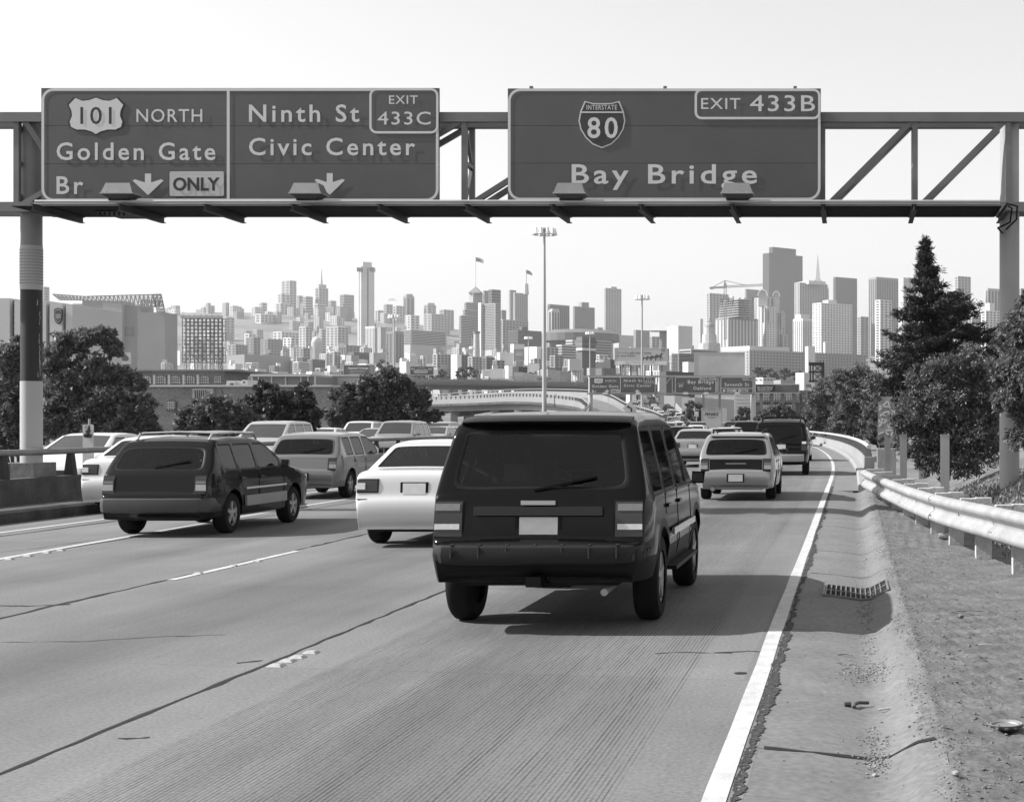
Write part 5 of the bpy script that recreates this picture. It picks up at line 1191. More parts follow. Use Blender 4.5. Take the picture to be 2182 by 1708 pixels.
# ------------------------------------------------------------------ second gantry
Z2 = 195.0; G2 = empty('sign_gantry', tuple(P(1430,905,Z2)), 'second distant sign gantry with three signs across the far road', 'gantry')
def x2(x, Z=Z2): return (x-PX)*Z/F
for zz in (1.7-(801-PY)*Z2/F, 1.7-(838.5-PY)*Z2/F):
    for dy in (.3,1.5): b = MB(); b.box(x2(1250),x2(1612),Z2+dy-.1,Z2+dy+.1,zz-.1,zz+.1); b.build('chord', steel, G2)
vx2 = [1256,1330,1400,1432,1480,1530,1570,1603]; zt_, zb_ = 1.7-(801-PY)*Z2/F, 1.7-(838.5-PY)*Z2/F
for u, v in zip(vx2, vx2[1:]):
    b = MB(); b.bar((x2(u),Z2+.3,zb_),(x2(v),Z2+.3,zt_), .12,.12); b.build('diagonal', steel, G2); b = MB(); b.bar((x2(u),Z2+.3,zb_),(x2(u),Z2+.3,zt_), .12,.12); b.build('vertical', steel, G2)
for x, r in ((1256,.28),(1604,.34)):
    b = MB(); b.tube([(x2(x),Z2+.9,-7),(x2(x),Z2+.9,zt_)], r, 14); b.build('column', M('column_far', .45, .6, .05), G2, smooth=50)
def m3(cx, cy): return 1209.9+cx*.25698, 767.3+cy*.25698
def mA(cx, cy): return 1256+(cx-198)*(140.5/1911), 802.5+(cy-50)*(36.0/547)
left_sign(mA, Z2, 'far small overhead sign repeating Golden Gate Br and Civic Center', 'signs on the second gantry')
s = Sign('highway_sign','far overhead sign reading Bay Bridge Oakland', m3, (888,138,1230,277), Z2, 'signs on the second gantry', rows=1)
s.ring(889,139,1229,276,16,4); s.shield(912,183,963,232,'i'); s.text('80',923,200,953,222,None,3); s.text('Bay Bridge',995,165,1210,203); s.text('Oakland',1040,218,1188,245)
s.ring(1095,139,1229,166,8,3.2,None,sign_green,'exit_border'); s.text('EXIT 433B',1102,145,1224,160,None,3)
s = Sign('highway_sign','far overhead sign reading Seventh St with exit only arrow', m3, (1267,138,1538,277), Z2, 'signs on the second gantry', rows=1)
s.ring(1268,139,1537,276,16,4); s.text('Seventh St',1300,187,1503,215); s.ring(1450,139,1536,168,8,3.2,None,sign_green,'exit_border'); s.text('EXIT 1',1460,147,1525,162,None,3)
s.poly([(1270,230),(1535,230),(1535,234),(1270,234)], None, 1.5, 'divider'); s.arrow(1282,238,1310,266,None,.7)
s.ring(1318,238,1497,265,3,1,sign_black,sign_pale,'only_border'); s.text('EXIT',1325,243,1372,261,sign_black,3); s.text('ONLY',1435,243,1492,261,sign_black,3); s.arrow(1390,240,1420,263,sign_black)
for cx, lw in ((312,'Golden Gate'),(585,'Civic Center'),(978,'the 80 shield'),(1147,'Oakland'),(1406,'Seventh St')):
    q = P(*m3(cx,277), Z2-1); o = empty('sign_lamp', tuple(q), 'small lamp on the second gantry under %s' % lw, 'sign lamp', 'small lamps on the second gantry'); b = MB()
    b.add([(q.x-.4,q.y-.2,q.z-.1),(q.x+.4,q.y-.2,q.z-.1),(q.x+.4,q.y+.2,q.z-.1),(q.x-.4,q.y+.2,q.z-.1),(q.x-.25,q.y-.12,q.z+.2),(q.x+.25,q.y-.12,q.z+.2),(q.x+.25,q.y+.12,q.z+.2),(q.x-.25,q.y+.12,q.z+.2)],[(0,3,2,1),(4,5,6,7),(0,1,5,4),(1,2,6,5),(2,3,7,6),(3,0,4,7)]); b.build('housing', alu, o)
    b = MB(); b.bar((q.x,q.y,q.z-.15),(q.x,Z2+.3,q.z-.15), .1,.1); b.build('arm', steel, o)
# roadside signs by the ramp
Zs = 150.0; q = P(1344,884,Zs); q = P(1344+4,882,Zs)
o = empty('curve_sign', (q.x,Zs,0), 'diamond curve warning sign with bent arrow in front of the queue', 'sign')
q = P(1342,870,Zs); hh = 15.5*Zs/F
b = MB(); b.prism([(q.x-hh,q.z),(q.x,q.z+hh),(q.x+hh,q.z),(q.x,q.z-hh)], Zs, Zs+.05); b.build('plate', sign_pale, o)
b = MB(); k_ = hh*.1; b.prism([(q.x+k_*x_,q.z+k_*y_) for x_,y_ in ((1.2,-5),(3.2,-5),(3.2,-1),(2,1.5),(-1,3),(-1,4.6),(-4.5,2.2),(-1,-.4),(-1,1.2),(.6,.4),(1.2,-1.2))], Zs-.03, Zs-.02); b.build('arrow', sign_black, o)
b = MB(); b.box(q.x-.06,q.x+.06,Zs+.06,Zs+.16,-.5,q.z); b.build('post', wood, o)
Zs = 185.0; a_, b_ = D3(1508,875,1521,891,Zs); a_, b_ = P(*m3(1050,425),Zs), P(*m3(1083,465),Zs)
o = empty('speed_sign', (a_.x,Zs,0), 'white speed limit 50 sign in front of the rounded tree', 'sign')
b = MB(); b.box(a_.x,b_.x,Zs,Zs+.05,b_.z,a_.z); b.build('plate', sign_white, o); text('50', (lerp(a_.x,b_.x,.18),Zs-.02,lerp(a_.z,b_.z,.5)), (lerp(a_.x,b_.x,.82),Zs-.02,lerp(a_.z,b_.z,.92)), sign_black, o); text('SPEED LIMIT', (lerp(a_.x,b_.x,.12),Zs-.02,lerp(a_.z,b_.z,.15)), (lerp(a_.x,b_.x,.88),Zs-.02,lerp(a_.z,b_.z,.32)), sign_black, o)
b = MB(); b.tube([((a_.x+b_.x)/2,Zs+.1,-6),((a_.x+b_.x)/2,Zs+.1,a_.z)], .06, 6); b.build('post', steel, o)

# ------------------------------------------------------------------ city
def wall(v): return M('wall_%03d' % round(v*100), round(v*100)/100, .8, .1, .03)
ROOFM = M('roof_gravel', .35, .9, .2, .05)
FR = {'3':(0,460.4,.29716),'4':(330.5,543,.29755),'5':(920.7,543,.25426),'6':(1416.5,495.8,.2281),'7':(1770.6,484,.32493)}
def box_building(name, label, x0, xs, x1, yt, Z, tone, style='n', phi=50, pitch=(6.4,5.6), fill=(.52,.5), ybot=None, win=None, group=None, roof=None, parent=None, cat='building', zb=None):
    "corner of the box at image x = xs; left wall spans x0..xs, right wall xs..x1"
    t0, ts, t1 = (x0-PX)/F, (xs-PX)/F, (x1-PX)/F; psi = math.atan(ts); ph = math.radians(phi)
    def rot(v): c, s_ = math.cos(-psi), math.sin(-psi); return Vector((v[0]*c-v[1]*s_, v[0]*s_+v[1]*c, 0))
    d1, d2 = rot((-math.cos(ph), math.sin(ph))), rot((math.sin(ph), math.cos(ph))); C = Vector((ts*Z, Z, 0))
    a = max(3,(t0*Z-C.x)/(d1.x-t0*d1.y)); b = max(3,(t1*Z-C.x)/(d2.x-t1*d2.y))
    zt = H-(yt-PY)*Z/F; zg = (min(tz(C.x,C.y), tz(*(C+d1*a)[:2]), tz(*(C+d2*b)[:2]))-4) if zb is None else zb
    pts = [C, C+d2*b, C+d2*b+d1*a, C+d1*a]; mb = MB(); par = .012*Z*.12
    vs = [(p.x,p.y,zg) for p in pts]+[(p.x,p.y,zt) for p in pts]
    mb.add(vs, [(0,1,5,4),(1,2,6,5),(2,3,7,6),(3,0,4,7)], 0); mb.add([(p.x,p.y,zt-.6) for p in pts], [(0,1,2,3)], 1)
    o = mb.build(name, [wall(tone), ROOFM], parent)
    if parent is None: tag(o, label, cat, group)
    if style != 'n':
        zl = max(zg+3, H-((ybot or 815)-PY)*Z/F); k = Z/F; w_ = MB()
        for dd, ln, nn in ((d1,a,d2),(d2,b,d1)):
            sgn = -1; out = -(nn)*.25; px = ln*abs(dd.x-ts*dd.y)/k
            nc = max(1, int(px/pitch[0])); nr = max(1, int((zt-zl)/(pitch[1]*k))); cw = ln/nc; rh = pitch[1]*k
            def q(u0,u1,z0,z1): p0, p1 = C+dd*u0+out, C+dd*u1+out; w_.add([(p0.x,p0.y,z0),(p1.x,p1.y,z0),(p1.x,p1.y,z1),(p0.x,p0.y,z1)], [(0,1,2,3)])
            if px < 2.5: continue
            if style == 'g':
                for i in range(nc):
                    for j in range(nr): q(cw*(i+.5-fill[0]/2), cw*(i+.5+fill[0]/2), zt-rh*(j+.75+fill[1]/2), zt-rh*(j+.75-fill[1]/2))
            elif style == 'h':
                for j in range(nr): q(ln*.04, ln*.96, zt-rh*(j+.8+fill[1]/2), zt-rh*(j+.8-fill[1]/2))
            elif style == 'v':
                for i in range(nc): q(cw*(i+.5-fill[0]/2), cw*(i+.5+fill[0]/2), zl, zt-rh*.9)
        if w_.f: child_o = w_.build('window_grid', win or win_mid, o if parent is None else parent); child_o['kind'] = 'stuff'
        if parent is None and w_.f:
            child_o.matrix_parent_inverse = Matrix.Translation(o.location).inverted()
    o['zt'] = zt; o['cx'] = tuple((pts[0]+pts[2])/2); o['ab'] = (a,b)
    return o
def B(fr, x0, x1, yt, Z, tone, style, label, split=.3, name='building', **kw):
    ox, oy, s_ = FR[fr]; X0, X1 = ox+x0*s_, ox+x1*s_; return box_building(name, label, X0, lerp(X0,X1,split), X1, oy+yt*s_, Z, tone, style, **kw)
def top_box(o, x0, x1, yt, Z, fr, tone, dz=0):
    "smaller storey standing on a building, as its part"
    ox, oy, s_ = FR[fr]; xa, xb = ox+x0*s_, ox+x1*s_; zt = H-(oy+yt*s_-PY)*Z/F; c = o['cx']; w_ = (xb-xa)*Z/F; X = ((xa+xb)/2-PX)*c[1]/F
    mb = MB(); mb.obox((X,c[1],(zt+o['zt']-3)/2), w_*.8,w_*.8, zt-o['zt']+3, .6); q = mb.build('upper_storey', wall(tone), o); q.matrix_parent_inverse = Matrix.Translation(o.location).inverted(); return q
SK = 'towers of the skyline'
T = 'tower'
# --- hill on the left
B('3',298,355,505,2500,.3,'g','grey tower peeping out right of the left gantry column',name=T)
B('4',743,803,340,3450,.5,'g','slim pale tower with stepped crown at the left end of the hill',name=T)
o = B('4',862,980,345,3250,.42,'g','pale apartment block at the foot of the tall hill tower'); 
B('4',904,1012,182,3330,.36,'g','tall slab apartment tower with flat top, left on the hill',name=T,split=.55)
B('4',877,968,278,3290,.46,'g','pale stepped wing in front of the flat-topped hill tower')
B('4',1013,1060,290,3420,.4,'g','grey apartment tower right of the flat-topped hill tower',name=T)
B('4',1058,1130,295,3300,.42,'h','pale balcony apartment tower left of the spired hotel',name=T)
o = B('4',1146,1240,235,3350,.33,'g','hotel tower with stepped roof and antenna spire on the hill',name=T)
top_box(o,1160,1225,210,3350,'4',.33)
mb = MB(); c = o['cx']; q = P(330.5+1192*.29755,543+105*.29755,c[1]); zt = H-(543+210*.29755-PY)*3350/F; mb.tube([(q.x,c[1],zt-6),(q.x,c[1],lerp(zt,q.z,.3)),(q.x,c[1],q.z)], 3.4, 6, .5); q = mb.build('spire', wall(.35), o); q.matrix_parent_inverse = Matrix.Translation(o.location).inverted()
B('4',1140,1222,348,3230,.42,'h','pale block below the spired hotel')
B('4',1222,1412,368,3180,.16,'n','wide dark flat-roofed block right of the spired hotel')
B('4',1240,1298,326,3400,.38,'g','small grey block above the wide dark roof')
B('4',1323,1425,282,3380,.28,'h','square grey tower left of the tall slender tower',name=T)
o = B('4',1449,1570,78,2700,.5,'v','tallest slender pale tower with stepped top, left half of skyline',name=T,pitch=(17,5),fill=(.12,.6),split=.22)
top_box(o,1470,1550,48,2700,'4',.5)
for fx, yy in ((1461,95),(1551,95)):
    q = P(330.5+fx*.29755,543+yy*.29755,2690); mb = MB(); mb.box(q.x-3.5,q.x+3.5,2688,2700,q.z-6,q.z+1); q2 = mb.build('belvedere_opening', win_mid, o); q2.matrix_parent_inverse = Matrix.Translation(o.location).inverted()
B('4',1575,1645,395,3300,.42,'g','pale block right of the tall slender tower')
o = B('4',1636,1702,352,3260,.33,'g','hotel with rooftop letters on the hill')
q = P(330.5+1668*.29755,543+312*.29755,3200); q2 = P(330.5+1728*.29755,543+329*.29755,3200)
for tx, a0, a1 in (('HOTEL',0,.45),('HUNTINGTON',.5,1)): t_ = text(tx,(lerp(q.x,q2.x,.2 if tx == 'HOTEL' else 0),3200,lerp(q.z,q2.z,a0)),(lerp(q.x,q2.x,.8 if tx == 'HOTEL' else 1),3200,lerp(q.z,q2.z,a1)),wall(.15),o); t_.matrix_parent_inverse = Matrix.Translation(o.location).inverted()
B('4',1700,1792,362,3320,.45,'g','pale block between the hotel letters and the dark slab tower')
o = B('4',1776,1857,292,3350,.27,'v','dark slab tower with raised top on the hill',name=T); top_box(o,1790,1845,278,3350,'4',.27)
o = B('4',1925,2012,355,3350,.36,'g','grey stepped apartment tower above the mansard building',name=T); top_box(o,1940,2000,342,3350,'4',.36)
B('4',2035,2140,390,3250,.3,'g','dark apartment block at the right end of the hill')
B('4',1922,2112,420,3050,.33,'g','broad apartment building with mansard-like top')
B('4',1803,1893,430,2800,.55,'g','bright white gridded block below the dark slab tower')
# --- hillside fabric
for fr,x0,x1,yt,Z,tn,st,lb in (('4',75,190,465,3000,.3,'g','grey block left of the scaffold frame on the hillside'),('4',488,568,445,2700,.38,'g','pale tower behind the right edge of the scaffold frame'),
   ('4',600,715,440,3200,.42,'g','long pale apartment block on the hill crest at left'),('4',715,862,420,3000,.5,'g','white apartment block at the foot of the slim pale tower'),
   ('4',845,1030,548,2300,.55,'g','wide pale building in the middle of the hillside'),('4',915,1030,590,2100,.58,'g','white gridded building low on the hillside'),
   ('4',1030,1125,512,2200,.46,'g','pale taller block in the middle of the hillside'),('4',1225,1385,512,2250,.40,'g','pale plain block left of the slender tower base'),
   ('4',1175,1226,530,2350,.5,'g','narrow pale block on the hillside'),('4',640,722,562,2300,.55,'g','small white building low on the hillside'),('4',650,780,590,2000,.2,'g','dark apartment building low on the hillside'),
   ('4',755,915,600,1950,.24,'g','dark wide building low on the hillside'),('4',520,662,640,1500,.3,'g','brick corner building with cornice right of the scaffold frame'),
   ('4',1010,1110,665,1500,.26,'g','dark building with tall windows below the dome'),('4',1315,1512,645,1500,.26,'g','grey arcaded building left of the white slab'),
   ('4',510,972,712,1200,.28,'n','long low grey building below the hillside'),('4',1225,1332,690,1250,.42,'g','pale low building below the dome'),
   ('4',1380,1535,695,1150,.12,'v','dark glassy low block left of the white slab foot'),('4',1590,1652,515,1600,.33,'n','dark block right of the white slab'),
   ('4',1652,1790,545,1850,.2,'v','dark office block left of the banded hotel'),('4',1535,1650,700,1150,.34,'n','low grey block below the white slab')):
    B(fr,x0,x1,yt,Z,tn,st,lb,split=R.uniform(.25,.55))
B('4',1505,1592,510,1450,.72,'v','bright white narrow slab building in front of the slender tower',split=.75,pitch=(3.2,4),fill=(.3,.6))
B('4',1782,2088,535,1800,.42,'h','broad hotel slab with dark horizontal window bands',split=.15,pitch=(4,3.4),fill=(.5,.55),ybot=735,win=win_dark)
# copper dome
q = P(330.5+1157*.29755,543+625*.29755,1880); o = empty('dome_building',(q.x,1880,q.z-30),'small ribbed dome on the hillside below the pale blocks','building')
mb = MB(); mb.lathe([(6*math.cos(t*.157),7*math.sin(t*.157)) for t in range(10)]+[(.6,8),(.4,11),(.05,12)], (q.x,1880,q.z), 20); mb.build('dome', wall(.5), o, smooth=40); mb = MB(); mb.tube([(q.x,1880,q.z-30),(q.x,1880,q.z)], 6.4, 16); mb.build('drum', wall(.4), o)
# --- middle
B('5',228,392,505,1750,.45,'h','stepped office tower with dark ribbon windows, lower left part',name=T,pitch=(4,3.5),win=win_dark,split=.08,ybot=742)
B('5',262,392,455,1765,.42,'h','middle step of the ribbon window tower',name=T,pitch=(4,3.5),win=win_dark,split=.08,ybot=742)
B('5',275,392,395,1780,.42,'h','upper step of the ribbon window tower',name=T,pitch=(4,3.5),win=win_dark,split=.08,ybot=742)
o = B('5',310,422,318,1900,.35,'n','round-shouldered tower with pyramid roof and flag',name=T)
c = o['cx']; zt = o['zt']; mb = MB(); hw = 8; mb.add([(c[0]-hw,c[1]-hw,zt),(c[0]+hw,c[1]-hw,zt),(c[0]+hw,c[1]+hw,zt),(c[0]-hw,c[1]+hw,zt),(c[0],c[1],zt+9)], [(0,1,4),(1,2,4),(2,3,4),(3,0,4)]); q = mb.build('pyramid_roof', wall(.22), o); q.matrix_parent_inverse = Matrix.Translation(o.location).inverted()
mb = MB(); mb.tube([(c[0],c[1],zt+8),(c[0],c[1],zt+46)], .25, 5); mb.add([(c[0],c[1],zt+46),(c[0]+5,c[1]+2,zt+45),(c[0]+10,c[1],zt+43),(c[0]+10,c[1],zt+38),(c[0]+5,c[1]+2,zt+40),(c[0],c[1],zt+40.5)], [(0,1,4,5),(1,2,3,4)]); q = mb.build('flag', wall(.25), o); q.matrix_parent_inverse = Matrix.Translation(o.location).inverted()
B('5',386,432,400,1700,.58,'n','bright blank stair shaft between the ribbon window towers',split=.5)
B('5',420,572,405,1690,.42,'h','right wing of the ribbon window tower',name=T,pitch=(4,3.5),win=win_dark,split=.72,ybot=745)
B('5',470,576,288,1850,.16,'h','dark square-topped tower behind the ribbon window tower',name=T,pitch=(4,6),win=win_dark)
B('5',425,470,298,1900,.24,'n','narrow grey core between two dark tower tops')
B('5',643,705,293,2000,.24,'n','dark plain wing of the tower with lantern',split=.2,name=T)
o = B('5',680,803,316,1980,.4,'g','pale gridded tower with corner lantern and flag',name=T,pitch=(4.6,4.6),split=.12)
q = P(920.7+783*.25426,543+262*.25426,1980); mb = MB(); mb.tube([(q.x,1985,o['zt']-2),(q.x,1985,o['zt']+12)], 3.4, 6, 2.6); mb.tube([(q.x,1985,o['zt']+12),(q.x,1985,q.z)], 2.6, 6, .3); q2 = mb.build('lantern', wall(.4), o); q2.matrix_parent_inverse = Matrix.Translation(o.location).inverted()
mb = MB(); mb.tube([(q.x,1985,q.z-2),(q.x,1985,q.z+22)], .4, 5); mb.add([(q.x,1985,q.z+22),(q.x+4,1987,q.z+21),(q.x+8,1985,q.z+18),(q.x+8,1985,q.z+14),(q.x+4,1987,q.z+16),(q.x,1985,q.z+17)], [(0,1,4,5),(1,2,3,4)]); q2 = mb.build('flag', wall(.25), o); q2.matrix_parent_inverse = Matrix.Translation(o.location).inverted()
B('5',568,806,540,1960,.36,'g','broad gridded base block below the lantern tower',split=.1)
B('5',565,622,460,2050,.3,'g','stepped dark block between the two tower groups')
o = B('5',637,918,628,1500,.10,'h','wide dark flat office box in front of the lantern tower',pitch=(4,7)); top_box(o,735,800,595,1500,'5',.09)
B('5',967,1152,412,2150,.17,'v','dark wide office tower right of the tallest mast',name=T,pitch=(4,4),split=.1)
o = B('5',974,1068,462,2050,.46,'v','pale older tower in front of the dark wide office tower',name=T,split=.3,pitch=(5,4)); top_box(o,990,1060,450,2050,'5',.42)
o = B('5',1180,1363,430,2100,.24,'g','square grey office tower with small penthouse',name=T,pitch=(3.6,3.6),split=.08); top_box(o,1228,1312,392,2100,'5',.24)
o = B('5',1438,1587,275,2200,.44,'g','tall pale slab tower standing alone in the middle of the skyline',name=T,split=.1,pitch=(5.2,4.2),fill=(.45,.4)); top_box(o,1480,1545,262,2200,'5',.4)
for fr,x0,x1,yt,Z,tn,st,lb in (('5',1362,1434,605,2300,.45,'g','pale low block left of the lone slab tower'),('5',1520,1688,670,1900,.42,'n','pale flat building right of the lone slab tower'),
   ('5',1688,1824,628,2000,.22,'n','dark blocky building behind the second mast'),('5',1824,1908,682,1950,.36,'g','low arcaded building behind the second mast'),
   ('5',655,775,745,1100,.55,'n','pale rooftop block above the wall billboard'),('5',1120,1262,712,1200,.55,'h','white terraced building left of the square brick tower'),
   ('5',1040,1208,752,1050,.52,'h','broad white banded building left of the square brick tower'),('5',1260,1508,714,1300,.34,'h','grey long building right of the square brick tower'),
   ('5',775,918,768,900,.78,'n','bright white blank-walled building left of the tallest mast'),('5',920,1058,772,900,.36,'g','grey loft building right of the tallest mast'),
   ('5',825,920,865,760,.45,'g','pale loft building with square windows left of the mast'),('5',985,1100,840,780,.28,'g','dark loft building right of the tallest mast foot'),
   ('5',5,158,828,800,.38,'g','grey house block with white end wall, left of the chimney'),('5',158,232,835,790,.78,'n','bright white blank house wall left of the chimney'),
   ('5',230,322,835,800,.16,'g','dark brick house block left of the chimney'),('5',318,418,850,770,.38,'g','pale house block below the chimney'),('5',410,522,855,780,.18,'g','dark brick block below the ribbon window tower'),
   ('5',520,608,880,760,.25,'g','grey low brick block right of the dark brick block'),('5',550,682,815,900,.55,'n','pale plain block left of the wall billboard'),('5',1385,1475,835,1000,.48,'g','pale older block left of the bank billboard'),
   ('5',1470,1535,876,700,.05,'n','black box-like building at the left edge of bank billboard'),('5',1370,1540,948,560,.14,'n','dark low shed right of the square brick tower'),
   ('5',675,800,935,640,.03,'n','black glass low building above the upper viaduct'),('5',800,880,920,680,.1,'n','dark gabled shed above the upper viaduct'),('5',930,1085,945,660,.12,'n','dark long low shed right of the tallest mast')):
    B(fr,x0,x1,yt,Z,tn,st,lb,split=R.uniform(.12,.4) if tn < .7 else .7, ybot=800)
o = B('5',1905,1967,638,1800,.18,'g','dark tower house with pyramid roof right of the second mast'); c = o['cx']; zt = o['zt']; mb = MB(); hw = 16
mb.add([(c[0]-hw,c[1]-hw,zt),(c[0]+hw,c[1]-hw,zt),(c[0]+hw,c[1]+hw,zt),(c[0]-hw,c[1]+hw,zt),(c[0],c[1],zt+11)], [(0,1,4),(1,2,4),(2,3,4),(3,0,4)]); q = mb.build('pyramid_roof', wall(.4), o); q.matrix_parent_inverse = Matrix.Translation(o.location).inverted()
B('5',1967,2182,592,1500,.5,'n','large pale blank concrete box building right of second mast',split=.45)
# auditorium drum
q = P(920.7+1245*.25426,543+690*.25426,1600); o = empty('auditorium',(q.x,1600,q.z-20),'low dark oval auditorium roof below the square grey tower','building')
mb = MB(); mb.lathe([(30,-30),(32,0),(41,1),(41,9),(30,13),(.1,15)], (q.x,1600,q.z-6), 28); mb.build('drum', wall(.12), o)
# chimney with pale plume-coloured shaft
q = P(1015.5,706,1000); o = empty('chimney',(q.x,1000,tz(q.x,1000)),'tall pale factory chimney in front of the ribbon window tower','chimney')
mb = MB(); mb.tube([(q.x,1000,tz(q.x,1000)-2),(q.x,1000,q.z)], 2.6, 14, 1.9); mb.build('shaft', wall(.42), o, smooth=40); mb = MB(); mb.lathe([(2.0,-1.5),(2.4,-1.2),(2.4,0),(1.6,0)], (q.x,1000,q.z), 14); mb.build('rim', wall(.2), o)
q = P(1009,715,1010); o = empty('chimney',(q.x,1010,tz(q.x,1010)),'thin dark chimney left of the pale one','chimney'); mb = MB(); mb.tube([(q.x,1010,tz(q.x,1010)-2),(q.x,1010,q.z)], 1.5, 10, 1.2); mb.build('shaft', wall(.12), o, smooth=40); mb = MB(); mb.lathe([(1.25,-1),(1.5,-.8),(1.5,0),(1.0,0)], (q.x,1010,q.z), 10); mb.build('rim', wall(.1), o)
# square brick tower with cornice
o = B('5',1210,1370,800,620,.13,'n','square dark brick tower with heavy bracketed cornice',split=.3,name='brick_tower'); c = o['cx']; zt = o['zt']; a0 = 20.5
Cx = lambda m_: None
kk = 620/F; wpx = 160*.25426*kk
for (dz0,dz1,ex,tn) in ((0,1.0,1.04,.62),(1.02,2.2,1.0,.12),(2.2,3.2,1.12,.16),(3.2,4.2,1.2,.12),(4.2,5.6,1.02,.14)):
    xa, xs_, xb = 920.7+lerp(1290,1210,ex)*.25426, 920.7+(1210+160*.3)*.25426, 920.7+lerp(1290,1370,ex)*.25426
    box_building('cornice_band','',xa,xs_,xb,PY-(zt+dz1-H)*F/619.2,619.2,tn,parent=o,zb=zt+dz0)
for ch in o.children: ch.matrix_parent_inverse = Matrix.Translation(o.location).inverted()
# --- right downtown
B('6',322,357,803,2800,.4,'n','thin round-topped pale tower left of the construction site',name=T)
B('6',387,597,562,2500,.4,'g','pale gridded office tower behind the construction crane',name=T,split=.15)
B('6',748,882,525,2700,.2,'n','dark block behind the arched tower',name=T,split=.1)
o = B('6',915,1288,188,3050,.05,'v','largest dark office tower with vertical ribs and raised top',name=T,pitch=(3.6,5),fill=(.45,.6),split=.16,win=win_dark)
ox,oy,s_ = FR['6']; box_building('upper_storey','',ox+975*s_,ox+1010*s_,ox+1226*s_,oy+132*s_,3060,.05,'v',parent=o,zb=o['zt']-5,pitch=(3.6,5),fill=(.45,.6),win=win_dark)
for ch in o.children: ch.matrix_parent_inverse = Matrix.Translation(o.location).inverted()
q = P(ox+1432*s_,oy+470*s_,3500); tp = P(ox+1429*s_,oy+188*s_,3500); o = empty('pyramid_tower',(q.x,3500,q.z-100),'slender white pyramid spire behind the gridded tower','tower')
def pyr(y): return 21*s_*3500/F*(y-188)/(440-188)*1.05
mb = MB(); zz0, h0 = H-(oy+445*s_-PY)*3500/F, pyr(445)*1.0; h1 = pyr(900)
mb.add([(q.x-h0,3500-h0,zz0),(q.x+h0,3500-h0,zz0),(q.x+h0,3500+h0,zz0),(q.x-h0,3500+h0,zz0),(tp.x,3500,tp.z)], [(0,1,4),(1,2,4),(2,3,4),(3,0,4)]); mb.build('spire', wall(.55), o)
mb = MB(); hb = 34; mb.add([(q.x-h0,3500-h0,zz0),(q.x+h0,3500-h0,zz0),(q.x+h0,3500+h0,zz0),(q.x-h0,3500+h0,zz0),(q.x-hb,3500-hb,zz0-150),(q.x+hb,3500-hb,zz0-150),(q.x+hb,3500+hb,zz0-150),(q.x-hb,3500+hb,zz0-150)], [(4,5,1,0),(5,6,2,1),(6,7,3,2),(7,4,0,3)]); mb.build('shaft', wall(.5), o)
for sx in (-1,1): mb = MB(); mb.add([(q.x+sx*h0*.8,3494,zz0+2),(q.x+sx*(h0+18),3494,zz0-12),(q.x+sx*(h0+18),3494,zz0-60),(q.x+sx*h0*.8,3494,zz0-60),(q.x+sx*h0*.8,3506,zz0+2),(q.x+sx*(h0+18),3506,zz0-12),(q.x+sx*(h0+18),3506,zz0-60),(q.x+sx*h0*.8,3506,zz0-60)], [(0,1,2,3),(4,7,6,5),(0,4,5,1),(1,5,6,2),(3,2,6,7)]); mb.build('wing', wall(.45), o)
o = B('6',1211,1516,462,2650,.36,'g','broad pale gridded office tower in front of the pyramid',name=T,split=.16,pitch=(5,4.4)); top_box(o,1255,1490,445,2650,'6',.5)
B('6',1500,1532,520,2700,.3,'n','stepped edge of the broad gridded tower')
B('6',1573,1797,412,2800,.11,'v','dark rounded-corner office tower right of the pyramid',name=T,pitch=(3,5),split=.1,win=win_dark)
o = B('6',1380,1752,652,1850,.6,'g','white hotel slab with regular grid of small windows',split=.22,pitch=(6,5.4),fill=(.42,.45),win=win_dark); top_box(o,1480,1600,618,1850,'6',.55)
o = B('6',1197,1388,800,2100,.62,'v','pale art deco tower with white vertical piers',split=.48,pitch=(4,5),fill=(.35,.6)); top_box(o,1225,1345,760,2100,'6',.5)
B('6',1797,1903,782,2500,.28,'h','grey block between the white slab and the tall ribbed tower')
B('7',247,442,325,2700,.27,'v','tall grey ribbed office tower left of the conifer',name=T,pitch=(3.4,5),split=.26)
B('7',440,560,330,2900,.38,'n','pale tower top just left of the conifer tip',name=T)
B('7',812,917,320,2700,.33,'g','pale tower rising right of the conifer',name=T,split=.2); B('7',1015,1112,400,2700,.33,'v','grey tower left of the right gantry column',name=T,split=.15); B('7',1225,1290,400,2750,.3,'g','grey tower right of the right gantry column',name=T)
o = B('7',985,1108,545,1900,.62,'g','white stepped art deco tower beside the right gantry column',split=.25); top_box(o,1015,1070,495,1900,'7',.6)
B('7',290,400,475,1900,.58,'g','white stepped block left of the conifer',split=.3); B('7',900,985,570,2200,.3,'g','grey blocks right of the conifer'); B('7',172,247,585,2300,.3,'g','grey rounded block left of the tall ribbed tower')
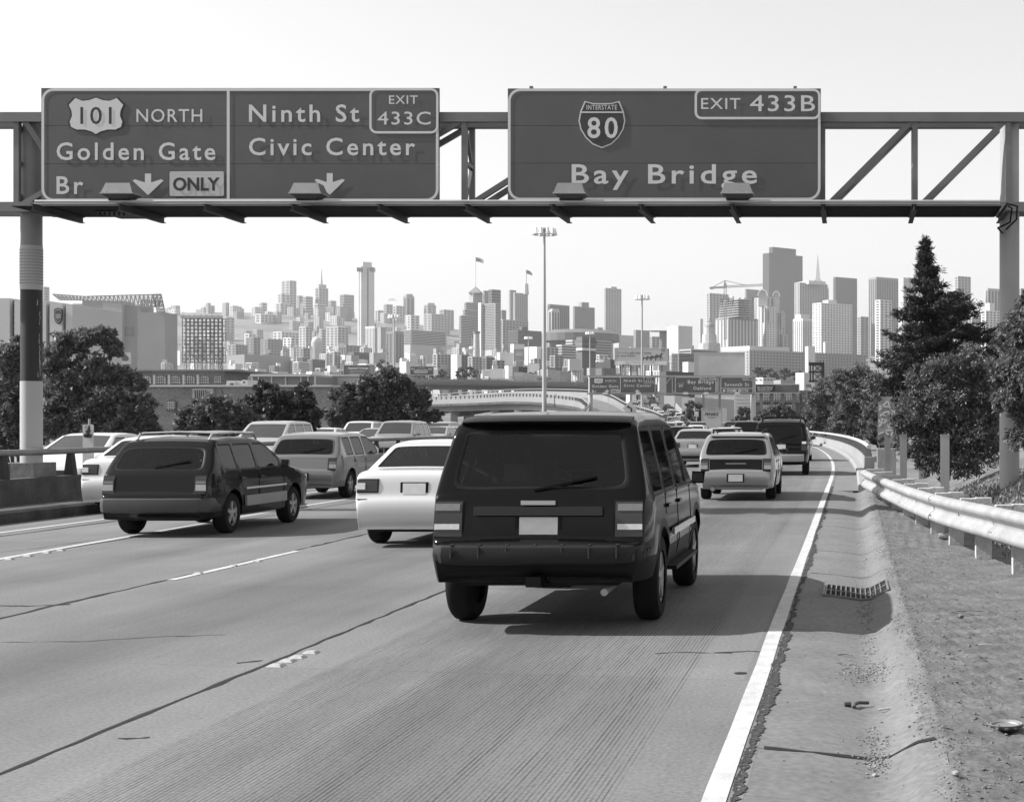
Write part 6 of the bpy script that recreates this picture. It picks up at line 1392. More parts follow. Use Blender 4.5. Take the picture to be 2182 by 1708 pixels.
# arched hotel tower
o = empty('hotel_tower',tuple(P(ox+960*s_,oy+1060*s_,1950)),'stepped pale hotel tower with fan-shaped arched tops','building')
for (x0,x1,yt,Z,tn,sp_) in ((838,1072,600,1990,.46,.5),(870,1052,690,1950,.62,.45),(1040,1125,745,1965,.42,.3),(1085,1150,950,1960,.36,.3)):
    box_building('wing','',ox+x0*s_,ox+lerp(x0,x1,sp_)*s_,ox+x1*s_,oy+yt*s_,Z,tn,'g',parent=o,pitch=(5.5,5),fill=(.5,.5),win=win_dark)
for (cx,cy,rr,Z) in ((913,590,48,1975),(1040,592,36,1992),(915,690,11,1945),(990,690,11,1945),(1098,745,13,1960)):
    c = P(ox+cx*s_,oy+cy*s_,Z); r_ = rr*s_*Z/F
    mb = MB(); n_ = 14; vs = []
    for k in range(n_+1): t = math.pi*k/n_; vs += [(c.x+r_*math.cos(t),Z,c.z+r_*1.35*math.sin(t)),(c.x+r_*.8*math.cos(t),Z,c.z+r_*1.35*.84*math.sin(t)),(c.x+r_*.8*math.cos(t),Z+8,c.z+r_*1.35*.84*math.sin(t)),(c.x+r_*math.cos(t),Z+8,c.z+r_*1.35*math.sin(t))]
    mb.add(vs, [(4*k+j,4*k+(j+1) % 4,4*k+4+(j+1) % 4,4*k+4+j) for k in range(n_) for j in range(4)]); mb.build('arch', wall(.72), o)
    mb = MB(); mb.prism([(c.x+r_*.8*math.cos(math.pi*k/n_),c.z+r_*1.35*.84*math.sin(math.pi*k/n_)) for k in range(n_+1)]+[(c.x-r_*.8,c.z-20),(c.x+r_*.8,c.z-20)], Z+3, Z+7); mb.build('arch_glass', wall(.4), o)
# tower under construction, with crane
o = B('6',470,872,790,1900,.2,'v','tower under construction with pale vertical panels and open floors above',split=.32,pitch=(7,5),fill=(.45,.6),win=wall(.5))
ox,oy,s_ = FR['6']; zt = o['zt']; c = o['cx']; a0, b0 = o['ab']
for k in range(8):
    zz = zt+2+k*(H-(oy+612*s_-PY)*1900/F-zt)/8; sh = 1-.02*k
    mb = MB(); mb.obox((c[0],c[1],zz), b0*.95*sh,a0*.95*sh,1.2, -.9+math.atan((ox+600*s_-PX)/F)*0); q = mb.build('floor_slab', wall(.3), o); q.matrix_parent_inverse = Matrix.Translation(o.location).inverted()
for k in range(26):
    u, v = R.uniform(-.45,.45)*b0*.9, R.choice((-.45,.45,0))*a0*.9; t = -.9; X, Y = c[0]+u*math.cos(t)-v*math.sin(t), c[1]+u*math.sin(t)+v*math.cos(t)
    mb = MB(); h_ = H-(oy+R.uniform(585,625)*s_-PY)*1900/F; mb.box(X-.7,X+.7,Y-.7,Y+.7,zt,h_); q = mb.build('column', wall(.12), o); q.matrix_parent_inverse = Matrix.Translation(o.location).inverted()
cr = empty('tower_crane',tuple(P(ox+565*s_,oy+1000*s_,1890)),'tower crane with long horizontal jib above the construction site','crane')
def cp(x, y): return P(ox+x*s_,oy+y*s_,1890)
for nm, a_, b_, w_ in (('mast',(565,1000),(565,470),3.0),('jib',(565,505),(915,488),2.2),('counter_jib',(565,508),(420,515),2.4),('apex',(563,505),(563,445),1.6),('tie_rod',(563,447),(760,490),.7),('tie_rod',(563,447),(440,512),.7),('counterweight',(440,515),(440,527),4)):
    mb = MB(); p0, p1 = cp(*a_), cp(*b_)
    if nm in ('mast','jib'):
        n_ = 22; up = Vector((0,0,1)) if nm == 'jib' else Vector((1,0,0)); mb.bar(p0+up*w_/2,p1+up*w_/2,.7,.7); mb.bar(p0-up*w_/2,p1-up*w_/2,.7,.7)
        for k in range(n_): mb.bar(p0.lerp(p1,k/n_)+up*(w_/2 if k % 2 else -w_/2), p0.lerp(p1,(k+1)/n_)+up*(-w_/2 if k % 2 else w_/2), .5,.5)
    else: mb.bar(p0,p1,w_,w_)
    mb.build(nm, M('crane_paint', .25, .6, 0), cr)
# church with dome
q = P(ox+418*s_,oy+900*s_,1700); o = empty('domed_church',(q.x,1700,q.z-40),'ornate pale domed church tower left of the construction site','building')
for (r0,r1,z0,z1,tn) in ((13,12,-40,-16,.4),(8.5,8,-16,-6,.45),(5.6,5.4,-6,2,.4)): mb = MB(); mb.tube([(q.x,1700,q.z+z0),(q.x,1700,q.z+z1)], r0, 12, r1); mb.build('tier', wall(tn), o)
mb = MB(); mb.lathe([(5.4*math.cos(t*.157),6*math.sin(t*.157)+2) for t in range(10)]+[(.9,8.5),(.7,11),(.05,12.5)], (q.x,1700,q.z), 18); mb.build('dome', wall(.25), o, smooth=40)
# long federal block with bright blank end
o = B('6',528,1880,1092,950,.33,'g','long grey office block with rows of small windows behind the trees',split=.195,pitch=(7,6.5),fill=(.35,.35),ybot=800)
B('6',528,1165,1055,960,.5,'n','bright blank end wall block of the long grey office',split=.415)
B('6',1312,1405,1060,930,.6,'n','white roof house on the long grey office block'); B('6',1480,1545,1020,1400,.5,'n','pale roof box in front of the white hotel slab')
B('6',135,500,1085,820,.42,'h','pale flat office behind the blank film billboard'); B('6',62,285,1122,640,.4,'h','pale striped low office left of the film billboard',pitch=(4,3))
B('6',200,262,1205,520,.62,'n','white water tank house left of the film billboard'); B('6',0,280,1295,430,.07,'n','long dark flat warehouse under the bank billboard',split=.05,ybot=830)
B('6',840,1035,1352,420,.6,'g','white small warehouse with stepped gables beneath the long office',split=.4); B('6',1230,1350,1305,330,.5,'n','white plain shed left of the steel tank stand',split=.6); B('6',1035,1200,1375,400,.3,'n','grey low shed right of the white warehouse')
B('6',275,660,1540,330,.35,'n','broad pale warehouse roof right of the ramp',split=.02,phi=15); B('6',80,660,1520,420,.5,'n','flat pale roof with vents behind the ramp',split=.02,phi=15)
# --- low-rise streets in between
FILL = 'low houses of the flat streets below the skyline'
LMK = [(360,'at far left'),(440,'below the scaffold frame'),(560,'below the hill crest'),(680,'below the spired hotel'),(780,'below the slender tower'),(880,'below the banded hotel'),(1000,'below the ribbon window tower'),(1110,'left of the tallest mast'),(1190,'right of the tallest mast'),(1290,'beside the square brick tower'),(1390,'behind the bank billboard'),(1500,'left of the film billboard')]
k = 0
zz = 560
while zz < 2300:
    n_ = 17; yb = H
    for i in range(n_):
        x = R.uniform(330,1560); X = (x-PX)*zz/F; g = tz(X, zz); hgt = R.uniform(8,17)*(1+.25*(zz > 1300)); wpx = R.uniform(16,46)*700/ (zz+150)*1.3
        yt = PY-(g+hgt-H)*F/zz
        if 1480 < x and yt > 805: continue
        tn = R.choice((.72,.55,.42,.3,.62,.2,.48,.78)); w_ = 'bright white' if tn > .6 else 'pale' if tn > .45 else 'grey' if tn > .25 else 'dark'
        sd = min(LMK, key=lambda q: abs(q[0]-x))[1]; sty = R.choice('gghn'); sz_n = 'narrow' if wpx*zz/700 < 34 else 'broad'; hut = R.random() < .6
        ft = 'nearer' if zz < 900 else 'middle' if zz < 1500 else 'farther'
        o = box_building('low_building','%s %s %s building%s, %s streets, %s' % (sz_n, w_, {'g':'gridded','h':'banded','n':'blank'}[sty], ' with roof hut' if hut else '', ft, sd), x-wpx/2, x-wpx/2+wpx*R.uniform(.2,.6), x+wpx/2, yt, zz+R.uniform(-40,40), tn, sty, pitch=(4.4,3.8), group=FILL, phi=R.uniform(35,60))
        if hut:
            c = o['cx']; mb = MB(); s0 = R.uniform(2,5); mb.obox((c[0]+R.uniform(-3,3),c[1]+R.uniform(-3,3),o['zt']+s0*.3), s0,s0,s0, R.uniform(0,1)); q = mb.build('roof_hut', wall(R.choice((.5,.3,.65))), o); q.matrix_parent_inverse = Matrix.Translation(o.location).inverted()
    zz *= 1.105
for i in range(85):      # hillside houses
    x = R.uniform(330,1010) if i < 45 else R.uniform(330,760); Z = R.uniform(2350,3250) if i < 45 else R.uniform(2900,3650); X = (x-PX)*Z/F; g = tz(X, Z); yt = PY-(g+R.uniform(10,30)-H)*F/Z; wp = R.uniform(10,26)
    tn = R.choice((.5,.42,.58,.3,.36,.62)); box_building('hill_building','%s %s apartment block %s on the left hillside, %s' % ('narrow' if wp < 17 else 'wide', 'white' if tn > .55 else 'pale' if tn > .4 else 'grey', 'low' if Z < 2700 else 'halfway up' if Z < 3100 else 'near the crest', min(LMK, key=lambda q: abs(q[0]-x))[1]), x-wp/2, x-wp/2+wp*R.uniform(.25,.6), x+wp/2, yt, Z, tn, 'g', group='crowded hillside blocks', pitch=(3.6,3.4))
# long roofs
B('4',1000,1582,762,900,.66,'n','long bright flat roof across the middle of the city',split=.03,phi=12); B('5',740,1640,982,520,.42,'n','very long pale transit shed behind the upper viaduct',split=.02,phi=10,ybot=801)
B('5',1060,1640,968,540,.3,'n','grey long shed roof behind the upper viaduct',split=.02,phi=10)

# ------------------------------------------------------------------ left foreground buildings
def d3(cx, cy): return cx*.29716, 460.4+cy*.29716
def rect(mb, x0, y0, x1, y1, Z, dep, m=0):
    a_, b_ = P(x0,y0,Z), P(x1,y1,Z); return mb.box(a_.x,b_.x,Z,Z+dep,b_.z,a_.z,m)
# parcel depot with vertical slots
Zu = 205.0; o = empty('depot_building',tuple(P(70,960,Zu)),'pale concrete depot with dark vertical slots and shield logo at far left','building')
for (x0,x1,yt) in ((-60,70,588),(103,330,606),(356,447,622),(472,520,636)):
    a_ = d3(x0,yt); b_ = d3(x1,1700); mb = MB(); rect(mb,a_[0],a_[1],b_[0],b_[1],Zu,14); mb.build('wall_panel', wall(.5), o)
for (x0,x1,yt) in ((70,103,604),(330,356,630),(447,472,640)):
    a_ = d3(x0,yt); b_ = d3(x1,1250); mb = MB(); rect(mb,a_[0],a_[1],b_[0],b_[1],Zu+.8,10); mb.build('slot_glazing', win_dark, o)
    for k in range(16): p_ = P(lerp(a_[0],b_[0],.5),lerp(a_[1],b_[1],(k+.5)/16),Zu+.7); mb = MB(); mb.box(p_.x-.3,p_.x+.3,Zu+.7,Zu+.78,p_.z-.12,p_.z+.12); mb.build('mullion', steel_dark, o)
a_ = P(*d3(388,658),Zu-.3); b_ = P(*d3(442,773),Zu-.3); w_, h_ = b_.x-a_.x, a_.z-b_.z
def shp(k, dx=0): return [((a_.x+b_.x)/2+dx+u*k*w_/2,(a_.z+b_.z)/2+v*k*h_/2) for u,v in ((-1,.82),(-.5,.96),(0,1),(.5,.96),(1,.82),(1,-.2),(.8,-.6),(.45,-.86),(0,-1),(-.45,-.86),(-.8,-.6),(-1,-.2))]
mb = MB(); mb.prism(shp(1), Zu-.3, Zu); mb.build('logo_shield', sign_black, o); mb = MB(); mb.prism(shp(.86,.05), Zu-.33, Zu-.31); mb.build('logo_rim', M('logo_grey', .35, .5, 0), o); mb = MB(); mb.prism(shp(.76,.05), Zu-.36, Zu-.34); mb.build('logo_field', M('logo_dark', .06, .5, 0), o)
text('ups', P(*d3(400,700),Zu-.38), P(*d3(434,745),Zu-.38), M('logo_grey', .35), o)
# federal building with folded metal screen
Zf = 1300.0; fb = empty('federal_building',tuple(P(250,800,Zf)),'tall grey slab building with sloping steel mesh screen on its roof','building')
for (x0,x1,yt,tn,dz) in ((520,592,628,.34,10),(590,737,604,.20,4),(737,876,606,.30,0),(876,1010,640,.2,5),(985,1183,690,.19,0)):
    a_ = d3(x0,yt); b_ = d3(x1,1300); mb = MB(); rect(mb,a_[0],a_[1],b_[0],b_[1],Zf+dz,24); mb.build('wall_slab', wall(tn), fb)
for k in range(3):
    for (i0,mt,dy) in ((0,wall(.6),-.6),(9,wall(.25),-.8),(14,wall(.5),-1.0),(18,wall(.22),-1.2)):
        a_ = d3(816+i0,708+82*k+i0); b_ = d3(866-i0,760+82*k-i0*.7); mb = MB(); rect(mb,a_[0],a_[1],b_[0],b_[1],Zf+dy,.5); mb.build('window_frame', mt, fb)
mb = MB(); rect(mb,*d3(893,796),*d3(952,856),Zf+4,.6); mb.build('dark_opening', win_dark, fb)
def fpt(x, y, d=0): return P(*d3(x,y),Zf+d)
def lattice(A, Bp, n, m, w_, nm, mt, par):
    "A, Bp: polylines (lists of points) of same length joined by bars"
    mb = MB()
    for L_ in (A, Bp):
        for p, q in zip(L_, L_[1:]): mb.bar(p,q,w_,w_)
    for k in range(len(A)): mb.bar(A[k],Bp[k],w_,w_)
    for k in range(len(A)-1): mb.bar(A[k],Bp[k+1],w_*.7,w_*.7)
    return mb.build(nm, mt, par)
def pl(p0, p1, n): return [p0.lerp(p1, k/n) for k in range(n+1)]
sm = M('mesh_steel', .2, .6, 0)
lattice(pl(fpt(380,560),fpt(600,576),8),pl(fpt(430,600),fpt(600,602),8),0,0,.9,'roof_screen',sm,fb); lattice(pl(fpt(600,576),fpt(1155,560),18),pl(fpt(600,602),fpt(1140,648),18),0,0,.8,'roof_screen',sm,fb)
lattice(pl(fpt(1155,560),fpt(1182,686),5),pl(fpt(1100,566),fpt(1130,690),5),0,0,.8,'roof_screen',sm,fb); lattice(pl(fpt(1010,600),fpt(1165,610),6),pl(fpt(1010,648),fpt(1175,650),6),0,0,.8,'roof_screen',sm,fb)
mb = MB(); q0, q1, q2, q3 = fpt(600,578,6), fpt(1150,564,6), fpt(1172,640,6), fpt(600,604,6); mb.add([q0,q1,q2,q3], [(0,1,2,3)])
scr = bpy.data.materials.new('fine_mesh'); scr.use_nodes = True; t_ = scr.node_tree; pb = t_.nodes['Principled BSDF']; pb.inputs['Base Color'].default_value = (.3,.3,.3,1); pb.inputs['Alpha'].default_value = .45; mb.build('screen_mesh', scr, fb)
# empty billboard scaffold
Zs = 430.0; a_, b_ = P(388.5,678,Zs), P(474.5,772,Zs); sc_ = empty('billboard_scaffold',(a_.x+5,Zs,P(0,790,Zs).z),'empty steel lattice scaffold of a dismantled billboard on brick roof','scaffold')
ss = M('scaffold_steel', .10, .6, 0)
nx_, nz_ = 10, 12
for dy in (0,2.2):
    for i in range(nx_+1): x = lerp(a_.x,b_.x,i/nx_); mb = MB(); mb.bar((x,Zs+dy,b_.z-(2.4 if i % 2 else 0)),(x,Zs+dy,a_.z), .16,.16); mb.build('upright', ss, sc_)
    for j in range(nz_+1): z = lerp(b_.z,a_.z,j/nz_); mb = MB(); mb.bar((a_.x,Zs+dy,z),(b_.x,Zs+dy,z), .13,.13); mb.build('rail', ss, sc_)
for i in range(0,nx_,2):
    for j in range(0,nz_,2):
        mb = MB(); xa, xb = lerp(a_.x,b_.x,i/nx_), lerp(a_.x,b_.x,(i+2)/nx_); za, zb_2 = lerp(b_.z,a_.z,j/nz_), lerp(b_.z,a_.z,(j+2)/nz_); mb.bar((xa,Zs+1,za),(xb,Zs+1,zb_2), .09,.09); mb.bar((xa,Zs+1.2,zb_2),(xb,Zs+1.2,za), .09,.09); mb.build('cross_brace', ss, sc_)
mb = MB(); mb.box(a_.x-.3,b_.x,Zs-.6,Zs,a_.z+.02,a_.z+.7); mb.build('catwalk', M('catwalk', .4, .6, 0), sc_)
for i in range(7): x = lerp(a_.x,b_.x,(i+.4)/7); mb = MB(); mb.bar((x,Zs,a_.z+.4),(x,Zs-1.2,a_.z+.9), .1,.1); mb.build('lamp_arm', ss, sc_)
for i in range(7):
    x = lerp(a_.x,b_.x,(i+.1)/7); mb = MB(); z_ = P(0,797,Zs).z; mb.bar((x,Zs+.5,z_),(x,Zs+.5,b_.z+1.5), .3,.3); mb.bar((x,Zs+.5,z_),(x+1.6,Zs+.5,b_.z), .14,.14); mb.build('leg', M('leg_white', .62, .5, 0), sc_)
# brick building with arched windows
Zb = 270.0; br_mat = M('brick_dark', .13, .85, .25, .25, .1, fine=.25); o = empty('arched_brick_building',tuple(P(400,840,Zb)),'dark brick building with a row of arched windows and pale pilasters','building')
mb = MB(); rect(mb,*d3(985,1108),*d3(1612,1500),Zb,20); mb.build('wall', br_mat, o); mb = MB(); rect(mb,*d3(985,1098),*d3(1675,1110),Zb-.3,20.5); mb.build('parapet', M('brick_cap', .2, .8, .2), o); mb = MB(); rect(mb,*d3(1612,1110),*d3(1678,1500),Zb+4,16); mb.build('wall', br_mat, o)
def arch_window(x0,x1,y0,y1,Z,root,conv,nx=4,ny=4,glass=win_mid,frame=None,reveal=None):
    p0, p1 = P(*conv(x0,y0),Z), P(*conv(x1,y1),Z); w2 = (p1.x-p0.x)/2; cx = (p0.x+p1.x)/2; hs = (p0.z-p1.z)*.28; fr_ = frame or steel_dark
    def outl(k): return [(cx-w2*k,p1.z+(1-k)*.5),(cx+w2*k,p1.z+(1-k)*.5)]+[(cx+w2*k*math.cos(math.pi*q/10),p0.z-hs+hs*k*math.sin(math.pi*q/10)) for q in range(11)]
    if reveal: mb = MB(); mb.prism(outl(1.16), Z-.10, Z-.02); mb.build('arch_surround', reveal, root)
    mb = MB(); mb.prism(outl(1.0), Z-.14, Z-.105); wn = mb.build('window', glass, root)
    for k in range(1,nx): x = lerp(p0.x,p1.x,k/nx); mb = MB(); mb.box(x-.05,x+.05,Z-.2,Z-.15,p1.z,p0.z-hs*.25); mb.build('mullion', fr_, wn)
    for k in range(1,ny): z = lerp(p1.z,p0.z,k/ny); mb = MB(); mb.box(p0.x,p1.x,Z-.21,Z-.151,z-.05,z+.05); mb.build('transom', fr_, wn)
    return wn
gl_pale = M('pale_glass', .45, .25, .35, .8)
for (x0,x1) in ((1008,1085),(1115,1190),(1222,1295),(1325,1397),(1428,1500)): arch_window(x0,x1,1146,1200,Zb,o,d3,5,3,gl_pale,M('sash_dark',.08,.6,0))
for x in (1097,1203,1308,1410): mb = MB(); rect(mb,*d3(x,1138),*d3(x+15,1206),Zb-.3,.3); mb.build('pilaster', wall(.42), o)
for (x0,x1) in ((1540,1562),(1566,1588)): arch_window(x0,x1,1146,1195,Zb,o,d3,2,3,gl_pale,M('sash_dark',.08),br_mat)
# brick warehouse in front
Zw = 118.0; bk = M('brick_warehouse', .22, .9, .22, .8, .1, fine=.3); o = empty('brick_warehouse',tuple(P(500,1010,Zw)),'long low brick warehouse with small arched windows behind the roadside trees','building')
mb = MB(); a_, b_ = P(250,824,Zw), P(702,1060,Zw); mb.box(a_.x,b_.x,Zw,Zw+25,b_.z,a_.z); mb.build('wall', bk, o)
mb = MB(); a2 = P(245,820,Zw); mb.box(a2.x,b_.x+.2,Zw-.25,Zw+25.3,a_.z+.002,a2.z); mb.build('coping', wall(.45), o)
arch_window(1200,1265,1320,1390,Zw,o,d3,4,4,win_dark,M('sash_pale',.3,.6,0),M('brick_arch',.12,.9,.2)); arch_window(988,1052,1328,1384,Zw,o,d3,5,4,win_dark,M('sash_pale',.3),M('brick_arch',.12))
mb = MB(); rect(mb,*d3(1380,1235),*d3(1530,1310),Zw-.2,.2); mb.build('pale_bay', wall(.34), o)
mb = MB(); rect(mb,*d3(1395,1248),*d3(1480,1306),Zw-.25,.04); wn = mb.build('window', win_dark, o)
for k in range(1,6): p_ = P(*d3(1395+85*k/6,1248),Zw-.3); q_ = P(*d3(1395,1306),Zw); mb = MB(); mb.box(p_.x-.02,p_.x+.02,Zw-.3,Zw-.26,q_.z,p_.z); mb.build('mullion', M('sash_pale',.3), wn)
def d4(cx, cy): return 330.5+cx*.29755, 543+cy*.29755
for k, yy in enumerate((980,1000,1020)): mb = MB(); rect(mb,*d4(1236,yy),*d4(1250,yy+13),Zw-.06,.04); mb.build('wall_notice', wall(.5), o)
# rooftop sheds behind the warehouse
o = empty('rooftop_plant',tuple(P(505,826,200)),'white rooftop plant units behind the brick warehouse','building')
for (x0,x1,y0,y1,tn) in ((512,570,900,945,.6),(570,620,908,945,.65),(622,662,895,930,.62),(505,665,926,946,.5)): mb = MB(); rect(mb,*d4(x0,y0),*d4(x1,y1+60),200+R.random()*2,4); mb.build('unit', wall(tn), o)
for (x0,x1,y0,y1) in ((535,560,918,938),(628,642,906,918)): mb = MB(); rect(mb,*d4(x0,y0),*d4(x1,y1),199.7,.2); mb.build('vent', win_dark, o)
o = empty('panelled_shed',tuple(P(620,835,240)),'grey shed with pale panel frames behind the dark tree','building')
mb = MB(); rect(mb,*d4(664,868),*d4(1150,1010),240,20); mb.build('wall', wall(.2), o); mb = MB(); rect(mb,*d4(680,852),*d4(1112,870),239.5,20); mb.build('roof_edge', wall(.5), o)
for x in (690,735,830,930,1040,1090,1140): mb = MB(); rect(mb,*d4(x,870),*d4(x+6,950),239.7,.25); mb.build('panel_frame', wall(.6), o)
o = empty('curved_shed',tuple(P(720,835,250)),'smooth pale long shed right of the panelled shed','building'); mb = MB(); rect(mb,*d4(1150,866),*d4(1482,980),250,14); mb.build('wall', wall(.42), o); mb = MB(); rect(mb,*d4(1148,858),*d4(1485,867),249.6,14.6); mb.build('roof_edge', wall(.55), o)

# ------------------------------------------------------------------ billboards
def billboard(label, x0, y0, x1, y1, Z, face, legs=3, name='billboard'):
    a_, b_ = P(x0,y0,Z), P(x1,y1,Z); o = empty(name,((a_.x+b_.x)/2,Z,tz(a_.x,Z)),label,'billboard')
    mb = MB(); mb.box(a_.x,b_.x,Z,Z+.4,b_.z,a_.z); mb.build('face', face, o)
    for (u0,u1,v0,v1) in ((a_.x-.15,a_.x,b_.z-.15,a_.z+.15),(b_.x,b_.x+.15,b_.z-.15,a_.z+.15),(a_.x,b_.x,a_.z,a_.z+.15),(a_.x,b_.x,b_.z-.15,b_.z)): mb = MB(); mb.box(u0,u1,Z-.06,Z+.45,v0,v1); mb.build('frame', wall(.45), o)
    for k in range(legs): x = lerp(a_.x,b_.x,(k+.5)/legs); mb = MB(); mb.box(x-.25,x+.25,Z+.5,Z+1,tz(a_.x,Z)-1,a_.z-.5); mb.build('leg', steel_dark, o)
    return o, a_, b_
def d5(cx, cy): return 920.7+cx*.25426, 543+cy*.25426
def d6(cx, cy): return 1416.5+cx*.2281, 495.8+cy*.2281
Zh = 470.0; bb, a_, b_ = billboard('pale bank billboard with running horses and a clock below', *d5(1532,782), *d5(1968,920), Zh, wall(.42), 5)
mb = MB(); rect(mb,*d5(1534,890),*d5(1966,918),Zh-.05,.04); mb.build('lower_band', wall(.6), bb)
tgrey = M('print_dark', .06, .6, 0); tpale = M('print_grey', .2, .6, 0)
text('Someday', P(*d5(1548,806),Zh-.08), P(*d5(1650,835),Zh-.08), tpale, bb); text('add more home', P(*d5(1656,806),Zh-.08), P(*d5(1836,832),Zh-.08), tgrey, bb); text('to your home.', P(*d5(1548,833),Zh-.08), P(*d5(1703,860),Zh-.08), tgrey, bb); text('Open a Home Equity Account today', P(*d5(1620,892),Zh-.08), P(*d5(1872,910),Zh-.08), tpale, bb)
horse = [(0,.62),(.1,.72),(.55,.70),(.66,.82),(.78,1.0),(.86,1.02),(1.0,.86),(.97,.8),(.86,.84),(.82,.62),(.80,.5),(.98,.36),(.95,.2),(.9,.32),(.74,.4),(.66,.2),(.7,.02),(.62,0),(.58,.22),(.58,.42),(.25,.42),(.12,.28),(.14,.02),(.06,0),(.02,.3),(-.05,.42),(-.18,.3),(-.12,.55)]
for (cx,cy,w0,h0) in ((1868,820,70,68),(1832,832,62,56),(1798,842,52,44),(1768,846,46,40)):
    q = [P(*d5(cx+u*w0,cy+(1-v)*h0),Zh-.09-.01*(1868-cx)/36) for u,v in horse]; mb = MB(); mb.add(q, [tuple(range(len(q)))]); mb.build('printed_horse', tgrey, bb)
mb = MB(); rect(mb,*d5(1922,786),*d5(1952,812),Zh-.09,.03); mb.build('printed_square', tpale, bb)
mb = MB(); rect(mb,*d5(1596,917),*d5(1652,940),Zh-.5,.4); mb.build('clock_display', sign_black, bb); text('533', P(*d5(1606,921),Zh-.55), P(*d5(1646,937),Zh-.55), sign_white, bb)
fogm = M('misty_print', .42, .6, .22, .22)
bb, a_, b_ = billboard('large pale misty film billboard standing above the second gantry', *d6(280,1122), *d6(740,1340), 320, fogm, 3)
bb, a_, b_ = billboard('dark billboard reading Expanded Coverage in the left middle distance', *d4(1352,790), *d4(1570,858), 560, wall(.1), 3)
text('Expanded Coverage.', P(*d4(1385,802),559.9), P(*d4(1527,822),559.9), sign_white, bb)
for k in range(2): mb = MB(); rect(mb,*d4(1395,832+k*18),*d4(1500,836+k*18),559.9,.05); mb.build('printed_line', wall(.45), bb)
mb = MB(); rect(mb,*d4(1535,795),*d4(1566,856),559.9,.05); mb.build('printed_panel', wall(.2), bb)
bb, a_, b_ = billboard('dark billboard with a printed silver car near the viaduct end', *d4(1828,800), *d4(1992,858), 500, wall(.07), 3)
carp = [(0,.3),(.05,.55),(.2,.7),(.35,1),(.72,1),(.88,.72),(1,.6),(1,.25),(.9,.05),(.1,.05)]
q = [P(*d4(1850+u*105,850-v*42),499.9) for u,v in carp]; mb = MB(); mb.add(q, [tuple(range(len(q)))]); mb.build('printed_car', wall(.3), bb)
q = [P(*d4(1850+u*105,850-v*42),499.85) for u,v in ((.25,.7),(.38,.93),(.7,.93),(.82,.7))]; mb = MB(); mb.add(q, [(0,1,2,3)]); mb.build('printed_window', wall(.1), bb)
text('FULLY', P(*d4(1832,810),499.8), P(*d4(1862,822),499.8), sign_white, bb); text('FULLY', P(*d4(1955,810),499.8), P(*d4(1985,822),499.8), sign_white, bb)
bb, a_, b_ = billboard('white board with a printed dark car above the left trees', *d3(828,980), *d3(933,1056), 400, wall(.55), 2)
q = [P(*d3(838+u*84,1040-v*52),399.9) for u,v in carp]; mb = MB(); mb.add(q, [tuple(range(len(q)))]); mb.build('printed_car', wall(.08), bb); q = [P(*d3(838+u*84,1040-v*52),399.8) for u,v in ((.28,.72),(.4,.92),(.68,.92),(.8,.72))]; mb = MB(); mb.add(q, [(0,1,2,3)]); mb.build('printed_window', wall(.3), bb)
bb, a_, b_ = billboard('grey wall advertisement on the white building, middle of the city', *d5(686,790), *d5(772,888), 860, wall(.26), 2)
for k in range(2): mb = MB(); rect(mb,*d5(700,822+k*14),*d5(758,828+k*14),859.8,.1); mb.build('printed_line', wall(.55), bb)
# brick hall with billboard on its roof
Zk = 250.0; o = empty('brick_hall',tuple(P(1655,900,Zk)),'ornate brick hall with tall white windows behind low trees','building')
mb = MB(); rect(mb,*d6(848,1492),*d6(1255,1760),Zk,22); mb.build('wall', br_mat, o); mb = MB(); rect(mb,*d6(842,1566),*d6(1262,1584),Zk-.4,.4); mb.build('string_course', wall(.25), o); mb = MB(); rect(mb,*d6(1255,1470),*d6(1345,1760),Zk+3,18); mb.build('wall', br_mat, o)
for x in (900,1022,1140):
    for (y0,y1) in ((1500,1566),(1604,1648)):
        mb = MB(); rect(mb,*d6(x,y0),*d6(x+72,y1),Zk-.25,.2); wn = mb.build('window', M('hall_glass', .35, .3, .1, .3), o)
        for k in range(4): p_ = P(*d6(x+72*k/3,y0),Zk-.4); q_ = P(*d6(x,y1),Zk); mb = MB(); mb.box(p_.x-.12,p_.x+.12,Zk-.42,Zk-.26,q_.z,p_.z); mb.build('mullion', wall(.6), wn)
        p_ = P(*d6(x,(y0+y1)/2),Zk); q_ = P(*d6(x+72,y1),Zk); mb = MB(); mb.box(p_.x,q_.x,Zk-.43,Zk-.27,p_.z-.1,p_.z+.1); mb.build('transom', wall(.6), wn)
for x in (862,985,1105,1230):
    for k in range(4): mb = MB(); e0 = 4*(k % 2); rect(mb,*d6(x-e0,1500+k*16),*d6(x+22+e0,1514+k*16),Zk-.3,.28); mb.build('quoin', wall(.42), o)
arch_window(1270,1340,1500,1566,Zk+3,o,d6,4,3,win_mid,wall(.3),br_mat)
o = empty('glazed_shed',tuple(P(1590,890,262)),'pale glazed building with thin white grid left of the brick hall','building'); mb = MB(); rect(mb,*d6(655,1512),*d6(846,1740),262,12); mb.build('wall', wall(.3), o)
for k in range(15): p_ = P(*d6(655+191*k/14,1512),262); q_ = P(*d6(655,1740),262); mb = MB(); mb.box(p_.x-.12,p_.x+.12,261.7,262,q_.z,p_.z); mb.build('mullion', wall(.6), o)
for k in range(7): p_ = P(*d6(655,1516+k*32),262); q_ = P(*d6(846,1516),262); mb = MB(); mb.box(p_.x,q_.x,261.65,261.69,p_.z-.12,p_.z+.12); mb.build('transom', wall(.6), o)
bb, a_, b_ = billboard('black billboard reading May Is Small Business Appreciation Month on hall roof', *d6(850,1420), *d6(1250,1490), 248, wall(.02), 4)
mb = MB(); rect(mb,*d6(1032,1422),*d6(1248,1489),247.9,.05); mb.build('printed_photo', M('photo_print', .09, .6, .7, .5), bb)
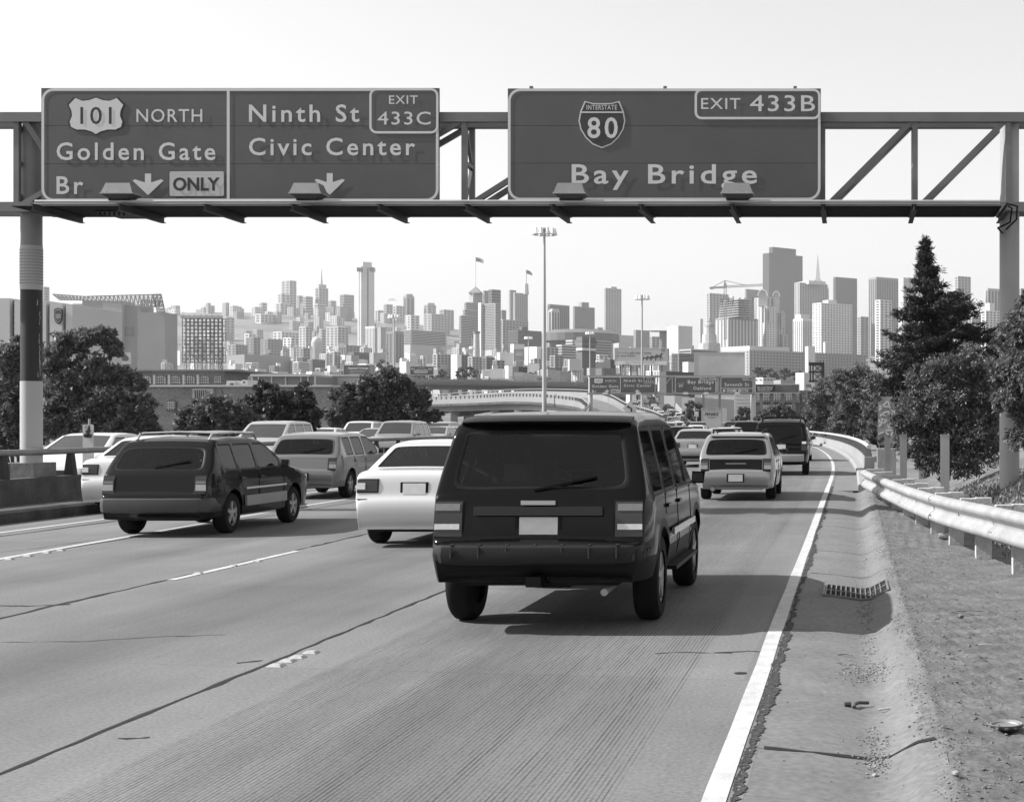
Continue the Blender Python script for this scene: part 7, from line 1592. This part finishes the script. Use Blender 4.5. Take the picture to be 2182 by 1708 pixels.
text('May Is Small Business', P(*d6(863,1434),247.85), P(*d6(1012,1452),247.85), sign_white, bb); text('Appreciation Month', P(*d6(863,1454),247.85), P(*d6(1003,1470),247.85), sign_white, bb)
mb = MB(); rect(mb,*d6(863,1476),*d6(985,1479),247.85,.02); mb.build('printed_line', wall(.6), bb)
# steel tank stand
Zt = 300.0; o = empty('tank_stand',tuple(P(1740,825,Zt)),'dark steel tank stand frame above the trees on the right','frame')
def tp6(x, y, d=0): return P(*d6(x,y),Zt+d)
for x in (1360,1385,1470,1485):
    for d in (0,3): mb = MB(); mb.bar(tp6(x,1400,d),tp6(x,1225,d),.3,.3); mb.build('leg', steel_black, o)
for y in (1218,1232,1300,1385):
    for d in (0,3): mb = MB(); mb.bar(tp6(1345,y,d),tp6(1490,y,d),.35,.35); mb.build('beam', steel_black, o)
for (p0,p1) in (((1385,1300),(1470,1232)),((1470,1300),(1385,1232)),((1385,1385),(1470,1305)),((1470,1385),(1385,1305))): mb = MB(); mb.bar(tp6(*p0),tp6(*p1),.14,.14); mb.build('brace', steel_black, o)
for x in (1355,1450,1480): mb = MB(); mb.bar(tp6(x,1218),tp6(x,1190),.1,.1); mb.build('rail_post', steel_black, o)
mb = MB(); q = tp6(1345,1400); q2 = tp6(1490,1440); mb.box(q.x,q2.x,Zt-1,Zt+5,tz(q.x,Zt),q.z); mb.build('tower_base', wall(.5), o)

# ------------------------------------------------------------------ haze in the air
mb = MB(); mb.box(-7200,5600,-200,8200,-12,420)
hz = mb.build('haze', M('haze_tmp', .5, .5, 0), recenter=False); hm = bpy.data.materials.new('haze_air'); hm.use_nodes = True; t = hm.node_tree; t.nodes.clear()
ou = t.nodes.new('ShaderNodeOutputMaterial'); pv = t.nodes.new('ShaderNodeVolumePrincipled'); pv.inputs['Color'].default_value = (.95,.95,.95,1); pv.inputs['Density'].default_value = 0.000085; pv.inputs['Anisotropy'].default_value = 0.2
t.links.new(pv.outputs[0], ou.inputs['Volume']); hz.data.materials.clear(); hz.data.materials.append(hm); tag(hz, 'thin pale haze lying over the whole city', 'haze', kind='stuff')
